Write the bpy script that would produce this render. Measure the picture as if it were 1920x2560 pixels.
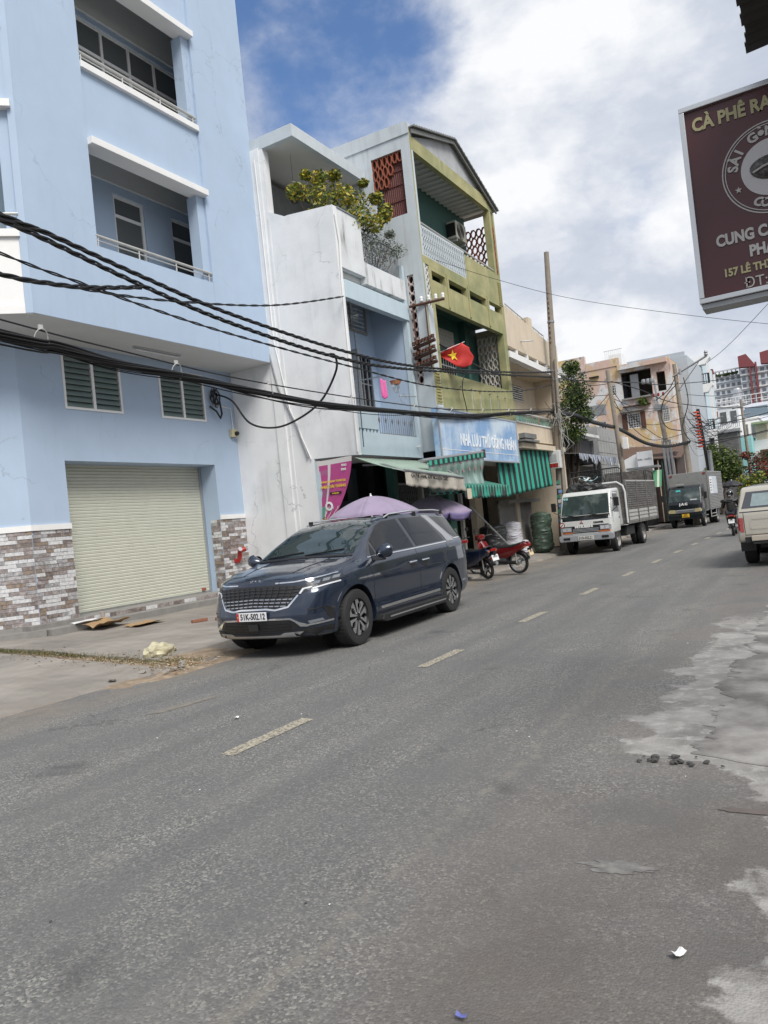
import bpy, bmesh, math, random
from mathutils import Vector, Matrix
from mathutils.bvhtree import BVHTree
from mathutils import noise as mnoise
R = math.radians
sc = bpy.context.scene
for o in list(bpy.data.objects):
    bpy.data.objects.remove(o)
COL = sc.collection
# ------------------------------------------------------------------ camera
cd = bpy.data.cameras.new('camera'); cam = bpy.data.objects.new('camera', cd); COL.objects.link(cam)
CH = 1.5
yaw, pitch, roll = R(30.26), R(1.226), R(-5.945)
fwd = Vector((-math.sin(yaw)*math.cos(pitch), math.cos(yaw)*math.cos(pitch), math.sin(pitch)))
rgt = Vector((math.cos(yaw), math.sin(yaw), 0)); upv = rgt.cross(fwd)
cr = math.cos(roll)*rgt + math.sin(roll)*upv; cu = -math.sin(roll)*rgt + math.cos(roll)*upv
m = Matrix((cr, cu, -fwd)).transposed().to_4x4(); m.translation = Vector((0, 0, CH))
cam.matrix_world = m
cd.sensor_fit = 'VERTICAL'; cd.sensor_height = 34.6; cd.sensor_width = 25.95; cd.lens = 1924/2560*34.6
cd.clip_start = 0.05; cd.clip_end = 3000
sc.camera = cam
sc.render.resolution_x = 768; sc.render.resolution_y = 1024
# ------------------------------------------------------------------ light
SUN_EL, SUN_AZ = 50, 125      # azimuth clockwise from +Y; sun stands behind the camera, to the right
saz, sel = R(SUN_AZ), R(SUN_EL)
sdir = Vector((math.sin(saz)*math.cos(sel), math.cos(saz)*math.cos(sel), math.sin(sel)))
ld = bpy.data.lights.new('sun', 'SUN'); ld.energy = 1.5; ld.angle = R(28); ld.color = (1, .96, .90)
sun = bpy.data.objects.new('sun', ld); COL.objects.link(sun); sun.location = (5, -5, 30)
sun.rotation_euler = sdir.to_track_quat('Z', 'Y').to_euler()
w = bpy.data.worlds.new('World'); sc.world = w; w.use_nodes = True
nt = w.node_tree; nt.nodes.clear()
def WN(t, **k):
    n = nt.nodes.new(t)
    for a, b in k.items(): setattr(n, a, b)
    return n
out = WN('ShaderNodeOutputWorld'); bg = WN('ShaderNodeBackground'); bg.inputs[1].default_value = 0.05
sky = WN('ShaderNodeTexSky', sky_type='NISHITA', sun_disc=False); sky.sun_elevation = sel; sky.sun_rotation = saz
sky.altitude = 10; sky.dust_density = 1.5; sky.ozone_density = 3.0
tc = WN('ShaderNodeTexCoord'); sep = WN('ShaderNodeSeparateXYZ'); nt.links.new(tc.outputs['Generated'], sep.inputs[0])
def wm(op, a, b=None, c=None, clamp=False):
    n = WN('ShaderNodeMath', operation=op); n.use_clamp = clamp
    for i, v in enumerate((a, b, c)):
        if v is None: continue
        if isinstance(v, (int, float)): n.inputs[i].default_value = v
        else: nt.links.new(v, n.inputs[i])
    return n.outputs[0]
comb = WN('ShaderNodeCombineXYZ'); nt.links.new(sep.outputs[0], comb.inputs[0]); nt.links.new(sep.outputs[1], comb.inputs[1]); nt.links.new(wm('MULTIPLY', sep.outputs[2], 1.7), comb.inputs[2])
def wnoise(scale, detail, rough=.55, off=(0, 0, 0), dist=0.0):
    mp = WN('ShaderNodeMapping'); nt.links.new(comb.outputs[0], mp.inputs[0]); mp.inputs['Location'].default_value = off
    n = WN('ShaderNodeTexNoise'); n.inputs['Scale'].default_value = scale; n.inputs['Detail'].default_value = detail
    n.inputs['Roughness'].default_value = rough; n.inputs['Distortion'].default_value = dist
    nt.links.new(mp.outputs[0], n.inputs['Vector']); return n.outputs['Fac']
n1 = wnoise(3.0, 10, .55, (3.1, 1.7, 0), .15); n2 = wnoise(3.6, 10, .55, (7.3, 2.2, 0), .2); n3 = wnoise(11, 8, .6, (1, 5, 0)); n4 = wnoise(0.9, 3, .5, (2, 9, 0))
def gap(d, c0, c1, amt):     # a gap between clouds round direction d
    dv = WN('ShaderNodeVectorMath', operation='DOT_PRODUCT'); nt.links.new(tc.outputs['Generated'], dv.inputs[0]); dv.inputs[1].default_value = Vector(d).normalized()
    mr = WN('ShaderNodeMapRange', interpolation_type='SMOOTHSTEP'); nt.links.new(dv.outputs['Value'], mr.inputs[0])
    mr.inputs[1].default_value = math.cos(R(c1)); mr.inputs[2].default_value = math.cos(R(c0)); mr.inputs[3].default_value = 0; mr.inputs[4].default_value = amt
    return mr.outputs[0]
GAPS = [((-0.43,0.72,0.545),0,12,0.30),((-0.40,0.68,0.615),0,13,0.25),((-0.174,0.921,0.349),0,5,0.22),((-0.276,0.924,0.265),0,5,0.20),((-0.341,0.765,0.547),0,7,0.18)]
cov = wm('ADD', wm('MULTIPLY', n1, 1.5), wm('MULTIPLY', n3, .35))
for g in GAPS: cov = wm('SUBTRACT', cov, gap(*g))
mr = WN('ShaderNodeMapRange', interpolation_type='SMOOTHSTEP'); nt.links.new(cov, mr.inputs[0])
mr.inputs[1].default_value = .30; mr.inputs[2].default_value = .72
ramp = WN('ShaderNodeValToRGB'); e = ramp.color_ramp.elements
shade = wm('ADD', wm('MULTIPLY', n2, .75), wm('MULTIPLY', n3, .25)); nt.links.new(shade, ramp.inputs[0])
e[0].position = .34; e[0].color = (4.1, 4.6, 5.6, 1); e[1].position = .60; e[1].color = (8.0, 8.1, 8.3, 1)
x = e.new(.47); x.color = (5.2, 5.6, 6.4, 1)
mix = WN('ShaderNodeMix', data_type='RGBA'); nt.links.new(mr.outputs[0], mix.inputs[0])
skm = WN('ShaderNodeMix', data_type='RGBA', blend_type='MULTIPLY'); skm.inputs[0].default_value = 1; nt.links.new(sky.outputs[0], skm.inputs[6]); skm.inputs[7].default_value = (1.05, 1.2, 1.38, 1)
nt.links.new(skm.outputs[2], mix.inputs[6]); nt.links.new(ramp.outputs[0], mix.inputs[7])
nt.links.new(mix.outputs[2], bg.inputs[0]); nt.links.new(bg.outputs[0], out.inputs[0])
vs = sc.view_settings; vs.view_transform = 'Standard'; vs.look = 'None'; vs.exposure = 1.28; vs.gamma = 1; vs.use_curve_mapping = False
sc.render.engine = 'CYCLES'
# ------------------------------------------------------------------ helpers
rnd = random.Random(7)
ORG = {}
def tag(o, label=None, cat=None, group=None, kind=None):
    if label: o['label'] = label
    if cat: o['category'] = cat
    if group: o['group'] = group
    if kind: o['kind'] = kind
    return o
def thing(name, label, cat, loc=(0, 0, 0), group=None):
    o = bpy.data.objects.new(name, None); o.empty_display_size = .2; COL.objects.link(o); o.location = loc
    ORG[o.name] = Vector(loc); return tag(o, label, cat, group)
class MB:
    def __init__(s): s.v = []; s.f = []; s.m = []; s.mi = 0; s.uv = None
    def add(s, vs, fs):
        n = len(s.v); s.v += [tuple(q) for q in vs]; s.f += [tuple(n+i for i in f) for f in fs]; s.m += [s.mi]*len(fs); return s
    def box(s, x0, x1, y0, y1, z0, z1):
        return s.add([(x0,y0,z0),(x1,y0,z0),(x1,y1,z0),(x0,y1,z0),(x0,y0,z1),(x1,y0,z1),(x1,y1,z1),(x0,y1,z1)],
                     [(0,3,2,1),(4,5,6,7),(0,1,5,4),(1,2,6,5),(2,3,7,6),(3,0,4,7)])
    def cbox(s, c, d, mat=None):
        h = [q/2 for q in d]; vs = [Vector((i*h[0], j*h[1], k*h[2])) for k in (-1, 1) for i, j in ((-1,-1),(1,-1),(1,1),(-1,1))]
        if mat: vs = [mat @ q for q in vs]
        c = Vector(c); return s.add([q+c for q in vs], [(0,3,2,1),(4,5,6,7),(0,1,5,4),(1,2,6,5),(2,3,7,6),(3,0,4,7)])
    def tube(s, pts, r, n=8, cap=True):
        pts = [Vector(p) for p in pts]; N = len(pts); rr = r if isinstance(r, (list, tuple)) else [r]*N
        base = len(s.v); up = None
        for i, p in enumerate(pts):
            t = (pts[min(i+1, N-1)]-pts[max(i-1, 0)]).normalized()
            if up is None:
                up = Vector((0, 0, 1)) if abs(t.z) < .9 else Vector((1, 0, 0))
            a = t.cross(up).normalized(); b = a.cross(t).normalized(); up = b
            for k in range(n):
                q = p + (a*math.cos(2*math.pi*k/n)+b*math.sin(2*math.pi*k/n))*rr[i]; s.v.append(tuple(q))
        for i in range(N-1):
            for k in range(n):
                s.f.append((base+i*n+k, base+i*n+(k+1) % n, base+(i+1)*n+(k+1) % n, base+(i+1)*n+k)); s.m.append(s.mi)
        if cap:
            s.f.append(tuple(base+k for k in range(n))[::-1]); s.m.append(s.mi); s.f.append(tuple(base+(N-1)*n+k for k in range(n))); s.m.append(s.mi)
        return s
    def cyl(s, p0, p1, r0, r1=None, n=16): return s.tube([p0, p1], [r0, r0 if r1 is None else r1], n)
    def lathe(s, prof, c=(0, 0, 0), n=24, axis='z', mat=None):
        b = len(s.v); c = Vector(c)
        for r, h in prof:
            for k in range(n):
                a = 2*math.pi*k/n; u, v = r*math.cos(a), r*math.sin(a)
                q = Vector((u, v, h)) if axis == 'z' else (Vector((h, u, v)) if axis == 'x' else Vector((u, h, v)))
                if mat: q = mat @ q
                s.v.append(tuple(q+c))
        for i in range(len(prof)-1):
            for k in range(n):
                s.f.append((b+i*n+k, b+i*n+(k+1) % n, b+(i+1)*n+(k+1) % n, b+(i+1)*n+k)); s.m.append(s.mi)
        return s
    def prism(s, poly, axis, a, b, tf=None):
        # poly in the two other axes, extruded from a to b along axis
        def P(u, v, w):
            q = {'x': (w, u, v), 'y': (u, w, v), 'z': (u, v, w)}[axis]; return tf(Vector(q)) if tf else q
        n = len(poly); vs = [P(u, v, a) for u, v in poly]+[P(u, v, b) for u, v in poly]
        fs = [tuple(range(n))[::-1], tuple(range(n, 2*n))]+[(i, (i+1) % n, n+(i+1) % n, n+i) for i in range(n)]
        return s.add(vs, fs)
    def quad(s, a, b, c, d): return s.add([a, b, c, d], [(0, 1, 2, 3)])
    def grid(s, nu, nv, fn):
        vs = [fn(i/nu, j/nv) for j in range(nv+1) for i in range(nu+1)]
        fs = [(j*(nu+1)+i, j*(nu+1)+i+1, (j+1)*(nu+1)+i+1, (j+1)*(nu+1)+i) for j in range(nv) for i in range(nu)]
        return s.add(vs, fs)
    def wall(s, axis, a, b, u0, u1, v0, v1, holes=()):
        # slab between a and b along axis ('x' or 'y'), spanning u (y or x) and z, with rectangular holes (u0,u1,v0,v1)
        us = sorted({u0, u1, *[min(max(q, u0), u1) for h in holes for q in h[:2]]}); vs_ = sorted({v0, v1, *[min(max(q, v0), v1) for h in holes for q in h[2:]]})
        nu, nv = len(us)-1, len(vs_)-1
        def solid(i, j):
            if i < 0 or j < 0 or i >= nu or j >= nv: return False
            u, v = (us[i]+us[i+1])/2, (vs_[j]+vs_[j+1])/2
            return not any(h[0] < u < h[1] and h[2] < v < h[3] for h in holes)
        P = (lambda w, u, v: (w, u, v)) if axis == 'x' else (lambda w, u, v: (u, w, v))
        for i in range(nu):
            for j in range(nv):
                if not solid(i, j): continue
                A, B, C, D = us[i], us[i+1], vs_[j], vs_[j+1]
                s.quad(P(a,A,C),P(a,B,C),P(a,B,D),P(a,A,D)); s.quad(P(b,A,C),P(b,A,D),P(b,B,D),P(b,B,C))
                if not solid(i-1, j): s.quad(P(a,A,C),P(a,A,D),P(b,A,D),P(b,A,C))
                if not solid(i+1, j): s.quad(P(a,B,C),P(b,B,C),P(b,B,D),P(a,B,D))
                if not solid(i, j-1): s.quad(P(a,A,C),P(b,A,C),P(b,B,C),P(a,B,C))
                if not solid(i, j+1): s.quad(P(a,A,D),P(a,B,D),P(b,B,D),P(b,A,D))
        return s
    def build(s, name, mat, parent=None, smooth=False, bevel=0, org=None, weld=True, solid=0, sub=0, angle=35):
        if org is None: org = ORG.get(parent.name, Vector((0, 0, 0))) if parent else Vector((0, 0, 0))
        me = bpy.data.meshes.new(name); me.from_pydata([tuple(Vector(q)-org) for q in s.v], [], s.f)
        mats = mat if isinstance(mat, (list, tuple)) else [mat]
        for q in mats: me.materials.append(q)
        if len(mats) > 1: me.polygons.foreach_set('material_index', s.m)
        bm = bmesh.new(); bm.from_mesh(me)
        if weld: bmesh.ops.remove_doubles(bm, verts=bm.verts, dist=1e-5)
        bmesh.ops.recalc_face_normals(bm, faces=bm.faces)
        if bevel:
            ed = [q for q in bm.edges if len(q.link_faces) == 2 and q.calc_face_angle(0) > R(30)]
            bmesh.ops.bevel(bm, geom=ed, offset=bevel, segments=2, profile=.6, affect='EDGES', clamp_overlap=True)
        bm.to_mesh(me); bm.free()
        o = bpy.data.objects.new(name, me); COL.objects.link(o)
        if smooth:
            me.polygons.foreach_set('use_smooth', [True]*len(me.polygons)); me.set_sharp_from_angle(angle=R(angle))
        if parent: o.parent = parent
        elif org.length: o.location = org
        ORG[o.name] = org
        if solid:
            md = o.modifiers.new('solid', 'SOLIDIFY'); md.thickness = solid; md.offset = -1
        if sub:
            md = o.modifiers.new('sub', 'SUBSURF'); md.levels = sub; md.render_levels = sub
        return o
def single(name, mb, mat, label, cat, group=None, **k):       # a thing made of one mesh, origin at its base
    xs = [q[0] for q in mb.v]; ys = [q[1] for q in mb.v]; zs = [q[2] for q in mb.v]
    org = Vector(((min(xs)+max(xs))/2, (min(ys)+max(ys))/2, min(zs)))
    return tag(mb.build(name, mat, None, org=org, **k), label, cat, group)
def struct(name, mb, mat, **k): return tag(mb.build(name, mat, None, **k), kind='structure')
def inst(src, loc, parent, rot=None, scale=None):             # alike piece sharing its mesh; loc in world (or thing-local when the thing is at the origin)
    o = bpy.data.objects.new(src.name.split('.')[0], src.data); COL.objects.link(o); o.parent = parent
    o.location = Vector(loc)-ORG.get(parent.name, Vector((0, 0, 0)))
    if rot: o.rotation_euler = rot
    if scale: o.scale = scale
    return o
def kids(o): return [c for c in bpy.data.objects if c.parent == o]
def copy_tree(root, loc, rz, label, group=None):
    def cp(o, par):
        c = o.copy(); COL.objects.link(c); c.parent = par
        for ch in CH_[o.name]: cp(ch, c)
        return c
    CH_ = {}
    for o in bpy.data.objects: CH_.setdefault(o.name, [])
    for o in list(bpy.data.objects):
        if o.parent: CH_[o.parent.name].append(o)
    r = cp(root, None); r.location = loc; r.rotation_euler = (0, 0, rz); r['label'] = label
    if group: r['group'] = group
    return r
def place(o, loc, rz=0): o.location = loc; o.rotation_euler = (0, 0, rz); return o
def text_mb(s, size, mat4, extrude=.004, bold=0.0, align='CENTER', sx=1.0, shear=0):
    c = bpy.data.curves.new('txt', 'FONT'); c.body = s; c.size = size; c.extrude = extrude; c.offset = bold; c.align_x = align; c.align_y = 'CENTER'; c.resolution_u = 3; c.shear = shear
    o = bpy.data.objects.new('txt', c); COL.objects.link(o); dg = bpy.context.evaluated_depsgraph_get(); me = o.evaluated_get(dg).to_mesh()
    mb = MB(); mb.add([mat4 @ Vector((q.co.x*sx, q.co.y, q.co.z)) for q in me.vertices], [tuple(p.vertices) for p in me.polygons])
    bpy.data.objects.remove(o); return mb
def frame(org, xdir, ydir):      # matrix whose local x, y run along the two directions
    a = Vector(xdir).normalized(); b = Vector(ydir).normalized(); c = a.cross(b)
    q = Matrix((a, b, c)).transposed().to_4x4(); q.translation = Vector(org); return q
# ------------------------------------------------------------------ materials
def mat(name, col=(.5, .5, .5), rough=.7, metal=0, var=.0, vscale=3, bump=0, bscale=40, coat=0, spec=.5, col2=None, thr=None, streak=0, streakcol=(.06, .06, .055), trans=0, alpha=1, obj=False, sheen=0, detail=6, crack=0):
    M = bpy.data.materials.new(name); M.use_nodes = True; t = M.node_tree; B = t.nodes['Principled BSDF']
    B.inputs['Roughness'].default_value = rough; B.inputs['Metallic'].default_value = metal; B.inputs['Coat Weight'].default_value = coat
    B.inputs['Specular IOR Level'].default_value = spec; B.inputs['Coat Roughness'].default_value = .04
    B.inputs['Transmission Weight'].default_value = trans; B.inputs['Alpha'].default_value = alpha; B.inputs['Sheen Weight'].default_value = sheen
    B.inputs['Base Color'].default_value = (*col, 1)
    L = t.links.new
    if var or bump or col2 or streak or crack:
        g = t.nodes.new('ShaderNodeNewGeometry'); co = t.nodes.new('ShaderNodeTexCoord')
        vec = co.outputs['Object'] if obj else g.outputs['Position']
        cur = None
        def noise(sc_, det, vec=vec, rg=.6, dist=0):
            n = t.nodes.new('ShaderNodeTexNoise'); n.inputs['Scale'].default_value = sc_; n.inputs['Detail'].default_value = det; n.inputs['Roughness'].default_value = rg; n.inputs['Distortion'].default_value = dist
            L(vec, n.inputs['Vector']); return n.outputs['Fac']
        def mixc(f, a, b, mode='MIX'):
            n = t.nodes.new('ShaderNodeMix'); n.data_type = 'RGBA'; n.blend_type = mode
            for i, q in ((0, f), (6, a), (7, b)):
                if isinstance(q, (int, float)): n.inputs[i].default_value = q
                elif isinstance(q, tuple): n.inputs[i].default_value = (*q, 1)
                else: L(q, n.inputs[i])
            return n.outputs[2]
        def rng(f, a, b, c=0, d=1):
            n = t.nodes.new('ShaderNodeMapRange'); L(f, n.inputs[0]); n.inputs[1].default_value = a; n.inputs[2].default_value = b; n.inputs[3].default_value = c; n.inputs[4].default_value = d; return n.outputs[0]
        cur = col
        if col2:
            a, b = thr or (.45, .6); cur = mixc(rng(noise(vscale, detail), a, b), cur, col2)
        if var:
            f = rng(noise(vscale*1.7+.3, detail), .25, .75, 1-var, 1+var*.6); c3 = t.nodes.new('ShaderNodeCombineColor')
            for i in range(3): L(f, c3.inputs[i])
            cur = mixc(1.0, cur, c3.outputs[0], 'MULTIPLY')
        if streak:
            mp = t.nodes.new('ShaderNodeMapping'); L(vec, mp.inputs[0]); mp.inputs['Scale'].default_value = (6, 6, .55)
            f1 = rng(noise(1.0, 5, mp.outputs[0]), .50, .72); f2 = rng(noise(.9, 4), .42, .62)
            mm = t.nodes.new('ShaderNodeMath'); mm.operation = 'MULTIPLY'; L(f1, mm.inputs[0]); L(f2, mm.inputs[1])
            m2 = t.nodes.new('ShaderNodeMath'); m2.operation = 'MULTIPLY'; L(mm.outputs[0], m2.inputs[0]); m2.inputs[1].default_value = streak
            cur = mixc(m2.outputs[0], cur, streakcol)
        if crack:
            wv = t.nodes.new('ShaderNodeVectorMath'); wv.operation = 'ADD'; nz = t.nodes.new('ShaderNodeTexNoise'); nz.inputs['Scale'].default_value = 2; nz.inputs['Detail'].default_value = 6; L(vec, nz.inputs['Vector'])
            L(vec, wv.inputs[0]); L(nz.outputs['Color'], wv.inputs[1]); vo = t.nodes.new('ShaderNodeTexVoronoi'); vo.feature = 'DISTANCE_TO_EDGE'; vo.inputs['Scale'].default_value = .55; L(wv.outputs[0], vo.inputs['Vector'])
            mk = t.nodes.new('ShaderNodeMath'); mk.operation = 'MULTIPLY'; L(rng(vo.outputs[0], .008, 0, 0, crack), mk.inputs[0]); L(rng(noise(.8, 2), .52, .62), mk.inputs[1]); cur = mixc(mk.outputs[0], cur, (.16, .17, .18))
        if not isinstance(cur, tuple): L(cur, B.inputs['Base Color'])
        if bump:
            bp = t.nodes.new('ShaderNodeBump'); bp.inputs['Strength'].default_value = bump; bp.inputs['Distance'].default_value = .01
            L(noise(bscale, 5), bp.inputs['Height']); L(bp.outputs[0], B.inputs['Normal'])
    return M
def stripes(name, c1, c2, axis, period, duty=.5, rough=.8, off=0, dirt=.25, c3=None):
    M = mat(name, c1, rough, obj=True); t = M.node_tree; L = t.links.new; B = t.nodes['Principled BSDF']
    co = t.nodes.new('ShaderNodeTexCoord'); s = t.nodes.new('ShaderNodeSeparateXYZ'); L(co.outputs['Object'], s.inputs[0])
    def mm(op, a, b):
        n = t.nodes.new('ShaderNodeMath'); n.operation = op
        for i, v in enumerate((a, b)):
            if isinstance(v, (int, float)): n.inputs[i].default_value = v
            else: L(v, n.inputs[i])
        return n.outputs[0]
    f = mm('FRACT', mm('ADD', mm('DIVIDE', s.outputs['XYZ'.index(axis)], period), off+100), 0)
    f = mm('LESS_THAN', f, duty)
    mx = t.nodes.new('ShaderNodeMix'); mx.data_type = 'RGBA'; L(f, mx.inputs[0]); mx.inputs[6].default_value = (*c1, 1); mx.inputs[7].default_value = (*c2, 1)
    n = t.nodes.new('ShaderNodeTexNoise'); n.inputs['Scale'].default_value = 3; n.inputs['Detail'].default_value = 6; L(co.outputs['Object'], n.inputs['Vector'])
    r = t.nodes.new('ShaderNodeMapRange'); L(n.outputs['Fac'], r.inputs[0]); r.inputs[1].default_value = .35; r.inputs[2].default_value = .7; r.inputs[3].default_value = 0; r.inputs[4].default_value = dirt
    m2 = t.nodes.new('ShaderNodeMix'); m2.data_type = 'RGBA'; L(r.outputs[0], m2.inputs[0]); L(mx.outputs[2], m2.inputs[6]); m2.inputs[7].default_value = (.16, .17, .15, 1)
    L(m2.outputs[2], B.inputs['Base Color']); return M
BLUE = (.40, .50, .635)
M_ = dict(
 blue=mat('pale_blue_plaster', BLUE, .8, var=.05, vscale=.8, bump=.08, bscale=30, streak=.22, streakcol=(.33, .40, .48), crack=.35),
 white=mat('white_paint', (.78, .78, .77), .6, var=.05, vscale=2),
 ceil=mat('ceiling_paint', (.62, .62, .60), .8, var=.05, vscale=1),
 dirtywhite=mat('weathered_white_plaster', (.78, .79, .80), .85, var=.07, vscale=.9, bump=.15, bscale=18, col2=(.71, .73, .74), streak=.30, streakcol=(.34, .34, .33), crack=.5),
 stainwhite=mat('rain_stained_plaster', (.68, .70, .71), .85, var=.14, vscale=1.2, bump=.15, bscale=18, streak=1.0, streakcol=(.09, .085, .08)),
 lightblue=mat('light_blue_plaster', (.50, .60, .66), .8, var=.08, vscale=1, streak=.3, streakcol=(.3, .32, .33)),
 paleblue=mat('pale_blue_grey_plaster', (.52, .57, .60), .85, var=.10, vscale=.8, streak=.5, streakcol=(.25, .26, .26), bump=.1, bscale=20),
 green=mat('olive_green_plaster', (.29, .30, .15), .85, var=.2, vscale=1.3, col2=(.40, .37, .19), thr=(.4, .62), streak=.6, streakcol=(.13, .15, .07), bump=.1, bscale=15),
 dgreen=mat('dark_green_paint', (.035, .10, .085), .7, var=.15, vscale=2),
 teal=mat('teal_green_paint', (.05, .16, .13), .6, var=.2, vscale=2),
 cream=mat('cream_plaster', (.62, .53, .41), .85, var=.10, vscale=.9, streak=.45, streakcol=(.28, .22, .16)),
 conc=mat('grey_concrete', (.26, .25, .235), .9, var=.2, vscale=3, bump=.3, bscale=30),
 pole=mat('pole_concrete', (.27, .235, .195), .9, var=.18, vscale=4, bump=.2, bscale=60, streak=.4, streakcol=(.14, .12, .1)),
 dark=mat('dark_interior', (.012, .012, .013), .8), black=mat('black_plastic', (.015, .015, .016), .5, var=.1, vscale=20),  # dark: near-black colour stands in for the shade inside shops and openings
 wire=mat('black_cable', (.012, .012, .013), .55), rubber=mat('tyre_rubber', (.022, .022, .023), .85, var=.2, vscale=30, bump=.2, bscale=120),
 chrome=mat('chrome', (.75, .76, .78), .12, 1), alu=mat('brushed_aluminium', (.55, .56, .57), .35, .9), steel=mat('painted_steel_rail', (.52, .52, .50), .45, .3, var=.1, vscale=5),
 galv=mat('galvanised_grey_steel', (.33, .34, .35), .5, .6, var=.2, vscale=6), rust=mat('rusty_iron', (.10, .045, .03), .85, var=.4, vscale=8, bump=.2),
 glass=mat('dark_window_glass', (.12, .13, .13), .08, spec=.5), slat=mat('frosted_louvre_glass', (.17, .22, .21), .3, spec=.5, var=.1, vscale=3),
 shutter=mat('cream_shutter_paint', (.60, .61, .52), .55, var=.06, vscale=2), brickred=mat('fired_terracotta', (.30, .09, .05), .85, var=.25, vscale=6),
 pinkish=mat('pinkish_breeze_block', (.55, .45, .42), .85, var=.2, vscale=6), offwhite=mat('offwhite_breeze_block', (.60, .59, .55), .85, var=.15, vscale=6),
 maroon=mat('maroon_corrugated_iron', (.12, .035, .03), .6, var=.25, vscale=5), sheet=mat('weathered_grey_roofing', (.20, .205, .20), .7, .2, var=.3, vscale=2, bump=.1),
 ply=mat('bare_grey_board', (.40, .41, .42), .85, var=.2, vscale=1.2, streak=.5, streakcol=(.2, .2, .2)),
)
# ================================================================== ground
def asphalt():
    M = mat('worn_asphalt', (.1, .1, .1), .85); t = M.node_tree; L = t.links.new; B = t.nodes['Principled BSDF']
    g = t.nodes.new('ShaderNodeNewGeometry'); P = g.outputs['Position']; sp = t.nodes.new('ShaderNodeSeparateXYZ'); L(P, sp.inputs[0])
    def N(s, d, v=P, r=.6, di=0):
        n = t.nodes.new('ShaderNodeTexNoise'); n.inputs['Scale'].default_value = s; n.inputs['Detail'].default_value = d; n.inputs['Roughness'].default_value = r; n.inputs['Distortion'].default_value = di; L(v, n.inputs['Vector']); return n.outputs['Fac']
    def rng(f, a, b, c=0, d=1, st='LINEAR'):
        n = t.nodes.new('ShaderNodeMapRange'); n.interpolation_type = st; L(f, n.inputs[0]); n.inputs[1].default_value = a; n.inputs[2].default_value = b; n.inputs[3].default_value = c; n.inputs[4].default_value = d; return n.outputs[0]
    def mx(f, a, b, mode='MIX'):
        n = t.nodes.new('ShaderNodeMix'); n.data_type = 'RGBA'; n.blend_type = mode
        for i, q in ((0, f), (6, a), (7, b)):
            if isinstance(q, (int, float)): n.inputs[i].default_value = q
            elif isinstance(q, tuple): n.inputs[i].default_value = (*q, 1)
            else: L(q, n.inputs[i])
        return n.outputs[2]
    def mul(a, b, op='MULTIPLY'):
        n = t.nodes.new('ShaderNodeMath'); n.operation = op
        for i, v in enumerate((a, b)):
            if isinstance(v, (int, float)): n.inputs[i].default_value = v
            else: L(v, n.inputs[i])
        return n.outputs[0]
    v = t.nodes.new('ShaderNodeTexVoronoi'); v.inputs['Scale'].default_value = 95; v.inputs['Randomness'].default_value = 1; L(P, v.inputs['Vector'])
    sc_ = t.nodes.new('ShaderNodeSeparateColor'); L(v.outputs['Color'], sc_.inputs[0])
    agg = rng(sc_.outputs[0], .0, 1, .0, 1)
    r = t.nodes.new('ShaderNodeValToRGB'); L(agg, r.inputs[0]); e = r.color_ramp.elements
    e[0].position = 0; e[0].color = (.082, .083, .084, 1); e[1].position = 1; e[1].color = (.33, .32, .295, 1)
    k = e.new(.35); k.color = (.120, .120, .119, 1); k = e.new(.78); k.color = (.185, .182, .172, 1)
    base = mx(rng(N(2.0, 5), .38, .70, .0, .6), r.outputs[0], (.150, .149, .145))     # where fines cover the stones
    # finer toward the kerb side: smoother fill
    big = N(.55, 5, di=.4); base = mx(rng(big, .35, .68, 0, .5), base, mx(1.0, base, (1.22, 1.19, 1.12), 'MULTIPLY'))
    mp = t.nodes.new('ShaderNodeMapping'); L(P, mp.inputs[0]); mp.inputs['Scale'].default_value = (1.6, .12, 1)
    track = rng(N(1.3, 4, mp.outputs[0]), .4, .65); base = mx(mul(track, .55), base, (.098, .099, .101))
    # brown dust along the right edge and at the left kerb
    dr = mul(rng(sp.outputs[0], -2.6, -1.0, 0, 1, 'SMOOTHSTEP'), rng(N(1.1, 6), .32, .62)); base = mx(mul(dr, .45), base, (.19, .165, .145))
    dl = mul(rng(sp.outputs[0], -6.0, -7.8, 0, 1, 'SMOOTHSTEP'), rng(N(1.7, 6), .34, .60)); base = mx(mul(dl, .8), base, (.24, .20, .155))
    wet = mul(mul(rng(sp.outputs[0], -2.1, -1.0, 0, 1, 'SMOOTHSTEP'), rng(sp.outputs[1], 4.6, 3.6, 0, 1, 'SMOOTHSTEP')), rng(N(1.5, 6), .35, .60, .25, 1)); base = mx(mul(wet, .62), base, (.092, .080, .072))
    smooth_ = mul(rng(N(.8, 4, di=.6), .50, .60), rng(N(3, 5), .35, .6)); base = mx(mul(smooth_, .45), base, (.118, .118, .117))
    # tyre-worn seam running along the lane at the right
    wob = mul(mul(N(1.2, 4), .5), sp.outputs[0], 'ADD'); seam = mul(rng(wob, -1.62, -1.56), rng(wob, -1.50, -1.56)); seam = mul(seam, rng(N(9, 6), .44, .60)); base = mx(mul(seam, .6), base, (.22, .205, .175))
    oil = rng(N(.9, 3, di=.3), .64, .72); base = mx(mul(oil, .5), base, (.045, .045, .047))
    ex = rng(sp.outputs[1], 4.35, 4.75, -.40, -1.30); dx = mul(mul(sp.outputs[0], ex, 'SUBTRACT'), mul(mul(N(1.6, 9, r=.62), -.5, 'ADD'), 1.5), 'ADD')
    pm = rng(dx, .02, .07); pc_ = mx(rng(N(1.9, 6), .40, .62), (.30, .29, .275), (.165, .158, .15)); pc_ = mx(rng(N(9, 5), .5, .68), pc_, (.36, .35, .335)); base = mx(mul(pm, rng(sp.outputs[1], 10.5, 9.5)), base, pc_)
    L(base, B.inputs['Base Color'])
    cv = t.nodes.new('ShaderNodeTexVoronoi'); cv.feature = 'DISTANCE_TO_EDGE'; cv.inputs['Scale'].default_value = .45
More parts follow.
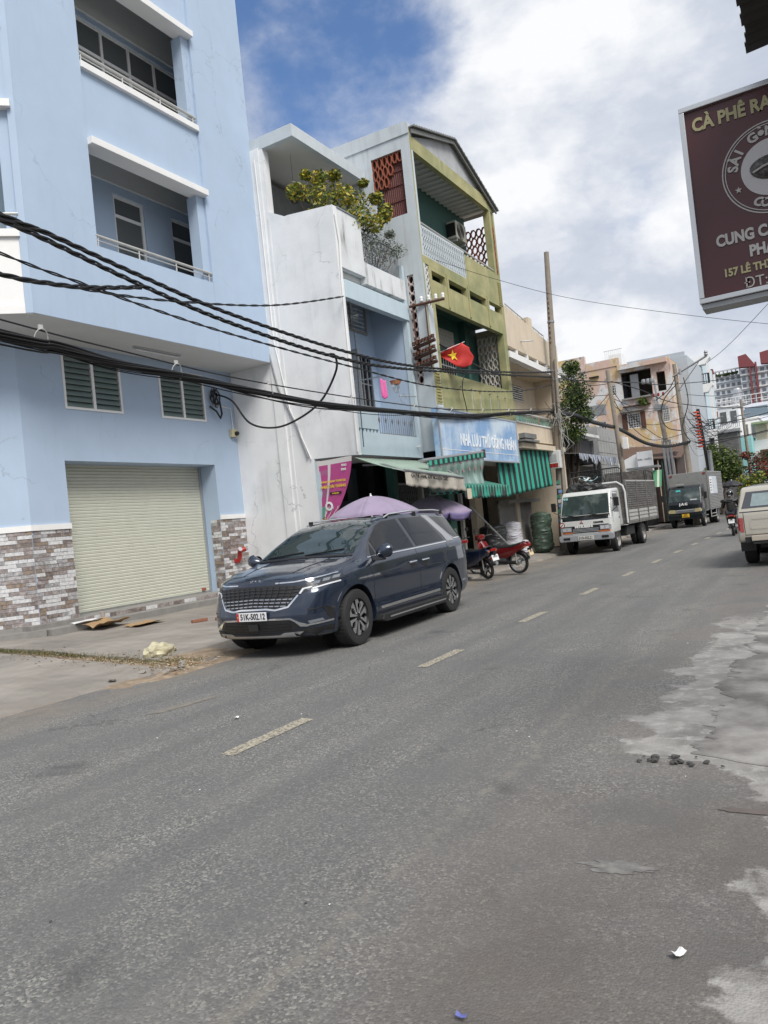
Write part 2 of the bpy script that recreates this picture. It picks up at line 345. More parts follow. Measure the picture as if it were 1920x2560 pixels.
    wn = t.nodes.new('ShaderNodeVectorMath'); wn.operation = 'ADD'; nz = t.nodes.new('ShaderNodeTexNoise'); nz.inputs['Scale'].default_value = 2.5; nz.inputs['Detail'].default_value = 6; L(P, nz.inputs['Vector'])
    L(P, wn.inputs[0]); L(nz.outputs['Color'], wn.inputs[1]); L(wn.outputs[0], cv.inputs['Vector'])
    crack = mul(rng(cv.outputs[0], .012, .0), rng(N(.7, 2), .56, .66)); base2 = mx(mul(crack, .5), base, (.03, .03, .03)); L(base2, B.inputs['Base Color'])
    bp = t.nodes.new('ShaderNodeBump'); bp.inputs['Strength'].default_value = .5; bp.inputs['Distance'].default_value = .006
    L(mul(mul(v.outputs['Distance'], -1.5), mul(N(120, 3), .6), 'ADD'), bp.inputs['Height']); L(bp.outputs[0], B.inputs['Normal'])
    B.inputs['Roughness'].default_value = .8
    return M
ASPH = asphalt()
CONC = mat('old_pavement_concrete', (.30, .275, .245), .9, var=.22, vscale=1.1, col2=(.215, .195, .172), thr=(.42, .62), bump=.35, bscale=45)
APRON = mat('pale_worn_concrete', (.33, .32, .305), .9, var=.3, vscale=1.6, col2=(.15, .142, .135), thr=(.40, .60), bump=.5, bscale=35)
SAND = mat('sandy_dirt', (.24, .18, .125), .95, var=.3, vscale=4, col2=(.34, .27, .19), bump=.6, bscale=60)
struct('ground', MB().box(-400, 400, -300, 900, -.6, -.02), mat('city_ground', (.16, .15, .14), .95, var=.2, vscale=.1))
struct('road', MB().grid(40, 60, lambda u, v: (-9.0+u*9.5, -6+v*96, 0.0)), ASPH)
def zp(x): return .035+(-7.6-x)*.058
def edge(y, k, amp): return amp*(mnoise.noise(Vector((y*1.1, k, 0)))+.5*mnoise.noise(Vector((y*4.3, k+5, 0))))
# left pavement: near slab, far slab, each with thickness
def pave(name, y0, y1, xe, xb, k, ny, taper0=0):
    mb = MB(); nx = 10
    def P(u, v):
        y = y0+(y1-y0)*v; e = xe+edge(y, k, .13); x = e+(xb-e)*u
        yy = y + (edge(x, k+3, .10) if 0 < v < 1 else edge(x, k+7 if v else k+9, .12))
        return (x, yy, zp(x)+.012*mnoise.noise(Vector((x*.8, yy*.8, k))))
    mb.grid(nx, ny, P)
    n = len(mb.v)
    for j in range(ny):          # outer edge going down to the road
        a = mb.v[j*(nx+1)]; b = mb.v[(j+1)*(nx+1)]; mb.quad(a, b, (b[0]+.03, b[1], -.01), (a[0]+.03, a[1], -.01))
    for i in range(nx):
        a = mb.v[i]; b = mb.v[i+1]; mb.quad(a, b, (b[0], b[1], -.01), (a[0], a[1], -.01))
        a = mb.v[ny*(nx+1)+i]; b = mb.v[ny*(nx+1)+i+1]; mb.quad(a, b, (b[0], b[1], -.01), (a[0], a[1], -.01))
    return struct(name, mb, CONC)
pave('pavement', -8, 7.0, -7.45, -14, 1, 90)
pave('pavement', 7.35, 70, -8.05, -14.5, 2, 260)
mbd = MB().grid(40, 20, lambda u, v: (-6.9-u*6.0, 5.9+v*2.6-u*.3, .012+max(0, (-7.5-(-6.9-u*6.0)))*.045+.035*mnoise.noise(Vector((u*9, v*5, 2)))*(1 if 0 < u < 1 and 0 < v < 1 else 0)-(.03 if v in (0, 1) or u == 0 else 0)))
struct('dirt_strip', mbd, SAND)
# right apron, irregular broken outline, a few millimetres above the road
def xr_edge(y):
    base = -1.30 if y > 4.75 else (-.40 if y < 4.35 else -.40-.9*(y-4.35)/.4)
    return base+.20*mnoise.noise(Vector((y*1.6, 3, 0)))+.12*mnoise.noise(Vector((y*6, 8, 0)))+.08*mnoise.noise(Vector((y*15, 2, 0)))+.04*mnoise.noise(Vector((y*37, 2, 0)))
mb = MB(); ys = [-2+i*.025 for i in range(0, 520)]
for i in range(len(ys)-1):
    a, b = ys[i], ys[i+1]; xs = [0, .006, .1, .3, 1]
    def Q(y, t_): e = xr_edge(y)+.45; return (e+t_*(3.2-e), y, .003+(.009 if t_ > .001 else 0))
    for p, q in zip(xs[:-1], xs[1:]): mb.quad(Q(a, p), Q(a, q), Q(b, q), Q(b, p))
struct('concrete_apron', mb, APRON)
# lane dashes
def worn_paint():
    M = mat('worn_road_paint', (.42, .38, .28), .8); t = M.node_tree; B = t.nodes['Principled BSDF']; L = t.links.new
    g = t.nodes.new('ShaderNodeNewGeometry'); n = t.nodes.new('ShaderNodeTexNoise'); n.inputs['Scale'].default_value = 45; n.inputs['Detail'].default_value = 5; L(g.outputs['Position'], n.inputs['Vector'])
    r = t.nodes.new('ShaderNodeMapRange'); L(n.outputs['Fac'], r.inputs[0]); r.inputs[1].default_value = .40; r.inputs[2].default_value = .56
    m = t.nodes.new('ShaderNodeMix'); m.data_type = 'RGBA'; L(r.outputs[0], m.inputs[0]); m.inputs[6].default_value = (.13, .12, .10, 1); m.inputs[7].default_value = (.40, .365, .285, 1)
    L(m.outputs[2], B.inputs['Base Color']); return M
PAINT = worn_paint()
for i in range(12):
    y0 = 4.15+i*3.03; mb = MB(); n = 12; L_ = .98
    vs = []
    for j in range(n+1):
        y = y0+L_*j/n; e1 = .012*mnoise.noise(Vector((y*20, i, 0))); e2 = .012*mnoise.noise(Vector((y*20, i, 9)))
        sk = .0
        vs.append(((-3.99+e1, y+(.03*mnoise.noise(Vector((i, j, 4))) if j in (0, n) else 0), .004), (-3.855+e2, y-.02, .004)))
    for a, b in zip(vs[:-1], vs[1:]): mb.quad(a[0], a[1], b[1], b[0])
    struct('lane_marking', mb, PAINT)
# patches and stains
def blob(name, cx, cy, rx, ry, z, m_, rot=0, k=0, n=40, rag=.35):
    mb = MB(); pts = []
    for i in range(n):
        a = 2*math.pi*i/n; f = 1+rag*mnoise.noise(Vector((math.cos(a)*2, math.sin(a)*2, k)))+rag*.6*mnoise.noise(Vector((math.cos(a)*7, math.sin(a)*7, k+3)))
        x, y = rx*f*math.cos(a), ry*f*math.sin(a); pts.append((cx+x*math.cos(rot)-y*math.sin(rot), cy+x*math.sin(rot)+y*math.cos(rot), z))
    mb.add(pts+[(cx, cy, z)], [(i, (i+1) % n, n) for i in range(n)]); return struct(name, mb, m_)
PATCHD = mat('dark_tar_patch', (.085, .085, .086), .75, var=.2, vscale=6, bump=.3, bscale=80)
PATCHL = mat('pale_cement_spill', (.27, .26, .245), .9, var=.3, vscale=8, col2=(.17, .165, .155), thr=(.4, .6), bump=.3)
blob('cement_spill', -.93, 3.2, .15, .06, .002, mat('thin_cement_film', (.20, .192, .182), .9, var=.35, vscale=14, col2=(.15, .145, .14), thr=(.42, .58)), .1, 6, n=90, rag=.55)
blob('cement_spill', -5.6, 5.4, .38, .07, .003, mat('sandy_smear', (.19, .175, .15), .9, var=.3, vscale=5), 1.35, 9); blob('oil_stain', -.25, 3.95, .4, .035, .004, mat('damp_stain', (.12, .10, .09), .7, var=.2, vscale=5), .05, 11)
# broken asphalt lumps beside the apron
AL = mat('broken_asphalt', (.075, .073, .070), .8, var=.4, vscale=30, bump=.8, bscale=60)
def rock_mb(c, r, k, sq=.55):
    bm = bmesh.new(); bmesh.ops.create_icosphere(bm, subdivisions=1, radius=1); mb = MB()
    vs = [Vector(c)+Vector((v.co.x*r[0], v.co.y*r[1], max(v.co.z, -.3)*r[2]))*(1+.9*mnoise.noise(v.co*1.7+Vector((k, 0, 0)))) for v in bm.verts]
    mb.add(vs, [tuple(v.index for v in f.verts) for f in bm.faces]); bm.free(); return mb
side = ['nearest the road', 'at the broken end', 'in the middle', 'by the concrete edge', 'behind the others', 'lying alone']
for i in range(18):
    t_ = rnd.random(); x = -1.12+t_*.42+rnd.gauss(0, .02); y = 4.62-.12*t_+rnd.gauss(0, .05); s = rnd.uniform(.006, .022)
    single('asphalt_lump', rock_mb((x, y, .012), (s*1.3, s, s*.8), i), AL, 'lump of dark broken asphalt in the hole at the concrete edge', 'rubble', 'broken asphalt lumps at the concrete edge')
for i in range(10):
    x = -7.25+rnd.gauss(0, .15); y = 6.8+rnd.gauss(0, .25); s = rnd.uniform(.015, .05)
    single('concrete_chunk', rock_mb((x, y, .05), (s*1.5, s, s*.7), 50+i), CONC, 'grey concrete chunk in the dirt before the parked minivan', 'rubble', 'concrete chunks in the dirt strip')
# grass and dry leaves: uncountable
mb = MB(); mb.mi = 0
for i in range(2600):
    u = rnd.random(); x = -7.5-4.3*u+rnd.gauss(0, .05); y = 7.42-.22*u+rnd.gauss(0, .05 if u > .35 else .14)
    z = zp(x)-.03; h = rnd.uniform(.02, .07); a = rnd.uniform(0, 6.28); dx, dy = .004*math.cos(a), .004*math.sin(a); lx, ly = rnd.gauss(0, .02), rnd.gauss(0, .02)
    mb.mi = 0 if rnd.random() < .6 else 1; mb.add([(x-dx, y-dy, z), (x+dx, y+dy, z), (x+lx, y+ly, z+h)], [(0, 1, 2)])
for i in range(900):
    u = rnd.random()**1.5; x = -7.2-3.6*u+rnd.gauss(0, .15); y = 7.15-.1*u+rnd.gauss(0, .22); z = max(.03, zp(x)-.02)+rnd.random()*.03
    s = rnd.uniform(.008, .03); a = rnd.uniform(0, 6.28); c, d = math.cos(a)*s, math.sin(a)*s; mb.mi = rnd.choice((1, 2, 3))
    mb.add([(x-c, y-d, z), (x+d*.5, y-c*.5, z+.008), (x+c, y+d, z+.002), (x-d*.5, y+c*.5, z+.012)], [(0, 1, 2, 3)])
tag(mb.build('grass', [mat('green_grass', (.05, .07, .02), .8), mat('dry_grass', (.20, .17, .07), .9), mat('dead_leaves', (.28, .16, .07), .9), mat('pale_litter', (.45, .38, .28), .9)], weld=False), 'weeds and dry leaf litter in the gap between the pavement slabs', 'grass', kind='stuff')
# litter, one by one
def sheet_mb(c, sx, sy, rot, curl=.02, nz=6, k=0):
    mb = MB(); cr_, sr = math.cos(rot), math.sin(rot)
    def P(u, v):
        x, y = (u-.5)*sx, (v-.5)*sy; return (c[0]+x*cr_-y*sr, c[1]+x*sr+y*cr_, c[2]+curl*abs(mnoise.noise(Vector((u*2+k, v*2, k))))+curl*(u-.5)**2*3)
    return mb.grid(nz, nz, P)
CARD = mat('brown_cardboard', (.38, .25, .13), .9, var=.15, vscale=6); PAPER = mat('white_paper', (.72, .72, .72), .8, var=.08, vscale=10)
single('cardboard', sheet_mb((-11.35, 9.3, zp(-11.35)+.05), .45, .75, .2, .10), CARD, 'folded sheet of brown cardboard against the pavement step', 'cardboard', solid=.006)
single('cardboard', sheet_mb((-10.9, 9.75, zp(-10.9)+.015), .35, .7, .1, .04, k=3), CARD, 'flat strip of brown cardboard further along the pavement step', 'cardboard', solid=.006)
single('paper_sheet', sheet_mb((-11.62, 9.1, .40), .22, .6, .12, .03, k=5), PAPER, 'white printed paper lying on the step under the stone wall', 'paper', solid=.003)
single('plastic_cup', MB().lathe([(.0, 0), (.033, 0), (.045, .12), (.048, .12), (.048, .125), (0, .125)], (-11.75, 9.55, .39), 16), mat('iced_coffee_cup', (.45, .40, .36), .3, var=.2, vscale=8), 'plastic takeaway cup on the step by the shutter', 'cup', smooth=True)
for i, (x, y, c, lab) in enumerate([(-1.12, 2.07, 'b', 'crumpled blue and white sweet wrapper on the road'), (-.59, 2.62, 'w', 'small white paper scrap near the right edge of the road'), (-4.6, 5.02, 'w', 'white paper scrap on the road before the dashes'), (-8.9, 15.5, 'w', 'white scrap on the pavement behind the motorbikes')]):
    single('litter', sheet_mb((x, y, .008 if x > -7 else zp(x)+.01), .035 if c == 'b' else .05, .02 if c == 'b' else .03, i, .015, 3, i), mat('litter_%s' % c, (.12, .14, .40) if c == 'b' else (.75, .75, .75), .5), lab, 'litter', solid=.001)
for i in range(40):
    x = rnd.uniform(-6.5, -.3); y = rnd.uniform(1.6, 9); s = rnd.uniform(.003, .008)
    o = single('pebble', rock_mb((x, y, .004), (s, s, s*.6), i), PAPER if rnd.random() < .6 else AL, 'tiny chip of stone on the road surface', 'pebble', 'tiny chips on the road')
# plastic bag
bm = bmesh.new(); bmesh.ops.create_icosphere(bm, subdivisions=4, radius=1); mb = MB()
vs = []
for v in bm.verts:
    q = v.co.copy(); n_ = mnoise.noise(q*2.2)*.25+mnoise.noise(q*6)*.10; q *= 1+n_
    tail = max(0, q.y-.5); q.y += tail*1.3; q.x *= 1-.6*min(1, tail); q.z *= 1-.5*min(1, tail)
    vs.append((-8.3+q.x*.16, 7.6+q.y*.2, .09+max(q.z, -.55)*.13+.03))
mb.add(vs, [tuple(v.index for v in f.verts) for f in bm.faces]); bm.free()
single('plastic_bag', mb, mat('thin_yellow_plastic', (.72, .67, .46), .35, trans=.35, spec=.6, var=.15, vscale=9), 'yellow plastic bag lying in the weeds in front of the minivan', 'plastic bag', smooth=True)
BR = mat('fired_clay_brick', (.30, .13, .08), .9, var=.3, vscale=9)
for i, (x, y, r_) in enumerate([(-10.0, 10.2, .2), (-9.75, 10.55, .25), (-9.5, 10.9, .15)]):
    single('clay_brick', MB().cbox((x, y, zp(x)+.03), (.07, .3, .05), Matrix.Rotation(-r_-.1, 3, 'Z')), BR, ['broken clay brick nearest the step in the row on the pavement', 'broken clay brick in the middle of the pavement row', 'broken clay brick nearest the minivan on the pavement'][i], 'brick', 'bricks set in the pavement', bevel=.006)
# ================================================================== pale blue building
BX, UX, DX = -12.0, -10.75, -10.80      # ground wall, upper pier face, recessed bay face
Y1 = 14.05
bb = thing('apartment_building', 'pale blue building with a roller shutter and stone look base', 'building', (-13, 11, 0))
def bp(name, mb, m_, par=None, **k): return mb.build(name, m_, par or bb, **k)
# ground floor wall: facade, canted corner
W1 = (9.36, 10.71, 4.31, 5.37); W2 = (11.73, 13.07, 4.31, 5.37); SH = (9.24, 13.20, .30, 3.34)
bp('ground_wall', MB().wall('x', BX, BX-.6, 8.44, Y1-.002, .2, 5.56, [W1, W2, SH]), M_['blue'])
d = Vector((-.63, -.77, 0)).normalized(); c0 = Vector((BX, 8.44, 0)); c1 = c0+d*3.5
def slab(p, q, z0, z1, th): n_ = Vector((q.y-p.y, -(q.x-p.x), 0)).normalized()*th; return MB().add([(p.x,p.y,z0),(q.x,q.y,z0),(q.x+n_.x,q.y+n_.y,z0),(p.x+n_.x,p.y+n_.y,z0),(p.x,p.y,z1),(q.x,q.y,z1),(q.x+n_.x,q.y+n_.y,z1),(p.x+n_.x,p.y+n_.y,z1)],[(0,3,2,1),(4,5,6,7),(0,1,5,4),(1,2,6,5),(2,3,7,6),(3,0,4,7)])
bp('canted_wall', slab(c0, c1, .2, 5.56, .4), M_['blue'])
bp('step', MB().box(BX-.6, BX+.10, 8.2, Y1-.01, .1, .47).box(BX-.1, BX+.42, 8.36, Y1-.01, 0.05, .385), M_['conc'], bevel=.01)
nr_ = Vector((.77, -.63, 0)); q0, q1 = c0+Vector((0, -.02, 0)), c1; bp('step', MB().add([(q.x, q.y, z) for z in (.1, .383) for q in (q0, q1, q1+nr_*.42, q0+nr_*.42+Vector((.0, .16, 0)))], [(0,3,2,1),(4,5,6,7),(0,1,5,4),(1,2,6,5),(2,3,7,6),(3,0,4,7)]), M_['conc'])
bp('plinth', MB().add([(q.x, q.y, z) for z in (.1, .46) for q in (q0, q1, q1+nr_*.02, q0+nr_*.02)], [(0,3,2,1),(4,5,6,7),(0,1,5,4),(1,2,6,5),(2,3,7,6),(3,0,4,7)]), M_['conc'])
# white band above the stone tiles
bp('white_band', MB().box(BX+.003, BX+.035, 8.42, SH[0], 2.09, 2.19), M_['white']); bp('white_band', MB().box(BX+.003, BX+.035, SH[1], Y1-.01, 2.09, 2.19), M_['white'])
nrm = Vector((d.y, -d.x, 0))*-1; nrm = nrm if nrm.x > 0 else -nrm
p, q = c0+nrm*.003, c1+nrm*.003; bp('white_band', slab(p, q, 2.09, 2.19, -.03 if (Vector((q.y-p.y, -(q.x-p.x), 0)).normalized().dot(nrm) < 0) else .03), M_['white'])
# stone look tiles, piece by piece
TM = [mat('tile_%s' % n_, c, .7, var=.3, vscale=14, bump=.25, bscale=60, col2=c2, thr=(.45, .6)) for n_, c, c2 in (('white', (.66, .66, .66), (.55, .55, .56)), ('taupe', (.26, .22, .21), (.40, .36, .35)), ('brown', (.17, .14, .13), (.30, .25, .22)), ('ochre', (.30, .23, .17), (.20, .17, .16)), ('grey', (.30, .29, .295), (.48, .47, .47)))]
tiles = []
rt = random.Random(3)
def tile_run(o, dv, length, z0, z1, nv, deep=.02):
    rows = int((z1-z0)/.066); z = z0
    for r_ in range(rows):
        s = -rt.random()*.2; h = (z1-z0)/rows
        while s < length:
            L_ = rt.choice((.14, .22, .3, .3)); a, b = max(0, s), min(length, s+L_)
            if b-a > .03: tiles.append((o, dv, nv, a+.004, b-.004, z0+r_*h+.003, z0+(r_+1)*h-.003, deep*rt.uniform(.5, 1), rt.choices(range(5), (36, 26, 14, 8, 16))[0] if r_ % 2 == 0 or L_ > .25 else rt.choices(range(5), (12, 34, 22, 12, 20))[0]))
            s += L_
tile_run(Vector((BX, 8.44, 0)), Vector((0, 1, 0)), .80, .47, 2.09, Vector((1, 0, 0)))
tile_run(Vector((BX, 13.20, 0)), Vector((0, 1, 0)), .845, .47, 2.09, Vector((1, 0, 0)))
tile_run(c0, d, 1.6, .46, 2.09, nrm)
tile_run(Vector((BX-.28, 13.199, 0)), Vector((1, 0, 0)), .28, .47, 2.09, Vector((0, -1, 0)))
tile_run(Vector((BX+.10, 9.2, 0)), Vector((0, 1, 0)), 4.84, .385, .465, Vector((1, 0, 0)), .012)
def tile_mb(ts):
    mb = MB()
    for (o, dv, nv, a, b, za, zb, dp, mi) in ts:
        mb.mi = mi; q = [o+dv*a, o+dv*b, o+dv*b+nv*dp, o+dv*a+nv*dp]; mb.add([(p_.x, p_.y, za) for p_ in q]+[(p_.x, p_.y, zb) for p_ in q], [(0,3,2,1),(4,5,6,7),(0,1,5,4),(1,2,6,5),(2,3,7,6),(3,0,4,7)])
    return mb
for t_ in tiles[:300]: t1 = list(t_); mi = t1[8]; t1[8] = 0; bp('stone_tile', tile_mb([t1]), TM[mi], weld=False)
if len(tiles) > 300: tag(bp('stone_tiling', tile_mb(tiles[300:]), TM, weld=False), kind='stuff')
# roller shutter slats
sl = None
for i in range(44):
    z = .50+i*.0647
    if sl is None: sl = bp('shutter_slat', MB().prism([(z, -12.50), (z+.010, -12.487), (z+.052, -12.480), (z+.0635, -12.49), (z+.0635, -12.51), (z, -12.51)], 'y', 9.26, 13.18, tf=lambda v: Vector((v.z, v.y, v.x))), M_['shutter'])
    else: inst(sl, Vector((ORG[sl.name].x, ORG[sl.name].y, ORG[sl.name].z+i*.0647)), bb)
bp('shutter_bottom_bar', MB().box(-12.52, -12.47, 9.26, 13.18, .455, .50), M_['alu']); bp('shutter_guide', MB().box(-12.53, -12.44, 13.14, 13.198, .47, 3.33), M_['alu']); bp('shutter_guide', MB().box(-12.53, -12.44, 9.242, 9.29, .47, 3.33), M_['alu'])
bp('shutter_lock', MB().box(-12.475, -12.44, 12.9, 13.0, .53, .585), M_['brickred'])
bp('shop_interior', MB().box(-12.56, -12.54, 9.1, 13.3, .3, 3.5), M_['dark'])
# ground windows with louvre glass
def win(y0, y1, z0, z1, x, leaves=2, fr=.045, trans=None, louv=True, dep=.05, par=bb, pane_m=None):
    f = MB(); f.box(x, x+dep, y0, y1, z0, z0+fr); f.box(x, x+dep, y0, y1, z1-fr, z1); f.box(x, x+dep, y0, y0+fr, z0+fr, z1-fr); f.box(x, x+dep, y1-fr, y1, z0+fr, z1-fr)
    wd = (y1-y0-2*fr)/leaves
    for i in range(1, leaves): yy = y0+fr+wd*i; f.box(x+.002, x+dep-.002, yy-.03, yy+.03, z0+fr, z1-fr)
    if trans: f.box(x+.004, x+dep-.004, y0+fr, y1-fr, trans-.03, trans+.03)
    fo = f.build('window', M_['white'], par)
    for i in range(leaves):
        a = y0+fr+wd*i+(.03 if i else 0); b = y0+fr+wd*(i+1)-(.03 if i < leaves-1 else 0)
        if louv:
            n = 9; h = (z1-z0-2*fr)/n
            for k in range(n):
                zc = z0+fr+h*(k+.5); MB().cbox((x+.02, (a+b)/2, zc), (.006, b-a-.03, h*1.12), Matrix.Rotation(R(-28), 3, 'Y')).build('louvre_slat', M_['slat'], fo)
            MB().box(x-.03, x-.02, a, b, z0+fr, z1-fr).build('pane', M_['glass'], fo)
        else:
            zs = [z0+fr, z1-fr] if not trans else [z0+fr, trans-.03, trans+.03, z1-fr]
            for k in range(0, len(zs), 2): MB().box(x+.012, x+.02, a, b, zs[k], zs[k+1]).build('pane', pane_m or M_['glass'], fo)
    return fo
win(*W1, BX-.035); win(*W2, BX-.035)
# soffit of the projecting storeys
bp('soffit', MB().box(BX-.6, UX-.012, 7.98, Y1-.004, 5.536, 5.62), M_['ceil'])
e = Vector((-.707, -.707, 0)); k0 = Vector((UX, 7.97, 0)); k1 = k0+e*3
bp('soffit', MB().add([(k0.x-.02, k0.y, 5.522), (k1.x-.02, k1.y, 5.522), (-15, k1.y, 5.522), (-15, 7.979, 5.522), (k0.x-.02, k0.y, 5.6), (k1.x-.02, k1.y, 5.6), (-15, k1.y, 5.6), (-15, 7.98, 5.6)], [(0,1,2,3),(7,6,5,4),(0,4,5,1),(1,5,6,2),(2,6,7,3),(3,7,4,0)]), M_['ceil'])
# upper storeys: left pier, right pier, bay panels
HT = 15.2; ops = [(7.01, 8.83), (10.36, 12.23), (13.74, 15.6)]
bp('pier', MB().box(UX-.45, UX, 7.97, 9.38, 5.54, HT), M_['blue']); bp('pier', MB().box(UX-.35, UX, 12.34, Y1-.003, 5.54, HT), M_['blue'])
for za, zb in ops: bp('reveal', MB().box(UX-.32, DX-.004, 12.12, 12.337, za+.001, zb-.001), M_['blue'])
bp('bay_panel', MB().box(DX-.2, UX-.003, 9.382, 12.338, 5.545, 7.01), M_['blue'])
for i, (a, b) in enumerate(ops[:2]):
    nx_ = ops[i+1][0]
    bp('bay_panel', MB().box(DX-.2, DX, 9.382, 12.338, b+.13, nx_-.12 if i < 2 else nx_), M_['blue'])
    bp('canopy_ledge', MB().box(DX-.2, UX+.12, 9.382, 12.338, b, b+.128), M_['white'], bevel=.006)
    if i == 0: bp('sill', MB().box(DX-.2, UX+.03, 9.382, 12.338, nx_-.12, nx_), M_['white'], bevel=.006)
# rear walls, ceilings, floors of the two balconies
bp('balcony_floor', MB().box(-13.4, DX-.2, 9.2, Y1-.01, 6.9, 7.0), M_['ceil']); bp('balcony_floor', MB().box(-13.4, DX-.2, 9.2, Y1-.01, 10.2, 10.3), M_['ceil'])
bp('balcony_ceiling', MB().box(-13.4, DX-.2, 9.2, Y1-.01, 9.55, 9.6), M_['ceil']); bp('balcony_ceiling', MB().box(-13.4, DX-.2, 9.2, Y1-.01, 13.25, 13.3), M_['ceil'])
bp('ceiling_beam', MB().box(-12.2, -11.95, 9.2, Y1-.01, 9.06, 9.55), M_['ceil']); bp('ceiling_beam', MB().box(-12.2, -11.95, 9.2, Y1-.01, 12.45, 13.25), M_['ceil'])
D1 = (10.98, 11.80, 7.05, 8.88); D2 = (12.57, 13.36, 7.05, 8.86)
bp('rear_wall', MB().wall('x', -12.0, -12.2, 9.2, Y1-.01, 7.0, 9.55, [D1, D2]), M_['blue']); WW = (9.6, 13.33, 10.9, 12.34)
bp('rear_wall', MB().wall('x', -12.0, -12.2, 9.2, Y1-.01, 10.3, 13.25, [WW]), M_['blue']); bp('side_wall', MB().box(-13.4, DX-.2, Y1-.16, Y1-.004, 5.6, HT), M_['blue'])
bp('side_wall', MB().box(-13.4, UX-.45, 9.0, 9.2, 5.6, HT), M_['blue'])
win(*D1, -12.09, 1, .06, 8.45, False); win(*D2, -12.09, 1, .06, 8.42, False); win(*WW, -12.09, 5, .06, 11.72, False)
bp('roof_slab', MB().box(-16, UX-.01, 8.0, Y1-.01, HT, HT+.2), M_['ceil']); bp('core', MB().box(-18, -13.4, 8.0, Y1-.01, .3, HT), M_['blue'])
def lamp(x, y0, y1, z): mb = MB().box(x-.05, x+.05, y0, y1, z-.06, z-.002); o = bp('tube_lamp', mb, M_['alu']); bp('lamp_tube', MB().cyl((x, y0+.04, z-.08), (x, y1-.04, z-.08), .015), M_['white'], o)
lamp(-11.4, 10.6, 11.8, 5.56); lamp(-11.45, 10.3, 11.6, 9.55); lamp(-11.45, 11.0, 12.3, 13.25)
def rail(x, y0, y1, z0, z1):
    g = bp('railing', MB().tube([(x, y0, z1), (x, y1, z1)], .028).tube([(x, y0, (z0+z1)/2+.01), (x, y1, (z0+z1)/2+.01)], .012), M_['steel'])
    for y in (y0+.06, y0+1.0, y0+1.95, y1-.08): bp('post', MB().tube([(x, y, z0-.02), (x, y, z1)], .014), M_['steel'], g)
rail(UX-.02, 9.36, 12.32, 7.01, 7.20); rail(UX-.02, 9.36, 12.30, 10.36, 10.52)
# canted upper face at the left: white lower panel, blue pier, opening
u_n = Vector((.707, -.707, 0))
def cs(s0, s1, z0, z1, th, off=0): a = k0+e*s0+u_n*off; b = k0+e*s1+u_n*off; n_ = -u_n*th; return MB().add([(a.x,a.y,z0),(b.x,b.y,z0),(b.x+n_.x,b.y+n_.y,z0),(a.x+n_.x,a.y+n_.y,z0),(a.x,a.y,z1),(b.x,b.y,z1),(b.x+n_.x,b.y+n_.y,z1),(a.x+n_.x,a.y+n_.y,z1)],[(0,3,2,1),(4,5,6,7),(0,1,5,4),(1,2,6,5),(2,3,7,6),(3,0,4,7)])
bp('canted_pier', cs(0.003, .12, 5.54, HT, .3), M_['blue'])
bp('canted_panel', cs(.125, 3, 5.662, 6.778, .25, -.02), M_['white']); bp('canted_sill', cs(.10, 3, 6.78, 6.9, .3, .03), M_['white']); bp('canted_panel', cs(.12, 3, 5.528, 5.66, .2, .02), M_['white'])
bp('canted_pier', cs(.12, .30, 6.9, 8.88, .4, -.06), M_['blue']); bp('canted_ledge', cs(.06, 3, 8.88, 9.0, .4, .08), M_['white']); bp('canted_panel', cs(.12, 3, 9.0, 10.22, .25, -.02), M_['blue']); bp('canted_ledge', cs(.10, 3, 10.22, 10.34, .35, .05), M_['white'])
bp('canted_pier', cs(.12, .30, 10.34, HT, .4, -.06), M_['blue']); bp('canted_back_wall', cs(.3, 3, 6.9, 8.88, .2, -1.4), M_['lightblue']); bp('canted_back_wall', cs(.3, 3, 10.34, HT, .2, -1.4), M_['lightblue'])
bp('canted_railing', MB().tube([k0+e*.1+Vector((0, 0, 7.15)), k0+e*3+Vector((0, 0, 7.15))], .025).tube([k0+e*.2+Vector((0, 0, 6.9)), k0+e*.2+Vector((0, 0, 7.15))], .014), M_['steel'])
# fittings on the wall
dr_ = thing('fire_hydrant_outlet', 'red fire brigade inlet on the stone wall right of the shutter', 'hydrant', (BX+.05, 13.57, 1.2))
RED = mat('red_enamel', (.42, .02, .015), .35, coat=.5)
MB().tube([(BX-.05, 13.57, 1.12), (BX+.10, 13.57, 1.1), (BX+.16, 13.56, 1.2), (BX+.17, 13.56, 1.32)], .055, 14).build('elbow', RED, dr_, smooth=True)
for s in (-.09, .1): MB().cyl((BX+.17, 13.56, 1.33), (BX+.26, 13.56+s, 1.37), .055, .06).build('outlet', RED, dr_, smooth=True); MB().cyl((BX+.262, 13.56+s*1.03, 1.371), (BX+.28, 13.56+s*1.12, 1.38), .05, .05).build('cap', M_['alu'], dr_, smooth=True)
cb = thing('wall_camera', 'cream junction box with a black camera high beside the white wall', 'camera', (BX+.05, 13.9, 4.0)); MB().box(BX+.002, BX+.09, 13.80, 13.98, 4.0, 4.18).build('box', mat('cream_plastic', (.55, .5, .32), .6), cb, bevel=.01); MB().lathe([(0, 0), (.05, 0), (.05, .05), (.03, .08), (0, .08)], (BX+.09, 13.93, 4.08), 16, 'x').build('lens', M_['black'], cb, smooth=True)
single('conduit', MB().tube([(BX+.02, 13.35, 4.72), (BX+.02, 13.9, 4.68), (BX+.02, 13.92, 4.19)], .014), M_['white'], 'thin white conduit running down to the camera box', 'conduit')
mc = MB()
for i in range(11):
    pts = []; r0 = rnd.uniform(.09, .19)
    for k in range(17): a = 2*math.pi*k/16; pts.append((BX+.1+.03*math.sin(a*2+i), 13.32+r0*.7*math.cos(a)+.04*math.sin(i), 4.88+r0*1.25*math.sin(a)+.04*math.cos(i*3)))
    mc.tube(pts, .008, 5, False)
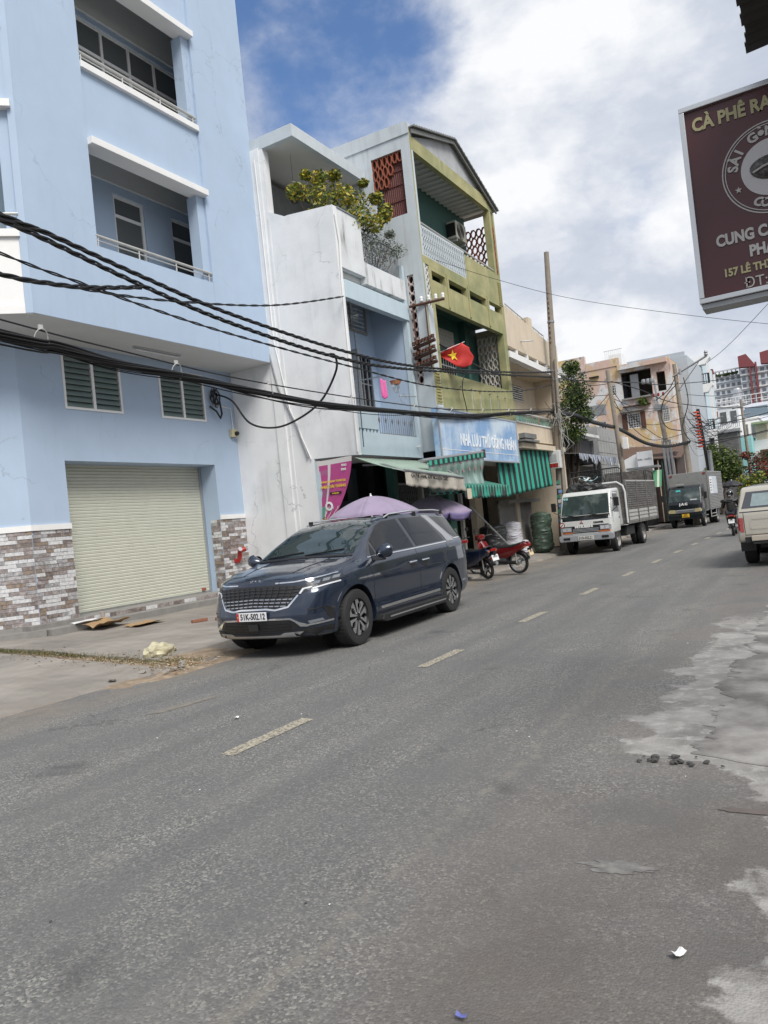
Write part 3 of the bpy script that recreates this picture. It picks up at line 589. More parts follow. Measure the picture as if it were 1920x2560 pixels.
mc.tube([(BX+.02, 13.2, 4.68), (BX+.12, 13.3, 4.55), (BX+.12, 13.42, 4.40), (BX+.1, 13.5, 4.52), (BX+.1, 13.46, 4.8)], .022, 8)
single('cable_coil', mc, M_['wire'], 'tangled coil of black cable hanging by the second window', 'cable coil', smooth=True)
# ================================================================== weathered white corner house
YW, YE, FX = 14.05, 17.12, -8.7
wb = thing('corner_house', 'weathered white house with a planted roof terrace and overhanging balcony', 'house', (-11, 15.6, 0))
def wp(name, mb, m_, par=None, **k): return mb.build(name, m_, par or wb, **k)
DW, LB = M_['dirtywhite'], M_['lightblue']
# side wall facing the camera: ground part to X=-9.85, overhanging part to FX, terrace parapet stepping up at the back
wp('side_wall', MB().prism([(-14, .1), (-9.85, .1), (-9.85, 3.2), (FX, 3.14), (FX, 8.60), (-9.88, 8.72), (-10.02, 8.72), (-10.02, 8.74), (-10.7, 9.10), (-10.75, 9.45), (-14, 9.5)], 'y', YW, YW+.16), DW)
wp('pier', MB().box(-10.78, -10.52, YW-.035, YW-.002, .15, 10.45).box(-10.45, -10.40, YW-.012, YW-.002, .3, 8.8), DW)
wp('foundation', MB().box(-12.1, -9.82, YW-.05, YW-.003, .1, .5), DW)
# roof canopy with side and front beams
RB = MB().box(-14, -9.55, YW+.0, YW+.14, 10.43, 10.68).box(-9.70, -9.551, YW+.14, 17.45, 10.35, 10.62).box(-9.62, -9.40, YW-.02, 17.2, 10.36, 10.62) if False else MB().box(-14, -9.552, YW, YW+.14, 10.42, 10.70).box(-9.70, -9.55, YW+.14, 17.19, 10.42, 10.70)
wp('roof_beam', RB, M_['paleblue']); wp('roof_slab', MB().box(-13.9, -9.70, YW+.14, 17.19, 10.46, 10.60), M_['ceil'])
wp('post', MB().box(-10.76, -10.42, YW+.002, YW+.22, 8.75, 10.42), DW); wp('post', MB().box(-11.02, -10.86, YW+.01, YW+.15, 9.4, 10.42), M_['galv'])
wp('tiled_lean_to', MB().add([(-13.5, YW+.4, 9.5), (-11.2, YW+.4, 9.5), (-11.2, YE, 9.5), (-13.5, YE, 9.5), (-14, YW+.4, 10.4), (-11.2, YW+.4, 10.3), (-11.2, YE, 10.3), (-14, YE, 10.4)], [(3,2,1,0),(4,5,6,7),(0,1,5,4),(2,3,7,6),(1,2,6,5)]), M_['sheet'])
for i in range(6): wp('roof_batten', MB().box(-13.2, -11.18, YW+.6+i*.42, YW+.64+i*.42, 9.44, 9.499), M_['galv'])
wp('terrace_back_wall', MB().box(-12.1, -11.95, YW+.17, 17.19, 7.3, 9.3), M_['stainwhite']); wp('terrace_dark_wall', MB().box(-12.0, -11.93, YW+.17, 17.19, 9.301, 10.42), mat('dark_boards', (.045, .043, .04), .9, var=.4, vscale=5))  # near-black upper wall above the stained one
for i in range(7): wp('terrace_batten', MB().box(-11.925, -11.89, YW+.3, 17.1, 9.36+i*.15, 9.39+i*.15), M_['galv'])
# front: terrace parapet, slab, second beam, opening, balcony
wp('front_parapet', MB().box(FX-.14, FX, YW+.161, 15.19, 7.27, 8.58), M_['stainwhite']); wp('parapet_coping', MB().box(FX-.15, FX+.02, YW+.161, 15.19, 8.582, 8.61), M_['galv'])
wp('terrace_upstand', MB().box(FX-.16, FX, 15.192, YE, 7.12, 7.62), M_['stainwhite'])
wp('terrace_slab', MB().box(-12.9, FX-.161, YW+.165, YE, 7.12, 7.30), M_['ceil']); wp('end_post', MB().box(FX-.14, FX-.002, 17.02, YE+.02, 3.66, 8.0), LB)
wp('lintel_beam', MB().box(FX-.14, FX+.03, YW+.162, YE, 6.60, 7.0), LB, bevel=.008); wp('recess_wall', MB().box(FX-.9, FX-.14, YW+.3, YE, 7.001, 7.118), M_['conc'])
wp('rear_wall', MB().wall('x', -9.72, -9.86, YW+.165, YE, 3.3, 7.12, [(15.62, 16.78, 4.4, 5.82), (15.62, 16.64, 6.43, 7.10)]), M_['blue'])
wp('balcony_end_wall', MB().box(-9.72, FX-.141, YE-.08, YE+.001, 3.3, 7.12), M_['blue'])
wp('balcony_slab', MB().box(-9.86, FX-.16, YW+.162, YE, 3.16, 3.3), M_['ceil'])
wp('balcony_fascia', MB().box(FX-.16, FX, YW+.161, YE+.02, 3.15, 3.66), LB); wp('balcony_parapet', MB().box(FX-.12, FX-.003, YW+.162, 15.08, 3.74, 4.22), LB)
for i in range(6): wp('gap_block', MB().box(FX-.10, FX-.02, 14.3+i*.15, 14.38+i*.15, 3.661, 3.739), LB)
wp('balcony_rail_cap', MB().tube([(FX-.06, YW+.17, 4.25), (FX-.06, 17.0, 4.25)], .022), M_['galv'])
lv = None
for i in range(6):
    z = 6.48+i*.105; lv = wp('louvre_slat', MB().cbox((-9.74, 16.13, z), (.09, .98, .02), Matrix.Rotation(R(35), 3, 'Y')), M_['paleblue'])
wp('louvre_frame', MB().wall('x', -9.715, -9.68, 15.56, 16.70, 6.38, 7.115, [(15.62, 16.64, 6.43, 7.07)]).box(-9.72, -9.69, 15.95, 15.99, 6.43, 7.07), M_['conc'])
dr = wp('door', MB().box(-9.82, -9.78, 15.64, 16.76, 4.42, 5.8), M_['dark'])
for i in range(6): wp('door_bar', MB().box(-9.73, -9.70, 15.64+i*.215, 15.68+i*.215, 4.42, 5.82), M_['galv'], dr)
wp('door_leaf', MB().box(-9.72, -9.35, 15.58, 15.62, 4.42, 5.82), M_['galv'])
for z in (4.45, 5.1, 5.78): wp('door_bar', MB().box(-9.728, -9.705, 15.64, 16.76, z, z+.03), M_['galv'], dr)
# balusters with small ornaments
def balustrade(y0, y1, z0, z1, n, x, par, orn):
    wp('rail', MB().box(x-.02, x+.02, y0, y1, z1-.03, z1).box(x-.015, x+.015, y0, y1, z0, z0+.02), M_['galv'], par)
    b = None
    for i in range(n):
        y = y0+.03+(y1-y0-.06)*i/(n-1)
        mb = MB().tube([(x, y, z0), (x, y, z1-.03)], .008, 5)
        if orn and i % 3 == 1: mb.add([(x-.012, y-.035, (z0+z1)/2+.05), (x-.012, y, (z0+z1)/2-.03), (x-.012, y+.035, (z0+z1)/2+.05), (x-.012, y, (z0+z1)/2+.11), (x+.012, y-.035, (z0+z1)/2+.05), (x+.012, y, (z0+z1)/2-.03), (x+.012, y+.035, (z0+z1)/2+.05), (x+.012, y, (z0+z1)/2+.11)], [(0,1,2,3),(7,6,5,4),(0,4,5,1),(1,5,6,2),(2,6,7,3),(3,7,4,0)])
        wp('baluster', mb, M_['galv'], par)
balustrade(15.2, 17.02, 7.64, 8.38, 25, FX-.07, None, True); balustrade(15.1, 16.98, 3.67, 4.23, 19, FX-.06, None, True)
wp('white_drain_pipe', MB().tube([(FX+.03, YW+.03, 8.4), (FX+.04, YW+.10, 7.8), (FX+.03, YW+.03, 6.9), (FX+.02, YW-.01, 3.2)], .022), M_['white'], smooth=True)
wp('drain_spout', MB().tube([(FX-.01, 16.85, 3.42), (FX+.10, 16.85, 3.42)], .018), M_['white'])
def sidepipe(pts, r, m_, lab): single('wall_pipe', MB().tube(pts, r, 8), m_, lab, 'pipe', smooth=True)
sidepipe([(-10.85, YW-.05, 8.95), (-10.82, YW-.04, 6), (-10.6, YW-.05, 4.9), (-10.2, YW-.04, 4.0), (-9.98, YW-.04, 3.25)], .022, M_['galv'], 'grey pipe bending down the weathered white side wall')
sidepipe([(-10.62, YW-.06, 10.2), (-10.6, YW-.06, 8.9), (-10.6, YW-.04, 6.0), (-10.35, YW-.03, 4.4), (-9.9, YW-.03, 3.2)], .014, M_['white'], 'thin white pipe on the weathered side wall')
sidepipe([(-11.6, YW-.1, 10.5), (-11.0, YW-.1, 10.72), (-10.95, YW-.06, 10.6), (-10.9, YW-.06, 9.0)], .03, M_['galv'], 'grey pipe over the terrace roof edge beside the blue building')
# ground floor shop recess
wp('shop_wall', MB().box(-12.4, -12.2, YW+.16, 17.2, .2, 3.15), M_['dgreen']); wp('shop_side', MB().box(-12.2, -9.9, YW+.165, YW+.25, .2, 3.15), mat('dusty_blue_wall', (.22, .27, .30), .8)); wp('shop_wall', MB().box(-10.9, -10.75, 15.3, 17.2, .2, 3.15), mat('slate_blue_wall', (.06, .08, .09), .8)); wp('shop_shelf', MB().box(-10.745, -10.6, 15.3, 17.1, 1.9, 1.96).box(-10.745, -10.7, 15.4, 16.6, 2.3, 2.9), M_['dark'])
wp('corner_column', MB().box(-9.85, -9.72, YW+.0, YW+.25, .1, 3.14), LB); wp('shop_floor', MB().box(-12.2, -9.7, YW+.17, 17.2, .1, .36), M_['conc'])
wp('transom_window', MB().box(-10.749, -10.72, 15.5, 16.9, 2.35, 2.9), M_['glass'])
# ---- things on the balcony and terrace
cr_ = thing('clothes_rack', 'steel clothes pole with a fan grille and wire hangers on the white balcony', 'clothes rack', (-8.9, 15.6, 4.25))
MB().tube([(-9.5, 15.25, 5.0), (-8.75, 15.05, 4.92), (-8.3, 14.98, 4.9)], .014).tube([(-8.7, 16.2, 4.62), (-8.45, 16.6, 4.6)], .014).build('pole', M_['alu'], cr_)
fg = MB()
for r_ in (.06, .10, .14, .17): fg.tube([(-8.62, 15.95+r_*math.cos(a*.2618), 4.78+r_*.75*math.sin(a*.2618)) for a in range(25)], .004, 4, False)
for k in range(12): a = k*.5236; fg.tube([(-8.6, 15.95+.04*math.cos(a), 4.78+.03*math.sin(a)), (-8.62, 15.95+.17*math.cos(a), 4.78+.13*math.sin(a))], .003, 4)
fg.tube([(-8.62, 16.25+.13*math.cos(a*.2618), 4.55+.12*math.sin(a*.2618)) for a in range(25)], .004, 4, False)
fg.build('wire_grille', M_['galv'], cr_)
tw = MB()
def TW(u, v): return (-8.62+.03*math.sin(u*9)*v, 15.22+u*.26, 4.90-v*(.42+.03*math.sin(u*5))+.02*math.sin(u*7))
tw.grid(10, 12, TW); single('towel', tw, mat('pink_cloth', (.75, .12, .38), .9, var=.15, vscale=10, sheen=.3), 'bright pink towel hanging on the balcony clothes pole', 'towel', solid=.008, smooth=True)
single('washing_basket', MB().lathe([(.0, 0), (.10, 0), (.14, .08), (.145, .085), (.12, .08), (0, .02)], (-8.62, 15.95, 4.86), 16), mat('orange_plastic', (.55, .22, .12), .5), 'small orange basket perched on the wire grille', 'basket')
def leaf_cloud(centers, n, size, m_idx, seed, flat=.3):
    mb = MB(); rr = random.Random(seed)
    for i in range(n):
        c, r_ = rr.choice(centers); c = Vector(c)
        q = Vector((rr.gauss(0, 1), rr.gauss(0, 1), rr.gauss(0, 1))).normalized()*r_*(rr.random()**.45)
        p = c+Vector((q.x, q.y, q.z*.8)); a, b = Vector((rr.gauss(0, 1), rr.gauss(0, 1), rr.gauss(0, .6))).normalized(), Vector((rr.gauss(0, 1), rr.gauss(0, 1), rr.gauss(0, 1))).normalized()
        s = size*rr.uniform(.6, 1.3); b = (b-a*b.dot(a)).normalized()*s*.45; a = a*s; mb.mi = rr.choice(m_idx)
        mb.add([p-a, p-a*.1+b, p+a, p-a*.1-b], [(0, 1, 2, 3)])
    return mb
LF = [mat('leaf_%s' % n_, c, .55, spec=.4) for n_, c in (('green', (.055, .10, .02)), ('lime', (.16, .21, .03)), ('yellow', (.42, .34, .04)), ('dark', (.025, .05, .015)), ('silver', (.20, .23, .20)), ('olive', (.10, .11, .04)), ('red', (.25, .05, .04)))]
BARK = mat('bark', (.10, .075, .055), .9, var=.3, vscale=9, bump=.4)
def branches(root, tips, r0, name='trunk', par=None, jit=.12, seed=1, m_=None):
    rr = random.Random(seed); mb = MB(); root = Vector(root)
    for t_ in tips:
        t_ = Vector(t_); p = [root]; 
        for k in range(1, 5): f = k/4; p.append(root.lerp(t_, f)+Vector((rr.gauss(0, 1), rr.gauss(0, 1), rr.gauss(0, .5)))*jit*(1-f)+Vector((0, 0, .10*math.sin(f*3.14))))
        mb.tube(p, [r0*(1-.85*k/4) for k in range(5)], 6)
    return mb.build(name, m_ or BARK, par, smooth=True)
t1 = thing('terrace_shrub', 'yellow green leafy shrub spilling over the white terrace wall', 'shrub', (-9.2, 14.9, 7.3))
cs_ = [((-9.9, 14.5, 9.4), .22), ((-9.4, 14.8, 9.65), .2), ((-8.55, 16.2, 9.1), .15), ((-9.5, 14.6, 9.3), .26), ((-9.3, 14.7, 8.9), .30), ((-9.0, 14.9, 9.2), .28), ((-8.9, 15.4, 9.15), .28), ((-8.75, 15.3, 8.75), .30), ((-8.6, 15.6, 8.6), .22), ((-8.5, 16.0, 8.85), .16), ((-9.2, 15.1, 9.75), .14), ((-8.6, 15.9, 9.3), .16), ((-8.95, 15.0, 8.55), .3), ((-9.6, 14.5, 9.7), .12), ((-8.8, 15.7, 9.65), .10)]
branches((-9.3, 14.9, 7.4), [c for c, r_ in cs_], .03, 'stems', t1); leaf_cloud([(c, r_*1.25) for c, r_ in cs_], 3900, .055, (0, 1, 1, 1, 2, 2, 2, 5), 3).build('leaves', LF, t1, weld=False)
t2 = thing('dry_shrub', 'silver grey wispy shrub behind the terrace railing', 'shrub', (-9.0, 16.0, 7.3))
cs2 = [((-8.9, 15.9, 8.5), .25), ((-8.8, 16.4, 8.4), .28), ((-8.7, 16.8, 8.3), .22), ((-8.9, 16.2, 8.0), .28), ((-8.8, 15.6, 8.1), .3), ((-8.75, 16.7, 8.7), .12)]
branches((-9.0, 16.1, 7.35), [(c[0]+rnd.gauss(0, .15), c[1]+rnd.gauss(0, .15), c[2]+rnd.gauss(0, .15)) for c, r_ in cs2 for k in range(5)], .01, 'stems', t2, seed=4); leaf_cloud([(c, r_*1.2) for c, r_ in cs2], 1700, .03, (4, 4, 4, 5, 3), 5).build('leaves', LF, t2, weld=False)
for i, (y, c) in enumerate([(15.75, 'a'), (16.1, 'b'), (16.5, 'c')]):
    p = thing('flower_pot', ['blue plastic pot nearest the terrace corner', 'blue plastic pot in the middle of the terrace railing', 'blue plastic pot at the far end of the terrace'][i], 'plant pot', (FX-.25, y, 7.3), 'pots behind the terrace railing')
    MB().lathe([(0, 0), (.09, 0), (.13, .2), (.14, .2), (.12, .19), (0, .17)], (FX-.25, y, 7.3+.25), 14).build('pot', mat('blue_plastic', (.05, .16, .35), .4), p, smooth=True)
    leaf_cloud([((FX-.25, y, 7.62), .13)], 90, .03, (0, 1, 3), 20+i).build('plant', LF, p, weld=False)
hp = thing('hanging_basket', 'hanging plant pot under the terrace roof beside the post', 'hanging basket', (-10.1, 14.7, 9.2)); MB().lathe([(0, 0), (.08, .02), (.13, .16), (.135, .16), (.1, .15), (0, .14)], (-10.1, 14.7, 9.25), 14).build('pot', M_['black'], hp, smooth=True); MB().tube([(-10.1, 14.7, 9.4), (-10.1, 14.7, 10.44)], .004, 4).build('wire', M_['wire'], hp); leaf_cloud([((-10.1, 14.7, 9.5), .17)], 160, .035, (3, 0, 5), 40).build('plant', LF, hp, weld=False)
bh = thing('pipe_shrine', 'small green roofed box at the wall top next to the blue building', 'shrine', (-11.0, YW, 9.3)); MB().prism([(-11.5, 9.52), (-11.45, 9.56), (-10.95, 9.86), (-10.93, 9.80)], 'y', YW-.1, YW+.25).build('roof', mat('pale_green_tin', (.30, .45, .33), .6), bh); MB().box(-11.35, -11.0, YW-.04, YW+.2, 9.46, 9.62).build('box', M_['black'], bh)
# ---------------- advertising banner in the shop corner
bn = thing('shop_banner', 'pink and white advertising banner sagging at the shop corner', 'banner', (-9.4, YW+.02, 1.9))
def BN(u, v):
    w_ = 1.0-.95*v**1.6; x = -9.78+u*w_*.98; return (x, YW-.02+.03*math.sin(u*5+v*4)-.05*u, 3.13-v*1.62+.02*math.sin(u*6)*v)
def banner_mat():
    M = mat('printed_banner', (.55, .10, .30), .6); return M
bmb = MB(); bmb.grid(24, 30, BN)
fi = 0
for j in range(30):
    for i in range(24):
        u, v = (i+.5)/24, (j+.5)/30; k = 0
        if v < .06 or abs(u-.34) < .03 or u < .04: k = 1
        elif v > .80: k = 2 if (i//3+j//2) % 2 else 1
        elif v > .62: k = 3 if u < .34 else (0 if (i+j) % 5 else 1)
        elif .12 < v < .50 and u < .32: k = 4 if (j//3) % 3 == 1 else 0
        bmb.m[fi] = k; fi += 1
bmb.build('cloth', [mat('banner_magenta', (.48, .07, .25), .55, var=.1, vscale=4), mat('banner_white', (.66, .63, .62), .6), mat('banner_yellow', (.60, .42, .04), .6), mat('banner_green', (.12, .35, .28), .6), mat('banner_dull_pink', (.40, .12, .26), .55)], bn, smooth=True)
def BNp(u, v, dz=0): q = Vector(BN(u, v)); q.y -= .012; return q
def bn_text(s, u, v, size, m_): p_ = BNp(u, v); text_mb(s, size, frame(p_, (1, 0, -.01), (0, 0, 1)), .002, .003).build('lettering', m_, bn)
YEL = mat('yellow_print', (.75, .52, .05), .6)
bn_text('mo', .80, .10, .10, M_['white']); bn_text('mo', .80, .155, .10, M_['white']); bn_text('THANH TOAN QR', .62, .30, .058, YEL); bn_text('ƯU ĐÃI THÁNG', .60, .37, .080, YEL); bn_text('HÀNH', .17, .30, .05, YEL); bn_text('NHẬN', .17, .37, .06, YEL); bn_text('diachimomo', .66, .46, .035, YEL)
MB().cbox(BNp(.62, .46)+Vector((.03, .005, 0)), (.30, .004, .06)).build('black_label', M_['black'], bn)
MB().lathe([(.055, 0), (.10, .004), (.10, .012), (.055, .012)], BNp(.50, .63)-Vector((0, .012, 0)), 20, 'y').build('ring_emblem', M_['white'], bn)
bn_text('C', .30, .80, .09, M_['brickred']); bn_text('HAN', .22, .87, .08, M_['brickred'])
# ================================================================== olive green house
GX, G0, G1 = -8.2, 17.2, 22.65
gb = thing('green_house', 'olive green house with breeze block screens and a gabled tin roof', 'house', (-10.5, 20, 0))
def gp(name, mb, m_, par=None, **k): return mb.build(name, m_, par or gb, **k)
GR, PB = M_['green'], M_['paleblue']
# camera-side wall (pale), with the big screened opening and the narrow screen
gp('side_wall', MB().wall('y', G0, G0+.15, -14.5, GX-.002, 3.3, 11.25, [(-9.35, -8.46, 9.30, 10.93), (-8.67, -8.49, 5.0, 7.76)]), PB)
gp('side_parapet', MB().prism([(-14.5, 11.252), (GX-.002, 11.252), (GX-.002, 11.52), (-8.26, 11.56), (-10.6, 11.62), (-14.5, 11.62)], 'y', G0-.03, G0+.15), PB)
gp('side_moulding', MB().box(-14.5, -9.9, G0-.02, G0-.002, 10.35, 10.40).box(-9.94, -9.9, G0-.02, G0-.002, 9.9, 10.35), PB)
# hexagonal breeze blocks
def hexblock(w_, h_, t_, dep, axis):
    # ring; in the u-z plane
    a, b = w_/2, h_/2; out_ = [(-a*.45, b), (a*.45, b), (a, b*.35), (a, -b*.35), (a*.45, -b), (-a*.45, -b), (-a, -b*.35), (-a, b*.35)]
    mb = MB(); n = 8; P = (lambda u, v, d_: (d_, u, v)) if axis == 'x' else (lambda u, v, d_: (u, d_, v))
    inn = [(u*(1-2*t_/w_), v*(1-2*t_/h_)) for u, v in out_]
    vs = [P(u, v, -dep/2) for u, v in out_]+[P(u, v, -dep/2) for u, v in inn]+[P(u, v, dep/2) for u, v in out_]+[P(u, v, dep/2) for u, v in inn]
    fs = []
    for i in range(n): j = (i+1) % n; fs += [(i, j, n+j, n+i), (2*n+i, 3*n+i, 3*n+j, 2*n+j), (i, 2*n+i, 2*n+j, j), (n+i, n+j, 3*n+j, 3*n+i)]
    return mb.add(vs, fs)
nblk = [0]
def screen(axis, d_, u0, u1, z0, z1, w_, h_, m_, dep=.08, t_=.025, keep=None, par=None):
    src = None; cw, ch = w_*.98, h_*.98; nu, nv = max(1, round((u1-u0)/cw)), max(1, round((z1-z0)/ch)); cw, ch = (u1-u0)/nu, (z1-z0)/nv
    stuff = MB()
    for i in range(nu):
        for j in range(nv):
            u, z = u0+cw*(i+.5), z0+ch*(j+.5)
            if keep and not keep(i, j, nu, nv): continue
            c = Vector((d_, u, z)) if axis == 'x' else Vector((u, d_, z))
            if nblk[0] < 295:
                if src is None:
                    src = gp('breeze_block', (lambda b_: MB().add([Vector(q)+c for q in b_.v], b_.f))(hexblock(cw, ch, t_, dep, axis)), m_, par); c0_ = c
                else: inst(src, c-c0_+ORG[gb.name], par or gb)
                nblk[0] += 1
            else: h = hexblock(cw, ch, t_, dep, axis); stuff.add([Vector(q)+c for q in h.v], h.f)
    if stuff.v: tag(gp('breeze_block_screen', stuff, m_, par), kind='stuff')
ORG_gb = ORG[gb.name]
screen('y', G0+.07, -9.35, -8.46, 9.32, 10.93, .145, .27, M_['brickred'], keep=lambda i, j, nu, nv: j == nv-1 or (j == nv-2 and i < 4) or (j == nv-3 and i < 3) or (j == nv-4 and i < 1) or (j == 0 and i < 3))
cs0 = None
for i in range(12):
    x = -9.12+i*.056
    if cs0 is None: cs0 = gp('iron_sheet_rib', MB().prism([(-9.14, G0+.12), (-9.12, G0+.10), (-9.105, G0+.10), (-9.085, G0+.12), (-9.085, G0+.13), (-9.14, G0+.13)], 'z', 9.31, 10.72), M_['maroon'])
    else: inst(cs0, ORG_gb+Vector((i*.056, 0, 0)), gb)
gp('iron_sheet', MB().box(-9.16, -8.462, G0+.131, G0+.149, 9.31, 10.9), M_['maroon'])
for z in (9.7, 10.1, 10.45): gp('iron_batten', MB().box(-9.14, -8.465, G0+.085, G0+.099, z, z+.03), M_['maroon'])
screen('y', G0+.07, -8.67, -8.49, 5.0, 7.76, .18, .23, M_['pinkish'])
gp('screen_backing', MB().box(-8.67, -8.49, G0+.151, G0+.16, 5.0, 7.76), M_['dark'])
# front frame
gp('top_beam', MB().box(GX-.14, GX, G0+.061, G1-.101, 10.86, 11.22), GR); gp('right_column', MB().box(GX-.20, GX-.003, 22.26, 22.42, 8.7, 10.86), GR)
gp('left_edge', MB().box(GX-.16, GX-.001, G0+.001, G0+.06, 4.35, 11.4), GR); gp('right_edge', MB().box(GX-.25, GX, G1-.10, G1, 4.35, 10.86), GR)
gp('soffit_corrugated', MB().box(-9.2, GX-.141, G0+.16, G1-.02, 10.99, 11.02), M_['ceil'])
rb0 = None
for i in range(18):
    if rb0 is None: rb0 = gp('soffit_rib', MB().box(-9.19, GX-.20, G0+.25, G0+.33, 10.93, 10.989), M_['ceil'])
    else: inst(rb0, ORG_gb+Vector((0, i*.285, 0)), gb)
gp('gable', MB().prism([(G0+.1, 11.221), (G1, 11.221), (G1-.1, 11.22), (20.05, 12.0), (19.7, 12.02)], 'x', GX-.16, GX-.06), M_['ply'])
def roofp(a, b, lab=None):
    (y0, z0), (y1, z1) = a, b; n = 18; mb = MB()
    for i in range(n):
        f0, f1 = i/n, (i+1)/n; fm = (f0+f1)/2
        P = lambda f, up: (y0+(y1-y0)*f, z0+(z1-z0)*f+up)
        for k in range(1): mb.add([(GX+.14, *P(f0, 0)), (GX+.14, *P(fm, .03)), (GX+.14, *P(f1, 0)), (-14, *P(f0, 0)), (-14, *P(fm, .03)), (-14, *P(f1, 0)), (GX+.14, *P(f0, -.03)), (GX+.14, *P(f1, -.03)), (-14, *P(f0, -.03)), (-14, *P(f1, -.03))], [(0,1,4,3),(1,2,5,4),(6,8,9,7),(0,6,7,2,1),(0,3,8,6),(2,7,9,5)])
    gp('roof_slope', mb, M_['sheet'])
roofp((G0+.02, 11.42), (19.9, 12.12)); roofp((19.9, 12.12), (G1+.15, 10.98))
gp('fascia_board', MB().prism([(G0+.05, 11.25), (G0+.05, 11.36), (19.9, 12.07), (G1+.1, 10.95), (G1+.1, 10.87), (19.9, 11.98)], 'x', GX+.04, GX+.08), M_['sheet'])
# top loggia
gp('rear_wall', MB().box(-9.35, -9.2, G0+.15, G1, 7.4, 11.0), M_['dgreen']); gp('loggia_floor', MB().box(-9.2, GX-.15, G0+.16, G1-.1, 8.1, 8.2), M_['dgreen'])
gp('lattice_panel_frame', MB().box(GX-.05, GX-.01, G0+.07, 19.97, 8.93, 8.98).box(GX-.05, GX-.01, G0+.07, 19.97, 8.20, 8.24), PB)
screen('x', GX-.03, G0+.07, 19.97, 8.24, 8.93, .118, .23, PB, dep=.05, t_=.022)
gp('lattice_backing', MB().box(GX-.14, GX-.10, G0+.07, 19.97, 8.2, 8.9), PB)
gp('parapet', MB().box(GX-.14, GX, 19.971, G1-.101, 8.0, 8.90).box(GX-.14, GX, G0+.061, 19.971, 8.0, 8.199), GR)
gp('handrail', MB().tube([(GX-.03, G0+.1, 9.05), (GX-.03, 22.2, 8.98)], .025), M_['steel'])
screen('y', G1-.12, -9.15, -8.42, 8.2, 10.5, .18, .27, M_['brickred']); screen('x', GX-.04, 22.44, 22.54, 8.9, 10.4, .10, .2, M_['brickred'])
ac = thing('air_conditioner', 'beige air conditioner outdoor unit in the top loggia of the green house', 'air conditioner', (-9.0, 21.5, 9.9))
MB().box(-9.19, -8.88, 21.2, 21.95, 9.92, 10.45).build('case', mat('beige_metal', (.48, .46, .40), .5, var=.1), ac, bevel=.02); MB().box(-9.18, -8.9, 21.185, 21.199, 10.0, 10.38).build('grille', M_['black'], ac)
fan = MB()
for k in range(5): fan.lathe([(.05+.045*k, 0), (.058+.045*k, 0), (.058+.045*k, .012), (.05+.045*k, .012), (.05+.045*k, 0)], (-8.875, 21.5, 10.17), 20, 'x')
fan.build('fan_guard', M_['black'], ac); MB().box(-9.2, -8.9, 21.25, 21.29, 9.84, 9.918).build('bracket', M_['steel'], ac); MB().box(-9.2, -8.9, 21.85, 21.89, 9.84, 9.918).build('bracket', M_['steel'], ac)
gp('red_louvre', MB().box(-9.199, -9.16, 19.6, 21.1, 9.55, 9.75), M_['brickred'])
# slot band and second floor
slots = [(17.69, 18.49), (18.71, 19.86), (20.05, 21.27), (21.5, 22.5)]
gp('slot_band', MB().wall('x', GX-.16, GX-.002, G0+.36, G1, 7.05, 8.0, [(a, b, 7.66, 7.90) for a, b in slots]), GR)
gp('slot_back', MB().box(-8.9, -8.86, G0+.36, G1, 7.5, 8.0), M_['conc']); gp('ceiling_slab', MB().box(-9.2, GX-.17, G0+.16, G1-.02, 7.42, 7.5), M_['dgreen'])
for a in (18.5, 19.87, 21.28): gp('rib', MB().box(GX-.002, GX+.03, a+.04, a+.12, 7.1, 8.0), GR)
gp('lamp_panel', MB().box(-8.75, -8.45, 18.4, 20.2, 7.34, 7.419), M_['white'])
screen('x', GX-.06, G0+.07, G0+.36, 6.9, 8.1, .145, .17, M_['offwhite'])
gp('front_left_wall', MB().box(GX-.16, GX-.003, G0+.061, G0+.36, 4.35, 6.9), PB)
gp('rear_wall_lower', MB().wall('x', -9.2, -9.35, G0+.15, G1, 4.4, 7.4, [(19.4, 20.9, 6.55, 7.05), (19.6, 20.8, 5.3, 6.2)]), M_['dgreen'])
screen('x', -9.22, 19.4, 20.9, 6.55, 7.05, .10, .125, M_['offwhite'], dep=.05, t_=.016)
gp('window_grille', MB().box(-9.19, -9.17, 19.6, 20.8, 5.7, 5.73).box(-9.19, -9.17, 19.6, 20.8, 5.95, 5.98), M_['steel']);
for i in range(8): gp('window_bar', MB().box(-9.188, -9.172, 19.62+i*.165, 19.64+i*.165, 5.3, 6.2), M_['steel'])
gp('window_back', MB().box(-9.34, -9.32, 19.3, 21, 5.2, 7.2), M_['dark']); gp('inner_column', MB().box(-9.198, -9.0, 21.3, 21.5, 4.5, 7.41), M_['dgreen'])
screen('y', G1-.14, -9.12, -8.36, 5.35, 7.1, .15, .26, M_['offwhite'], t_=.02); gp('screen_backing', MB().box(-9.12, -8.36, G1-.03, G1-.02, 5.35, 6.6), M_['cream'])
gp('right_column', MB().box(GX-.22, GX-.004, G1-.26, G1-.101, 5.2, 7.05), GR)
gp('spandrel', MB().box(GX-.16, GX-.001, G0+.361, G1-.10, 4.32, 5.30), GR); gp('spandrel', MB().box(GX-.161, GX-.003, G0+.36, G0+.52, 5.30, 7.05), GR)
gp('vent_panel', MB().box(GX-.003, GX+.012, G0+.03, G0+.30, 4.45, 5.28), mat('yellowish_vent', (.42, .38, .16), .8))
for i in range(10): gp('vent_slat', MB().box(GX+.012, GX+.03, G0+.04, G0+.29, 4.5+i*.078, 4.53+i*.078), mat('vent_slat', (.36, .33, .14), .8) if i == 0 else bpy.data.materials['vent_slat'])
for i in range(12): gp('vent_slat', MB().box(GX-.001, GX+.02, 22.34, 22.6, 7.95+i*.062, 7.98+i*.062), bpy.data.materials['vent_slat'])
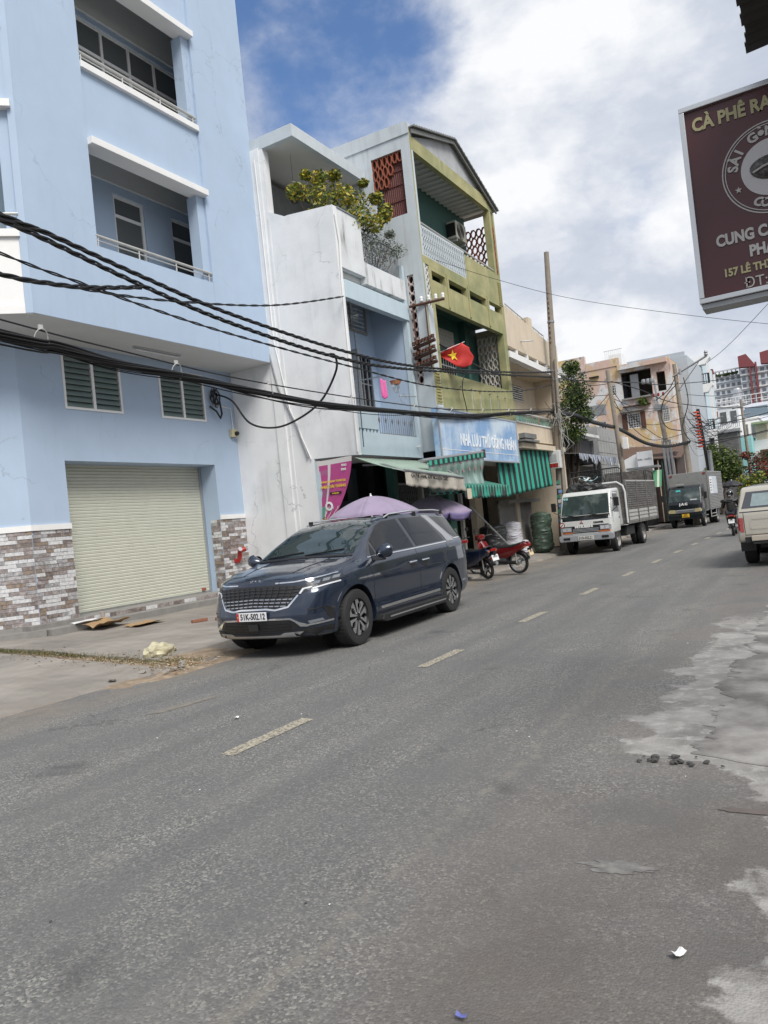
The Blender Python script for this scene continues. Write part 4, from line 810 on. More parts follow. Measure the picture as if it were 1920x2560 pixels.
for y in (18.7, 19.4, 20.0, 20.7, 21.3, 21.9): gp('drip_pipe', MB().tube([(GX-.02, y, 5.02), (GX+.05, y, 5.02)], .02), M_['galv'])
for i, y in enumerate((19.45, 20.05, 20.75, 21.35, 21.95)): gp('lime_streak', MB().box(GX+.0005, GX+.002, y-.012, y+.012, 4.5, 4.98-.03*i), M_['paleblue'])
gp('soffit', MB().box(-10.4, GX-.17, G0+.16, G1, 4.28, 4.36), M_['dgreen'])
# ground floor: dark green posts, accordion gate, cream pier
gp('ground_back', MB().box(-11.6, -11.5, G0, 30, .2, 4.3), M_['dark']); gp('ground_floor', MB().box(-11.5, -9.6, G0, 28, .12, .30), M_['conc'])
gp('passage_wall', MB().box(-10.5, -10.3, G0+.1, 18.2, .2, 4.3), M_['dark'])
gp('gate_post', MB().box(-9.95, -9.75, 17.35, 17.6, .2, 4.28), M_['teal']); gp('gate_post', MB().box(-9.9, -9.7, 20.45, 20.85, .2, 4.28), M_['teal']); gp('gate_post', MB().box(-9.95, -9.75, 18.9, 19.0, .2, 4.28), M_['steel'])
gt = gp('accordion_gate', MB().box(-9.9, -9.86, 17.6, 20.45, .26, .30).box(-9.9, -9.86, 17.6, 20.45, 2.6, 2.66), M_['galv'])
g0_ = None
for i in range(27):
    y = 17.66+i*.105
    if g0_ is None: g0_ = gp('gate_bar', MB().box(-9.90, -9.87, y, y+.02, .28, 2.62), M_['galv'], gt)
    else: inst(g0_, ORG[gt.name]+Vector((0, i*.105, 0)), gt)
gl = MB()
for i in range(26):
    for k in range(12): z = .35+k*.19; y = 17.67+i*.105; gl.box(-9.885, -9.88, y, y+.105, z, z+.006) if False else gl.add([(-9.865, y, z), (-9.865, y+.105, z+.16), (-9.865, y+.105, z+.172), (-9.865, y, z+.012), (-9.86, y, z), (-9.86, y+.105, z+.16), (-9.86, y+.105, z+.172), (-9.86, y, z+.012)], [(0,1,2,3),(7,6,5,4),(0,4,5,1),(3,2,6,7)])
gp('gate_lattice', gl, M_['galv'], gt)
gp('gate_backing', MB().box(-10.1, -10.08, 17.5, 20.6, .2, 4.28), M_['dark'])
text_mb('15', .2, frame((-9.69, 20.65, 1.2), (0, 1, 0), (0, 0, 1)), .003, .006).build('house_number', M_['white'], gb)
gp('cream_pier', MB().box(-9.9, -9.7, 22.35, 22.9, .2, 3.6), M_['cream']); gp('dark_opening_post', MB().box(-9.8, -9.7, 21.3, 21.42, .2, 3.4), M_['steel'])
# sign box
sg = thing('lodging_sign', 'long sky blue lodging sign with white letters under the green house', 'sign', (-8.1, 19.5, 3.1))
SM = mat('blue_sky_print', (.20, .36, .60), .4, col2=(.54, .64, .74), thr=(.42, .62), vscale=1.1, var=.1, streak=.7, streakcol=(.62, .72, .82))
MB().box(GX-.02, -8.05, 16.86, 22.2, 3.06, 4.30).build('panel', SM, sg); MB().box(-8.9, GX-.021, 16.9, 22.2, 3.06, 3.10).build('soffit', mat('sign_soffit', (.40, .40, .38), .7, var=.15), sg)
MB().wall('x', -8.052, -8.035, 16.84, 22.22, 3.04, 4.32, [(16.90, 22.16, 3.08, 4.28)]).build('frame', M_['alu'], sg)
x_ = text_mb('NHÀ LƯU TRÚ CÔNG NHÂN', .44, frame((-8.045, 20.02, 3.55), (0, 1, 0), (0, 0, 1)), .006, .008, sx=.69); x_.build('lettering', mat('sign_white', (.78, .80, .82), .4), sg)
MB().box(-8.05, -8.044, 16.9, 22.16, 3.27, 3.285).build('line', M_['white'], sg)
# flag
fl = thing('flag', 'red flag with a yellow star hanging before the green balcony', 'flag', (-7.9, 17.9, 5.4))
def FL(u, v):
    top = 5.80+.20*math.sin(math.pi/2*min(u/.72, 1))-.55*max(0, u-.72); bot = 5.70-.34*math.sin(math.pi/2*min(u/.75, 1))+.25*max(0, u-.75)
    return (-8.25+.70*u+.03*math.sin(v*7+u*4), 17.83+.33*u-.04*math.sin(u*9+v*3)-.02*math.sin(v*8), top+(bot-top)*v)
MB().grid(24, 16, FL).build('cloth', mat('flag_red', (.48, .025, .02), .7, var=.15, vscale=4), fl, smooth=True, solid=.006)
st = MB(); pts = []
for k in range(10): a = math.pi/2+k*math.pi/5+.1; r_ = 1 if k % 2 == 0 else .40; pts.append((.40+.17*r_*math.cos(a), .50-.32*r_*math.sin(a)))
st.add([Vector(FL(*p_))+Vector((.006, -.014, 0)) for p_ in pts]+[Vector(FL(.40, .50))+Vector((.006, -.016, 0))], [(i, (i+1) % 10, 10) for i in range(10)])
st.build('star', mat('flag_yellow', (.75, .55, .03), .7), fl, solid=.004)
MB().tube([(-8.4, 17.5, 5.70), (-7.7, 18.15, 6.03)], .010).build('staff', M_['galv'], fl)
# cream house beyond
CX, C0, C1 = -8.2, 22.68, 27.8
ch = thing('cream_house', 'cream house with white eaves and slatted vents behind the tall pole', 'house', (-10.5, 25, 0))
def cp(name, mb, m_, par=None, **k): return mb.build(name, m_, par or ch, **k)
CR = M_['cream']
cp('top_wall', MB().prism([(C0, 6.75), (C1, 6.60), (C1, 7.50), (26.7, 7.52), (C0+.4, 7.98), (C0, 8.02)], 'x', CX-.15, CX), CR)
cp('end_wall', MB().box(-14, CX-.151, C1-.15, C1, .2, 7.4), CR); cp('roof_block', MB().box(-14, CX-.152, C0, C1-.16, 6.8, 7.35), CR)
cp('gallery_back', MB().box(-8.75, -8.7, C0, C1-.16, 6.4, 6.8), CR)
cp('eave_beam', MB().prism([(C0, 6.38), (C1, 6.25), (C1, 6.45), (C0, 6.58)], 'x', CX-.2, CX+.04), M_['white'])
for i in range(5): y = C0+.75+i*.98; cp('strut', MB().box(CX-.12, CX-.003, y, y+.12, 6.52, 6.72), M_['white'])
cp('eave_slab', MB().box(-9.2, CX-.201, C0, C1-.16, 6.3, 6.36), M_['cream']); cp('mid_wall', MB().wall('x', -9.15, -9.3, C0, C1-.16, 3.8, 6.3, [(24.0, 26.3, 5.45, 6.0), (24.4, 25.2, 3.95, 5.1)]), CR)
for i in range(7): cp('vent_slat', MB().cbox((-9.17, 25.15, 5.49+i*.078), (.05, 2.28, .035), Matrix.Rotation(R(30), 3, 'Y')), M_['white'])
cp('vent_back', MB().box(-9.32, -9.31, 23.9, 26.4, 3.9, 6.05), M_['dark'])
sh_ = cp('shutter_leaf', MB().box(-9.14, -9.10, 25.0, 25.45, 4.0, 5.05), M_['white'])
for i in range(12): cp('slat', MB().box(-9.098, -9.085, 25.05, 25.4, 4.08+i*.075, 4.12+i*.075), M_['galv'], sh_)
cp('shutter_leaf', MB().box(-9.14, -9.10, 25.6, 26.05, 4.0, 5.05), M_['galv'])
cp('balcony_wall', MB().box(CX-.12, CX, C0, 27.0, 3.8, 4.35), CR); cp('balcony_cap', MB().box(CX-.14, CX+.03, C0, 27.0, 4.35, 4.39).box(CX-.12, CX+.01, C0, 27.0, 4.66, 4.70), M_['white'])
sb0 = None
for i in range(20):
    y = C0+.2+i*.2
    if 11 == i: continue
    cp('balcony_scroll', MB().tube([(CX-.05, y+.05*math.cos(a*.785), 4.52+.11*math.sin(a*.785)) for a in range(9)], .013, 5, False), mat('green_scroll_paint', (.22, .45, .38), .6) if i == 0 else bpy.data.materials['green_scroll_paint'])
cp('balcony_floor', MB().box(-9.2, CX-.121, C0, 27.0, 3.8, 3.9), CR); cp('lower_floor', MB().box(-9.6, CX+.1, C0+.1, 27.2, 3.55, 3.72), CR)
cp('roof_rail', MB().tube([(CX-.1, C0+.4, 8.15), (CX-.1, 26.6, 7.72)], .02).tube([(CX-.1, C0+.4, 8.05), (CX-.1, 26.6, 7.60)], .01), M_['steel'])
for i in range(9): y = C0+.5+i*.5; cp('rail_post', MB().tube([(CX-.1, y, 7.98-i*.056), (CX-.1, y, 8.14-i*.054)], .012), M_['steel'])
cp('roof_pier', MB().box(CX-.3, CX-.002, 24.9, 25.25, 7.7, 8.05), CR); cp('wall_lamp', MB().tube([(CX, 23.9, 7.05), (CX+.05, 23.9, 7.05), (CX+.35, 24.1, 7.05)], .02), M_['galv'])
cp('ground_pier', MB().box(-9.7, -9.3, 24.9, 25.2, .2, 3.55), CR); cp('shelf', MB().box(-9.4, -9.0, 23.4, 26.5, 1.9, 2.0).box(-9.4, -9.35, 23.4, 26.5, .3, 2.0), M_['conc'])
screen('y', 27.6, -9.1, -8.25, 4.7, 6.25, .2, .28, M_['cream'], par=ch)
cp('tin_eave', MB().box(-9.3, CX+.25, C0, C0+1.3, 3.74, 3.80).box(-8.9, CX+.2, C0+.1, C0+1.2, 3.85, 4.0), M_['sheet'])
# ================================================================== awnings, umbrellas, sacks
def wav(y, k, a=.02): return a*mnoise.noise(Vector((y*3, k, 0)))
A1 = stripes('awning_green_white', (.16, .30, .21), (.42, .47, .42), 'Y', .20, .5, dirt=.35)
aw = thing('shop_awning', 'green striped folding awning with a dirty cream valance over the coffee shop', 'awning', (-8.1, 15.4, 2.5))
# slope from wall to valance; front edge runs slightly down to the right
def A1f(u, v): y0, y1 = 13.96+v*-.08, 17.0-v*.28; return (-8.72+v*1.22, y0+(y1-y0)*u, 3.08-v*.44-.03*math.sin(v*3.1)-.10*u*v)
MB().grid(16, 8, A1f).build('canopy', A1, aw, smooth=True, solid=.012)
def V1(u, v): y = 13.88+(2.84)*u; return (-7.5+.05*math.sin(u*26)*v+.03*math.sin(u*9)*v, y, 2.645-.135*u-v*(.30+.035*abs(math.sin(u*30)))-.0)
MB().grid(70, 6, V1).build('valance', mat('dirty_cream_canvas', (.42, .39, .34), .9, var=.25, vscale=4, streak=.4, streakcol=(.2, .19, .17)), aw, smooth=True, solid=.008)
MB().tube([(-7.5, 13.86, 2.65), (-7.5, 16.74, 2.51)], .028).build('front_bar', M_['galv'], aw)
for y in (14.0, 16.7): MB().tube([(-8.75, y+.3 if y < 15 else y, 2.92), (-8.1, y+.1, 2.85), (-7.52, y+.02, 2.62-.13*(y > 15))], .022).build('arm', M_['galv'], aw)
c_ = text_mb('CÀ PHÊ RANG XAY NGUYÊN CHẤT', .115, frame((-7.462, 14.95, 2.50), (0, 1, -.047), (0, .047, 1)), .004, .0, sx=.95); c_.build('lettering', M_['black'], aw)
# hanging patterned plastic sheet
A2 = stripes('faded_green_plastic', (.16, .27, .24), (.28, .40, .36), 'Y', .42, .45, .35, dirt=.5)
pc = thing('plastic_blind', 'faded green patterned plastic blind hanging between the two awnings', 'blind', (-7.9, 17.5, 2.3))
MB().grid(30, 16, lambda u, v: (-7.9+.03*math.sin(u*20+v*5)*v+.03*math.sin(v*9), 15.7+u*3.3, 2.90+.30*u-v*(.76+.24*u))).build('sheet', A2, pc, smooth=True, solid=.006)
MB().tube([(-7.92, 15.5, 2.93), (-7.92, 19.06, 3.25)], .05, 12).build('roller', M_['galv'], pc)
MB().grid(24, 2, lambda u, v: (-7.83, 15.7+u*3.3, 2.93+.30*u-.11*v)).build('top_hem', stripes('hem_stripes', (.04, .36, .27), (.015, .02, .02), 'Y', .28, .5, dirt=.1), pc, solid=.006)
MB().grid(24, 1, lambda u, v: (-7.85, 15.7+u*3.3, 2.20+.03*u-.05*v)).build('bottom_bar', stripes('hem_stripes2', (.04, .36, .27), (.015, .02, .02), 'Y', .36, .6, dirt=.1), pc, solid=.02)
MB().box(-7.95, -7.86, 19.06, 19.14, 3.1, 3.32).build('end_plate', M_['rust'], pc)
pf = mat('faded_flower_print', (.34, .20, .22), .5)
for i in range(16): y = 15.95+(i % 8)*.39+(.1 if i > 7 else 0); z = 2.93-.22*(i > 7)+.04*(i % 8)*.9-.12; MB().lathe([(0, 0), (.05, 0), (.05, .004), (0, .004)], (-7.868, y, z), 8, 'x').build('printed_flower', pf, pc)
# small striped awning
A3 = stripes('green_black_stripes', (.03, .30, .22), (.02, .03, .03), 'Y', .19, .5, dirt=.2)
a3 = thing('small_awning', 'small green and black striped awning with a fluted valance over the gate', 'awning', (-8.2, 18.4, 2.3))
MB().grid(20, 6, lambda u, v: (-8.95+v*1.35, 16.9+u*2.95, 2.78-v*.45-.02*math.sin(v*3))).build('canopy', A3, a3, smooth=True, solid=.01)
MB().grid(80, 5, lambda u, v: (-7.58+.035*math.sin(u*75)*v, 16.9+u*2.95, 2.33-v*(.31+.02*math.sin(u*75)))).build('valance', A3, a3, smooth=True, solid=.006)
MB().box(-7.56, -7.55, 17.0, 17.25, 2.0, 2.25).build('cloth_patch', M_['cream'], a3)
# large blind beside the pole
A4 = stripes('bright_green_black_stripes', (.02, .36, .26), (.012, .02, .022), 'Y', .44, .52, dirt=.12)
a4 = thing('large_blind', 'large bright green and black striped blind hanging beside the tall pole', 'blind', (-8.2, 23, 2.2))
MB().grid(60, 12, lambda u, v: (-8.30+v*.06+.015*math.sin(u*40)*v, 20.9+u*4.9-v*.1, 3.28+.42*u-v*(1.24+.10*u)-.05*math.sin(v*3.1))).build('sheet', A4, a4, smooth=True, solid=.008)
MB().tube([(-8.42, 21.0, 3.36), (-8.42, 25.85, 3.76)], .06, 12).build('roller', M_['galv'], a4); MB().tube([(-8.38, 20.9, 3.25), (-8.38, 25.8, 3.66)], .02).build('rod', M_['alu'], a4)
# purple market umbrellas
PU = mat('faded_purple_canvas', (.29, .235, .34), .85, var=.12, vscale=2.5, sheen=.2); PV = mat('purple_valance', (.19, .16, .32), .85, var=.15, vscale=4)
def umbrella(c, r_, top, rim, lab, rot, cm, vm, n=8, val=.14, grp=None, cat='umbrella', fin=True):
    u_ = thing('market_umbrella', lab, cat, (c[0], c[1], c[2]), grp); cz = c[2]
    def ribp(k, t_): a = rot+2*math.pi*k/n; return Vector((c[0]+math.cos(a)*r_*t_, c[1]+math.sin(a)*r_*t_, rim+(top-rim)*(1-t_**1.75)))
    for k in range(n):
        def F(u, v):
            v = max(v, .001); p_ = ribp(k, v).lerp(ribp(k+1, v), u); sag = .05*math.sin(u*math.pi)*v*v; p_.z -= sag; return p_
        MB().grid(6, 8, F).build('canopy_panel', cm, u_, smooth=True, solid=.004)
        def V(u, v): p_ = Vector(F(u, 1)); p_.z -= v*(val+.03*math.sin(u*math.pi)) ; dv = Vector((p_.x-c[0], p_.y-c[1], 0)).normalized()*(-.05*v+.02*math.sin(u*12)*v); w_ = abs(u-.5)*2*.0; p_ += dv; return p_
        MB().grid(8, 3, lambda u, v: V(.06*v+u*(1-.12*v), v)).build('valance', vm, u_, smooth=True, solid=.004)
        MB().tube([ribp(k, .02)-Vector((0, 0, .01)), ribp(k, .5)-Vector((0, 0, .012)), ribp(k, 1)-Vector((0, 0, .012))], .006, 5).build('rib', M_['steel'], u_)
    MB().cyl((c[0], c[1], cz), (c[0], c[1], top), .022).build('pole', M_['steel'], u_)
    if fin: MB().lathe([(0, 0), (.03, .01), (.015, .03), (.02, .05), (0, .07)], (c[0], c[1], top-.01), 10).build('finial', M_['white'], u_, smooth=True)
    MB().lathe([(0, 0), (.22, 0), (.22, .05), (.06, .09), (0, .09)], (c[0], c[1], cz), 20).build('base', M_['conc'], u_)
umbrella((-8.15, 13.5, zp(-8.15)), .99, 2.19, 1.80, 'purple market umbrella in front of the corner shop', .3, PU, PV, grp='purple umbrellas before the shops')
umbrella((-8.5, 16.85, zp(-8.5)), 1.04, 2.15, 1.72, 'purple market umbrella before the folding gate', .1, PU, PV, grp='purple umbrellas before the shops', fin=False)
# sacks
def sack(c, r_, h, m_, lab, k, wr=.035, grp=None):
    mb = MB(); nu, nv = 40, 36
    def F(u, v):
        a = 2*math.pi*u; q = Vector((math.cos(a), math.sin(a), v*h/r_*1.2))
        rr = r_*(1+.10*mnoise.noise(q*1.1+Vector((k, 0, 0)))+wr*6*abs(mnoise.noise(Vector((q.x*1.2, q.y*1.2, v*h*14+k)))))
        rr *= min(1, (v+.02)*9)**.5*(1 if v < .93 else max(.05, (1-v)/.07)**.45)
        return (c[0]+rr*math.cos(a), c[1]+rr*math.sin(a), c[2]+v*h)
    mb.grid(nu, nv, F); return single('sack', mb, m_, lab, 'sack', grp, smooth=True, angle=60)
SG = mat('dark_green_woven_sack', (.05, .085, .06), .5, var=.3, vscale=8, col2=(.10, .14, .11), spec=.6); SW = mat('white_woven_sack', (.55, .55, .60), .6, var=.12, vscale=8); SB = mat('black_woven_sack', (.03, .032, .035), .45, var=.2, vscale=9, spec=.6)
sack((-8.75, 25.6, zp(-8.75)), .33, 1.42, SG, 'tall bulging dark green sack standing by the foot of the pole', 2)
sack((-9.2, 23.9, .30), .31, 1.0, SW, 'full white woven sack beside the black one at the shop front', 5); sack((-9.3, 22.6, .28), .38, 1.0, SB, 'full black woven sack left of the white one', 8); sack((-9.0, 24.4, .2), .14, .45, SW, 'small slumped white bag at the foot of the white sack', 11)
for i, (a, b, lab) in enumerate([((-8.7, 19.0, .1), (-9.5, 17.4, 2.2), 'grey prop pole leaning on the folding gate'), ((-8.5, 22.7, .15), (-9.3, 21.0, 1.9), 'grey prop pole leaning before the black sack')]): single('prop_pole', MB().tube([a, b], .03), M_['galv'], lab, 'pole')
# ================================================================== vehicles: shared tools
def catmull(p, t):
    n = len(p)-1; f = min(max(t, 0), 1)*n; i = min(int(f), n-1); f -= i
    a, b, c, d_ = p[max(i-1, 0)], p[i], p[i+1], p[min(i+2, n)]
    return tuple(.5*((2*b[k])+(-a[k]+c[k])*f+(2*a[k]-5*b[k]+4*c[k]-d_[k])*f*f+(-a[k]+3*b[k]-3*c[k]+d_[k])*f**3) for k in range(len(b)))
def lerp_tab(tab, y):
    if y <= tab[0][0]: return tab[0][1:]
    for a, b in zip(tab[:-1], tab[1:]):
        if y <= b[0]: f = (y-a[0])/(b[0]-a[0]); f = f*f*(3-2*f)*.35+f*.65; return tuple(p+(q-p)*f for p, q in zip(a[1:], b[1:]))
    return tab[-1][1:]
def bvh_of(mb_): 
    bm = bmesh.new(); me = bpy.data.meshes.new('tmp'); me.from_pydata(mb_.v, [], mb_.f); bm.from_mesh(me); bmesh.ops.recalc_face_normals(bm, faces=bm.faces); t = BVHTree.FromBMesh(bm); bm.free(); bpy.data.meshes.remove(me); return t
DIRS = {'R': (Vector((1, 0, 0)), lambda u, v: (5, u, v)), 'L': (Vector((-1, 0, 0)), lambda u, v: (-5, u, v)), 'F': (Vector((0, -1, 0)), lambda u, v: (u, -5, v)), 'B': (Vector((0, 1, 0)), lambda u, v: (u, 12, v)), 'T': (Vector((0, 0, 1)), lambda u, v: (u, v, 6))}
def skin_patch(name, bvh, poly, side, m_, par, off=.004, res=.08, thick=.01, smooth=True):
    # a panel lying on the body surface: outline poly seen from one side, projected on the body
    nrm, P = DIRS[side]; bm = bmesh.new(); vs = [bm.verts.new((u, v, 0)) for u, v in poly]; bm.faces.new(vs)
    bmesh.ops.triangulate(bm, faces=bm.faces[:])
    for _ in range(5):
        ed = [e_ for e_ in bm.edges if e_.calc_length() > res]
        if not ed: break
        bmesh.ops.subdivide_edges(bm, edges=ed, cuts=1); bmesh.ops.triangulate(bm, faces=bm.faces[:])
    top = []; 
    for v in bm.verts:
        h, n_, _, _ = bvh.ray_cast(Vector(P(v.co.x, v.co.y)), -nrm)
        if h is None:
            h, n_, _, _ = bvh.find_nearest(Vector(P(v.co.x, v.co.y))-nrm*4); 
        if n_.dot(nrm) < 0: n_ = -n_
        top.append((h+n_*off*.3+nrm*off*.7, n_))
    mb = MB(); N = len(top); mb.v = [tuple(a) for a, n_ in top]+[tuple(a-(n_*.3+nrm*.7)*thick) for a, n_ in top]
    bm.verts.index_update()
    for f in bm.faces: i = [v.index for v in f.verts]; mb.f.append(tuple(i)); mb.f.append(tuple(q+N for q in reversed(i)))
    for e_ in bm.edges:
        if len(e_.link_faces) == 1: a, b = [v.index for v in e_.verts]; mb.f.append((a, b, b+N, a+N))
    mb.m = [0]*len(mb.f); bm.free(); return mb.build(name, m_, par, smooth=smooth, angle=50)
def skin_strip(name, bvh, pts, side, w_, m_, par, off=.004, thick=.008, n=6):
    nrm, P = DIRS[side]; Q = []
    for a, b in zip(pts[:-1], pts[1:]):
        for k in range(n): f = k/n; Q.append((a[0]+(b[0]-a[0])*f, a[1]+(b[1]-a[1])*f))
    Q.append(pts[-1]); C_ = []
    for u, v in Q:
        h, n_, _, _ = bvh.ray_cast(Vector(P(u, v)), -nrm)
        if h is None: h, n_, _, _ = bvh.find_nearest(Vector(P(u, v))-nrm*4)
        if n_.dot(nrm) < 0: n_ = -n_
        C_.append((h, n_))
    mb = MB()
    for i, (h, n_) in enumerate(C_):
        t_ = (C_[min(i+1, len(C_)-1)][0]-C_[max(i-1, 0)][0]).normalized(); s = t_.cross(n_).normalized()*w_/2
        mb.v += [tuple(h+s+n_*off), tuple(h-s+n_*off), tuple(h-s-n_*thick), tuple(h+s-n_*thick)]
    for i in range(len(C_)-1):
        for k in range(4): mb.f.append((4*i+k, 4*i+(k+1) % 4, 4*i+4+(k+1) % 4, 4*i+4+k))
    mb.f += [(0, 1, 2, 3), tuple(4*(len(C_)-1)+k for k in (3, 2, 1, 0))]; mb.m = [0]*len(mb.f)
    return mb.build(name, m_, par, smooth=True)
def cut(o, cutter):
    md = o.modifiers.new('arch', 'BOOLEAN'); md.object = cutter; md.operation = 'DIFFERENCE'; md.solver = 'EXACT'
    dg = bpy.context.evaluated_depsgraph_get(); me = bpy.data.meshes.new_from_object(o.evaluated_get(dg)); o.modifiers.clear(); old = o.data; o.data = me
    me.set_sharp_from_angle(angle=R(38))
RIMD = mat('dark_wheel_metal', (.03, .031, .033), .35, .6); RIMS = mat('machined_wheel_metal', (.60, .61, .62), .25, .9); STEELW = mat('white_steel_wheel', (.30, .29, .28), .6, .3, var=.3, vscale=12)
def wheel(par, c, r_, w_, side, rim='alloy', rr=.66, spokes=5):
    # side +1: outer face toward +x
    x0 = c[0]; s = side; W_ = w_/2
    prof = [(r_*rr, -W_*.9), (r_*.86, -W_), (r_*.96, -W_*.92), (r_, -W_*.7), (r_*1.0, W_*.7), (r_*.96, W_*.92), (r_*.86, W_), (r_*rr*1.01, W_*.9), (r_*rr*.98, W_*.6)]
    wh = MB().lathe(prof, (x0, c[1], c[2]), 48, 'x').build('wheel', M_['rubber'], par, smooth=True, angle=30)
    tr = MB()
    for k in range(48):
        a = 2*math.pi*k/48; q = Matrix.Rotation(a, 3, 'X'); tr.cbox(Vector((x0, c[1], c[2]))+q @ Vector((0, r_*1.0, 0)), (w_*.62, .012, .010), q)
    tr.build('tread', M_['rubber'], wh)
    rb = MB().lathe([(0, s*W_*.15), (r_*rr*.9, s*W_*.1), (r_*rr*.97, s*W_*.85), (r_*rr, s*W_*.95), (r_*rr*1.01, s*W_*.80)], (x0, c[1], c[2]), 40, 'x').build('rim', RIMD if rim == 'alloy' else STEELW, wh, smooth=True)
    if rim == 'alloy':
        for k in range(spokes):
            for sg_ in (-1, 1):
                a = 2*math.pi*k/spokes+.3; q = Matrix.Rotation(a, 3, 'X'); xo = s*W_*.78; xi = s*W_*.62
                poly = [(.05, sg_*.012), (.05, sg_*.035), (r_*rr*.62, sg_*.060), (r_*rr*.70, sg_*.105), (r_*rr*.95, sg_*.092), (r_*rr*.96, sg_*.028), (r_*rr*.55, sg_*.018)]
                tf = lambda v: tuple(Vector((x0, c[1], c[2]))+q @ Vector((v.x, v.z, v.y)))
                mb = MB(); n = len(poly); A = [Vector((x0, c[1], c[2]))+q @ Vector((xo, v, u)) for u, v in poly]; B = [Vector((x0, c[1], c[2]))+q @ Vector((xi, v, u)) for u, v in poly]
                mb.add(A+B, [tuple(range(n)), tuple(range(n, 2*n))[::-1]]+[(i, (i+1) % n, n+(i+1) % n, n+i) for i in range(n)]); mb.build('spoke', RIMS, wh)
        MB().lathe([(0, s*W_*.84), (.035, s*W_*.84), (.05, s*W_*.7), (.06, s*W_*.6)], (x0, c[1], c[2]), 20, 'x').build('hub_cap', RIMD, wh, smooth=True)
        for k in range(5): a = 2*math.pi*k/5+.9; MB().lathe([(0, s*W_*.82), (.011, s*W_*.82), (.011, s*W_*.6)], (x0, c[1]+.062*math.cos(a), c[2]+.062*math.sin(a)), 8, 'x').build('lug_nut', M_['chrome'], wh)
    else:
        for k in range(8): a = 2*math.pi*k/8; MB().lathe([(0, s*W_*.30), (.03, s*W_*.30), (.03, s*W_*.05)], (x0, c[1]+r_*.42*math.cos(a), c[2]+r_*.42*math.sin(a)), 8, 'x').build('hand_hole', M_['black'], wh)
        MB().lathe([(0, s*W_*.75), (r_*.16, s*W_*.7), (r_*.2, s*W_*.2), (r_*.3, s*W_*.15)], (x0, c[1], c[2]), 20, 'x').build('hub_cap', STEELW, wh, smooth=True)
    return wh
PAINTV = mat('slate_blue_metallic_paint', (.018, .028, .052), .22, .35, coat=1, spec=.5)
VG = mat('tinted_car_glass', (.006, .007, .008), .04, spec=.35); WS = mat('tinted_windscreen', (.022, .035, .038), .03, spec=.6)
GB = mat('gloss_black_trim', (.012, .012, .013), .2, coat=.6); SAT = mat('satin_silver', (.5, .5, .5), .3, .85); LENS = mat('clear_lamp_lens', (.20, .22, .25), .08, .3, coat=1); LENSW = mat('white_lamp_guide', (.60, .62, .65), .35); LENSD = mat('dark_lamp_housing', (.03, .033, .038), .3)
REDL = mat('red_lamp_lens', (.30, .012, .01), .12, coat=1); ORL = mat('orange_lamp_lens', (.5, .12, .02), .15, coat=1)
# ------------------------------------------------------------------ minivan (front at y=0, rear at 5.15)
van = thing('minivan', 'dark blue minivan parked half on the pavement with a red and white plate', 'minivan', (0, 0, 0))
#        y,   w,    zt,   xr,   zr,   zs,   zb
VT = [(0.00, .80, 1.00, .70, .975, .86, .28), (.12, .87, 1.045, .76, 1.01, .90, .24), (.35, .925, 1.085, .80, 1.04, .97, .23), (.65, .965, 1.125, .82, 1.075, 1.03, .22), (.95, .985, 1.16, .825, 1.105, 1.055, .22), (1.15, .992, 1.195, .83, 1.13, 1.07, .22),
      (1.35, .995, 1.30, .82, 1.21, 1.085, .22), (1.65, .997, 1.455, .77, 1.36, 1.10, .22), (1.95, .997, 1.59, .72, 1.50, 1.115, .22), (2.2, .997, 1.67, .685, 1.60, 1.125, .22), (2.5, .997, 1.715, .67, 1.655, 1.135, .22), (3.1, .997, 1.74, .665, 1.685, 1.15, .22), (3.8, .995, 1.735, .66, 1.68, 1.165, .22), (4.4, .985, 1.715, .655, 1.655, 1.18, .23), (4.72, .97, 1.69, .65, 1.62, 1.185, .25),
      (4.86, .955, 1.60, .66, 1.53, 1.185, .27), (4.97, .935, 1.40, .70, 1.33, 1.17, .30), (5.06, .91, 1.20, .74, 1.15, 1.08, .34), (5.13, .86, 1.02, .76, .99, .92, .42)]
def van_half(y):
    w_, zt, xr, zr, zs, zb = lerp_tab(VT, y)
    return [(0, zb), (w_*.80, zb), (w_-.05, zb+.05), (w_-.004, zb+.16), (w_-.018, .56), (w_+.004, .80), (w_-.006, .93 if zs > 1 else zs-.08), (w_-.05, zs), (xr+.035, zr-.045), (xr-.02, zr+.35*(zt-zr)), (xr*.62, zt-.022), (xr*.3, zt-.004), (0, zt)]
def front_def(x, y, z):
    bow = .30*(abs(x)/.98)**2.4*max(0, 1-y/1.3)**1.2
    tilt = .0
    if y < 1: f = max(0, 1-y/.7); tilt = f*(.13*max(0, (z-.62)/.4)**1.2+.05*max(0, (.36-z)/.14)-.03*math.exp(-((z-.55)/.12)**2))
    yb = -.0
    if y > 4.6: f = (y-4.6)/.55; yb = -.12*(abs(x)/.95)**3*f
    return (x, y+bow+tilt+yb, z)
mbv = MB(); NY = 74; NS = 34; ring = []
for j in range(NY+1):
    t_ = j/NY; y = 5.13*(t_+.10*math.sin(2*math.pi*t_)*-.6) ; y = min(max(y, 0), 5.13)
    hp_ = van_half(y); sec = [catmull(hp_, k/NS) for k in range(NS+1)]
    ring.append([Vector((max(0, p[0]), y, p[1])) for p in sec])
rows = [[(-p.x, p.y, p.z) for p in reversed(r_[1:-1])] + [] for r_ in ring]
NR = 2*NS
for r_ in ring:
    full = [(p.x, p.y, p.z) for p in r_]+[(-p.x, p.y, p.z) for p in reversed(r_[1:-1])]
    mbv.v += [front_def(*q) for q in full]
for j in range(NY):
    for k in range(NR): mbv.f.append((j*NR+k, j*NR+(k+1) % NR, (j+1)*NR+(k+1) % NR, (j+1)*NR+k))
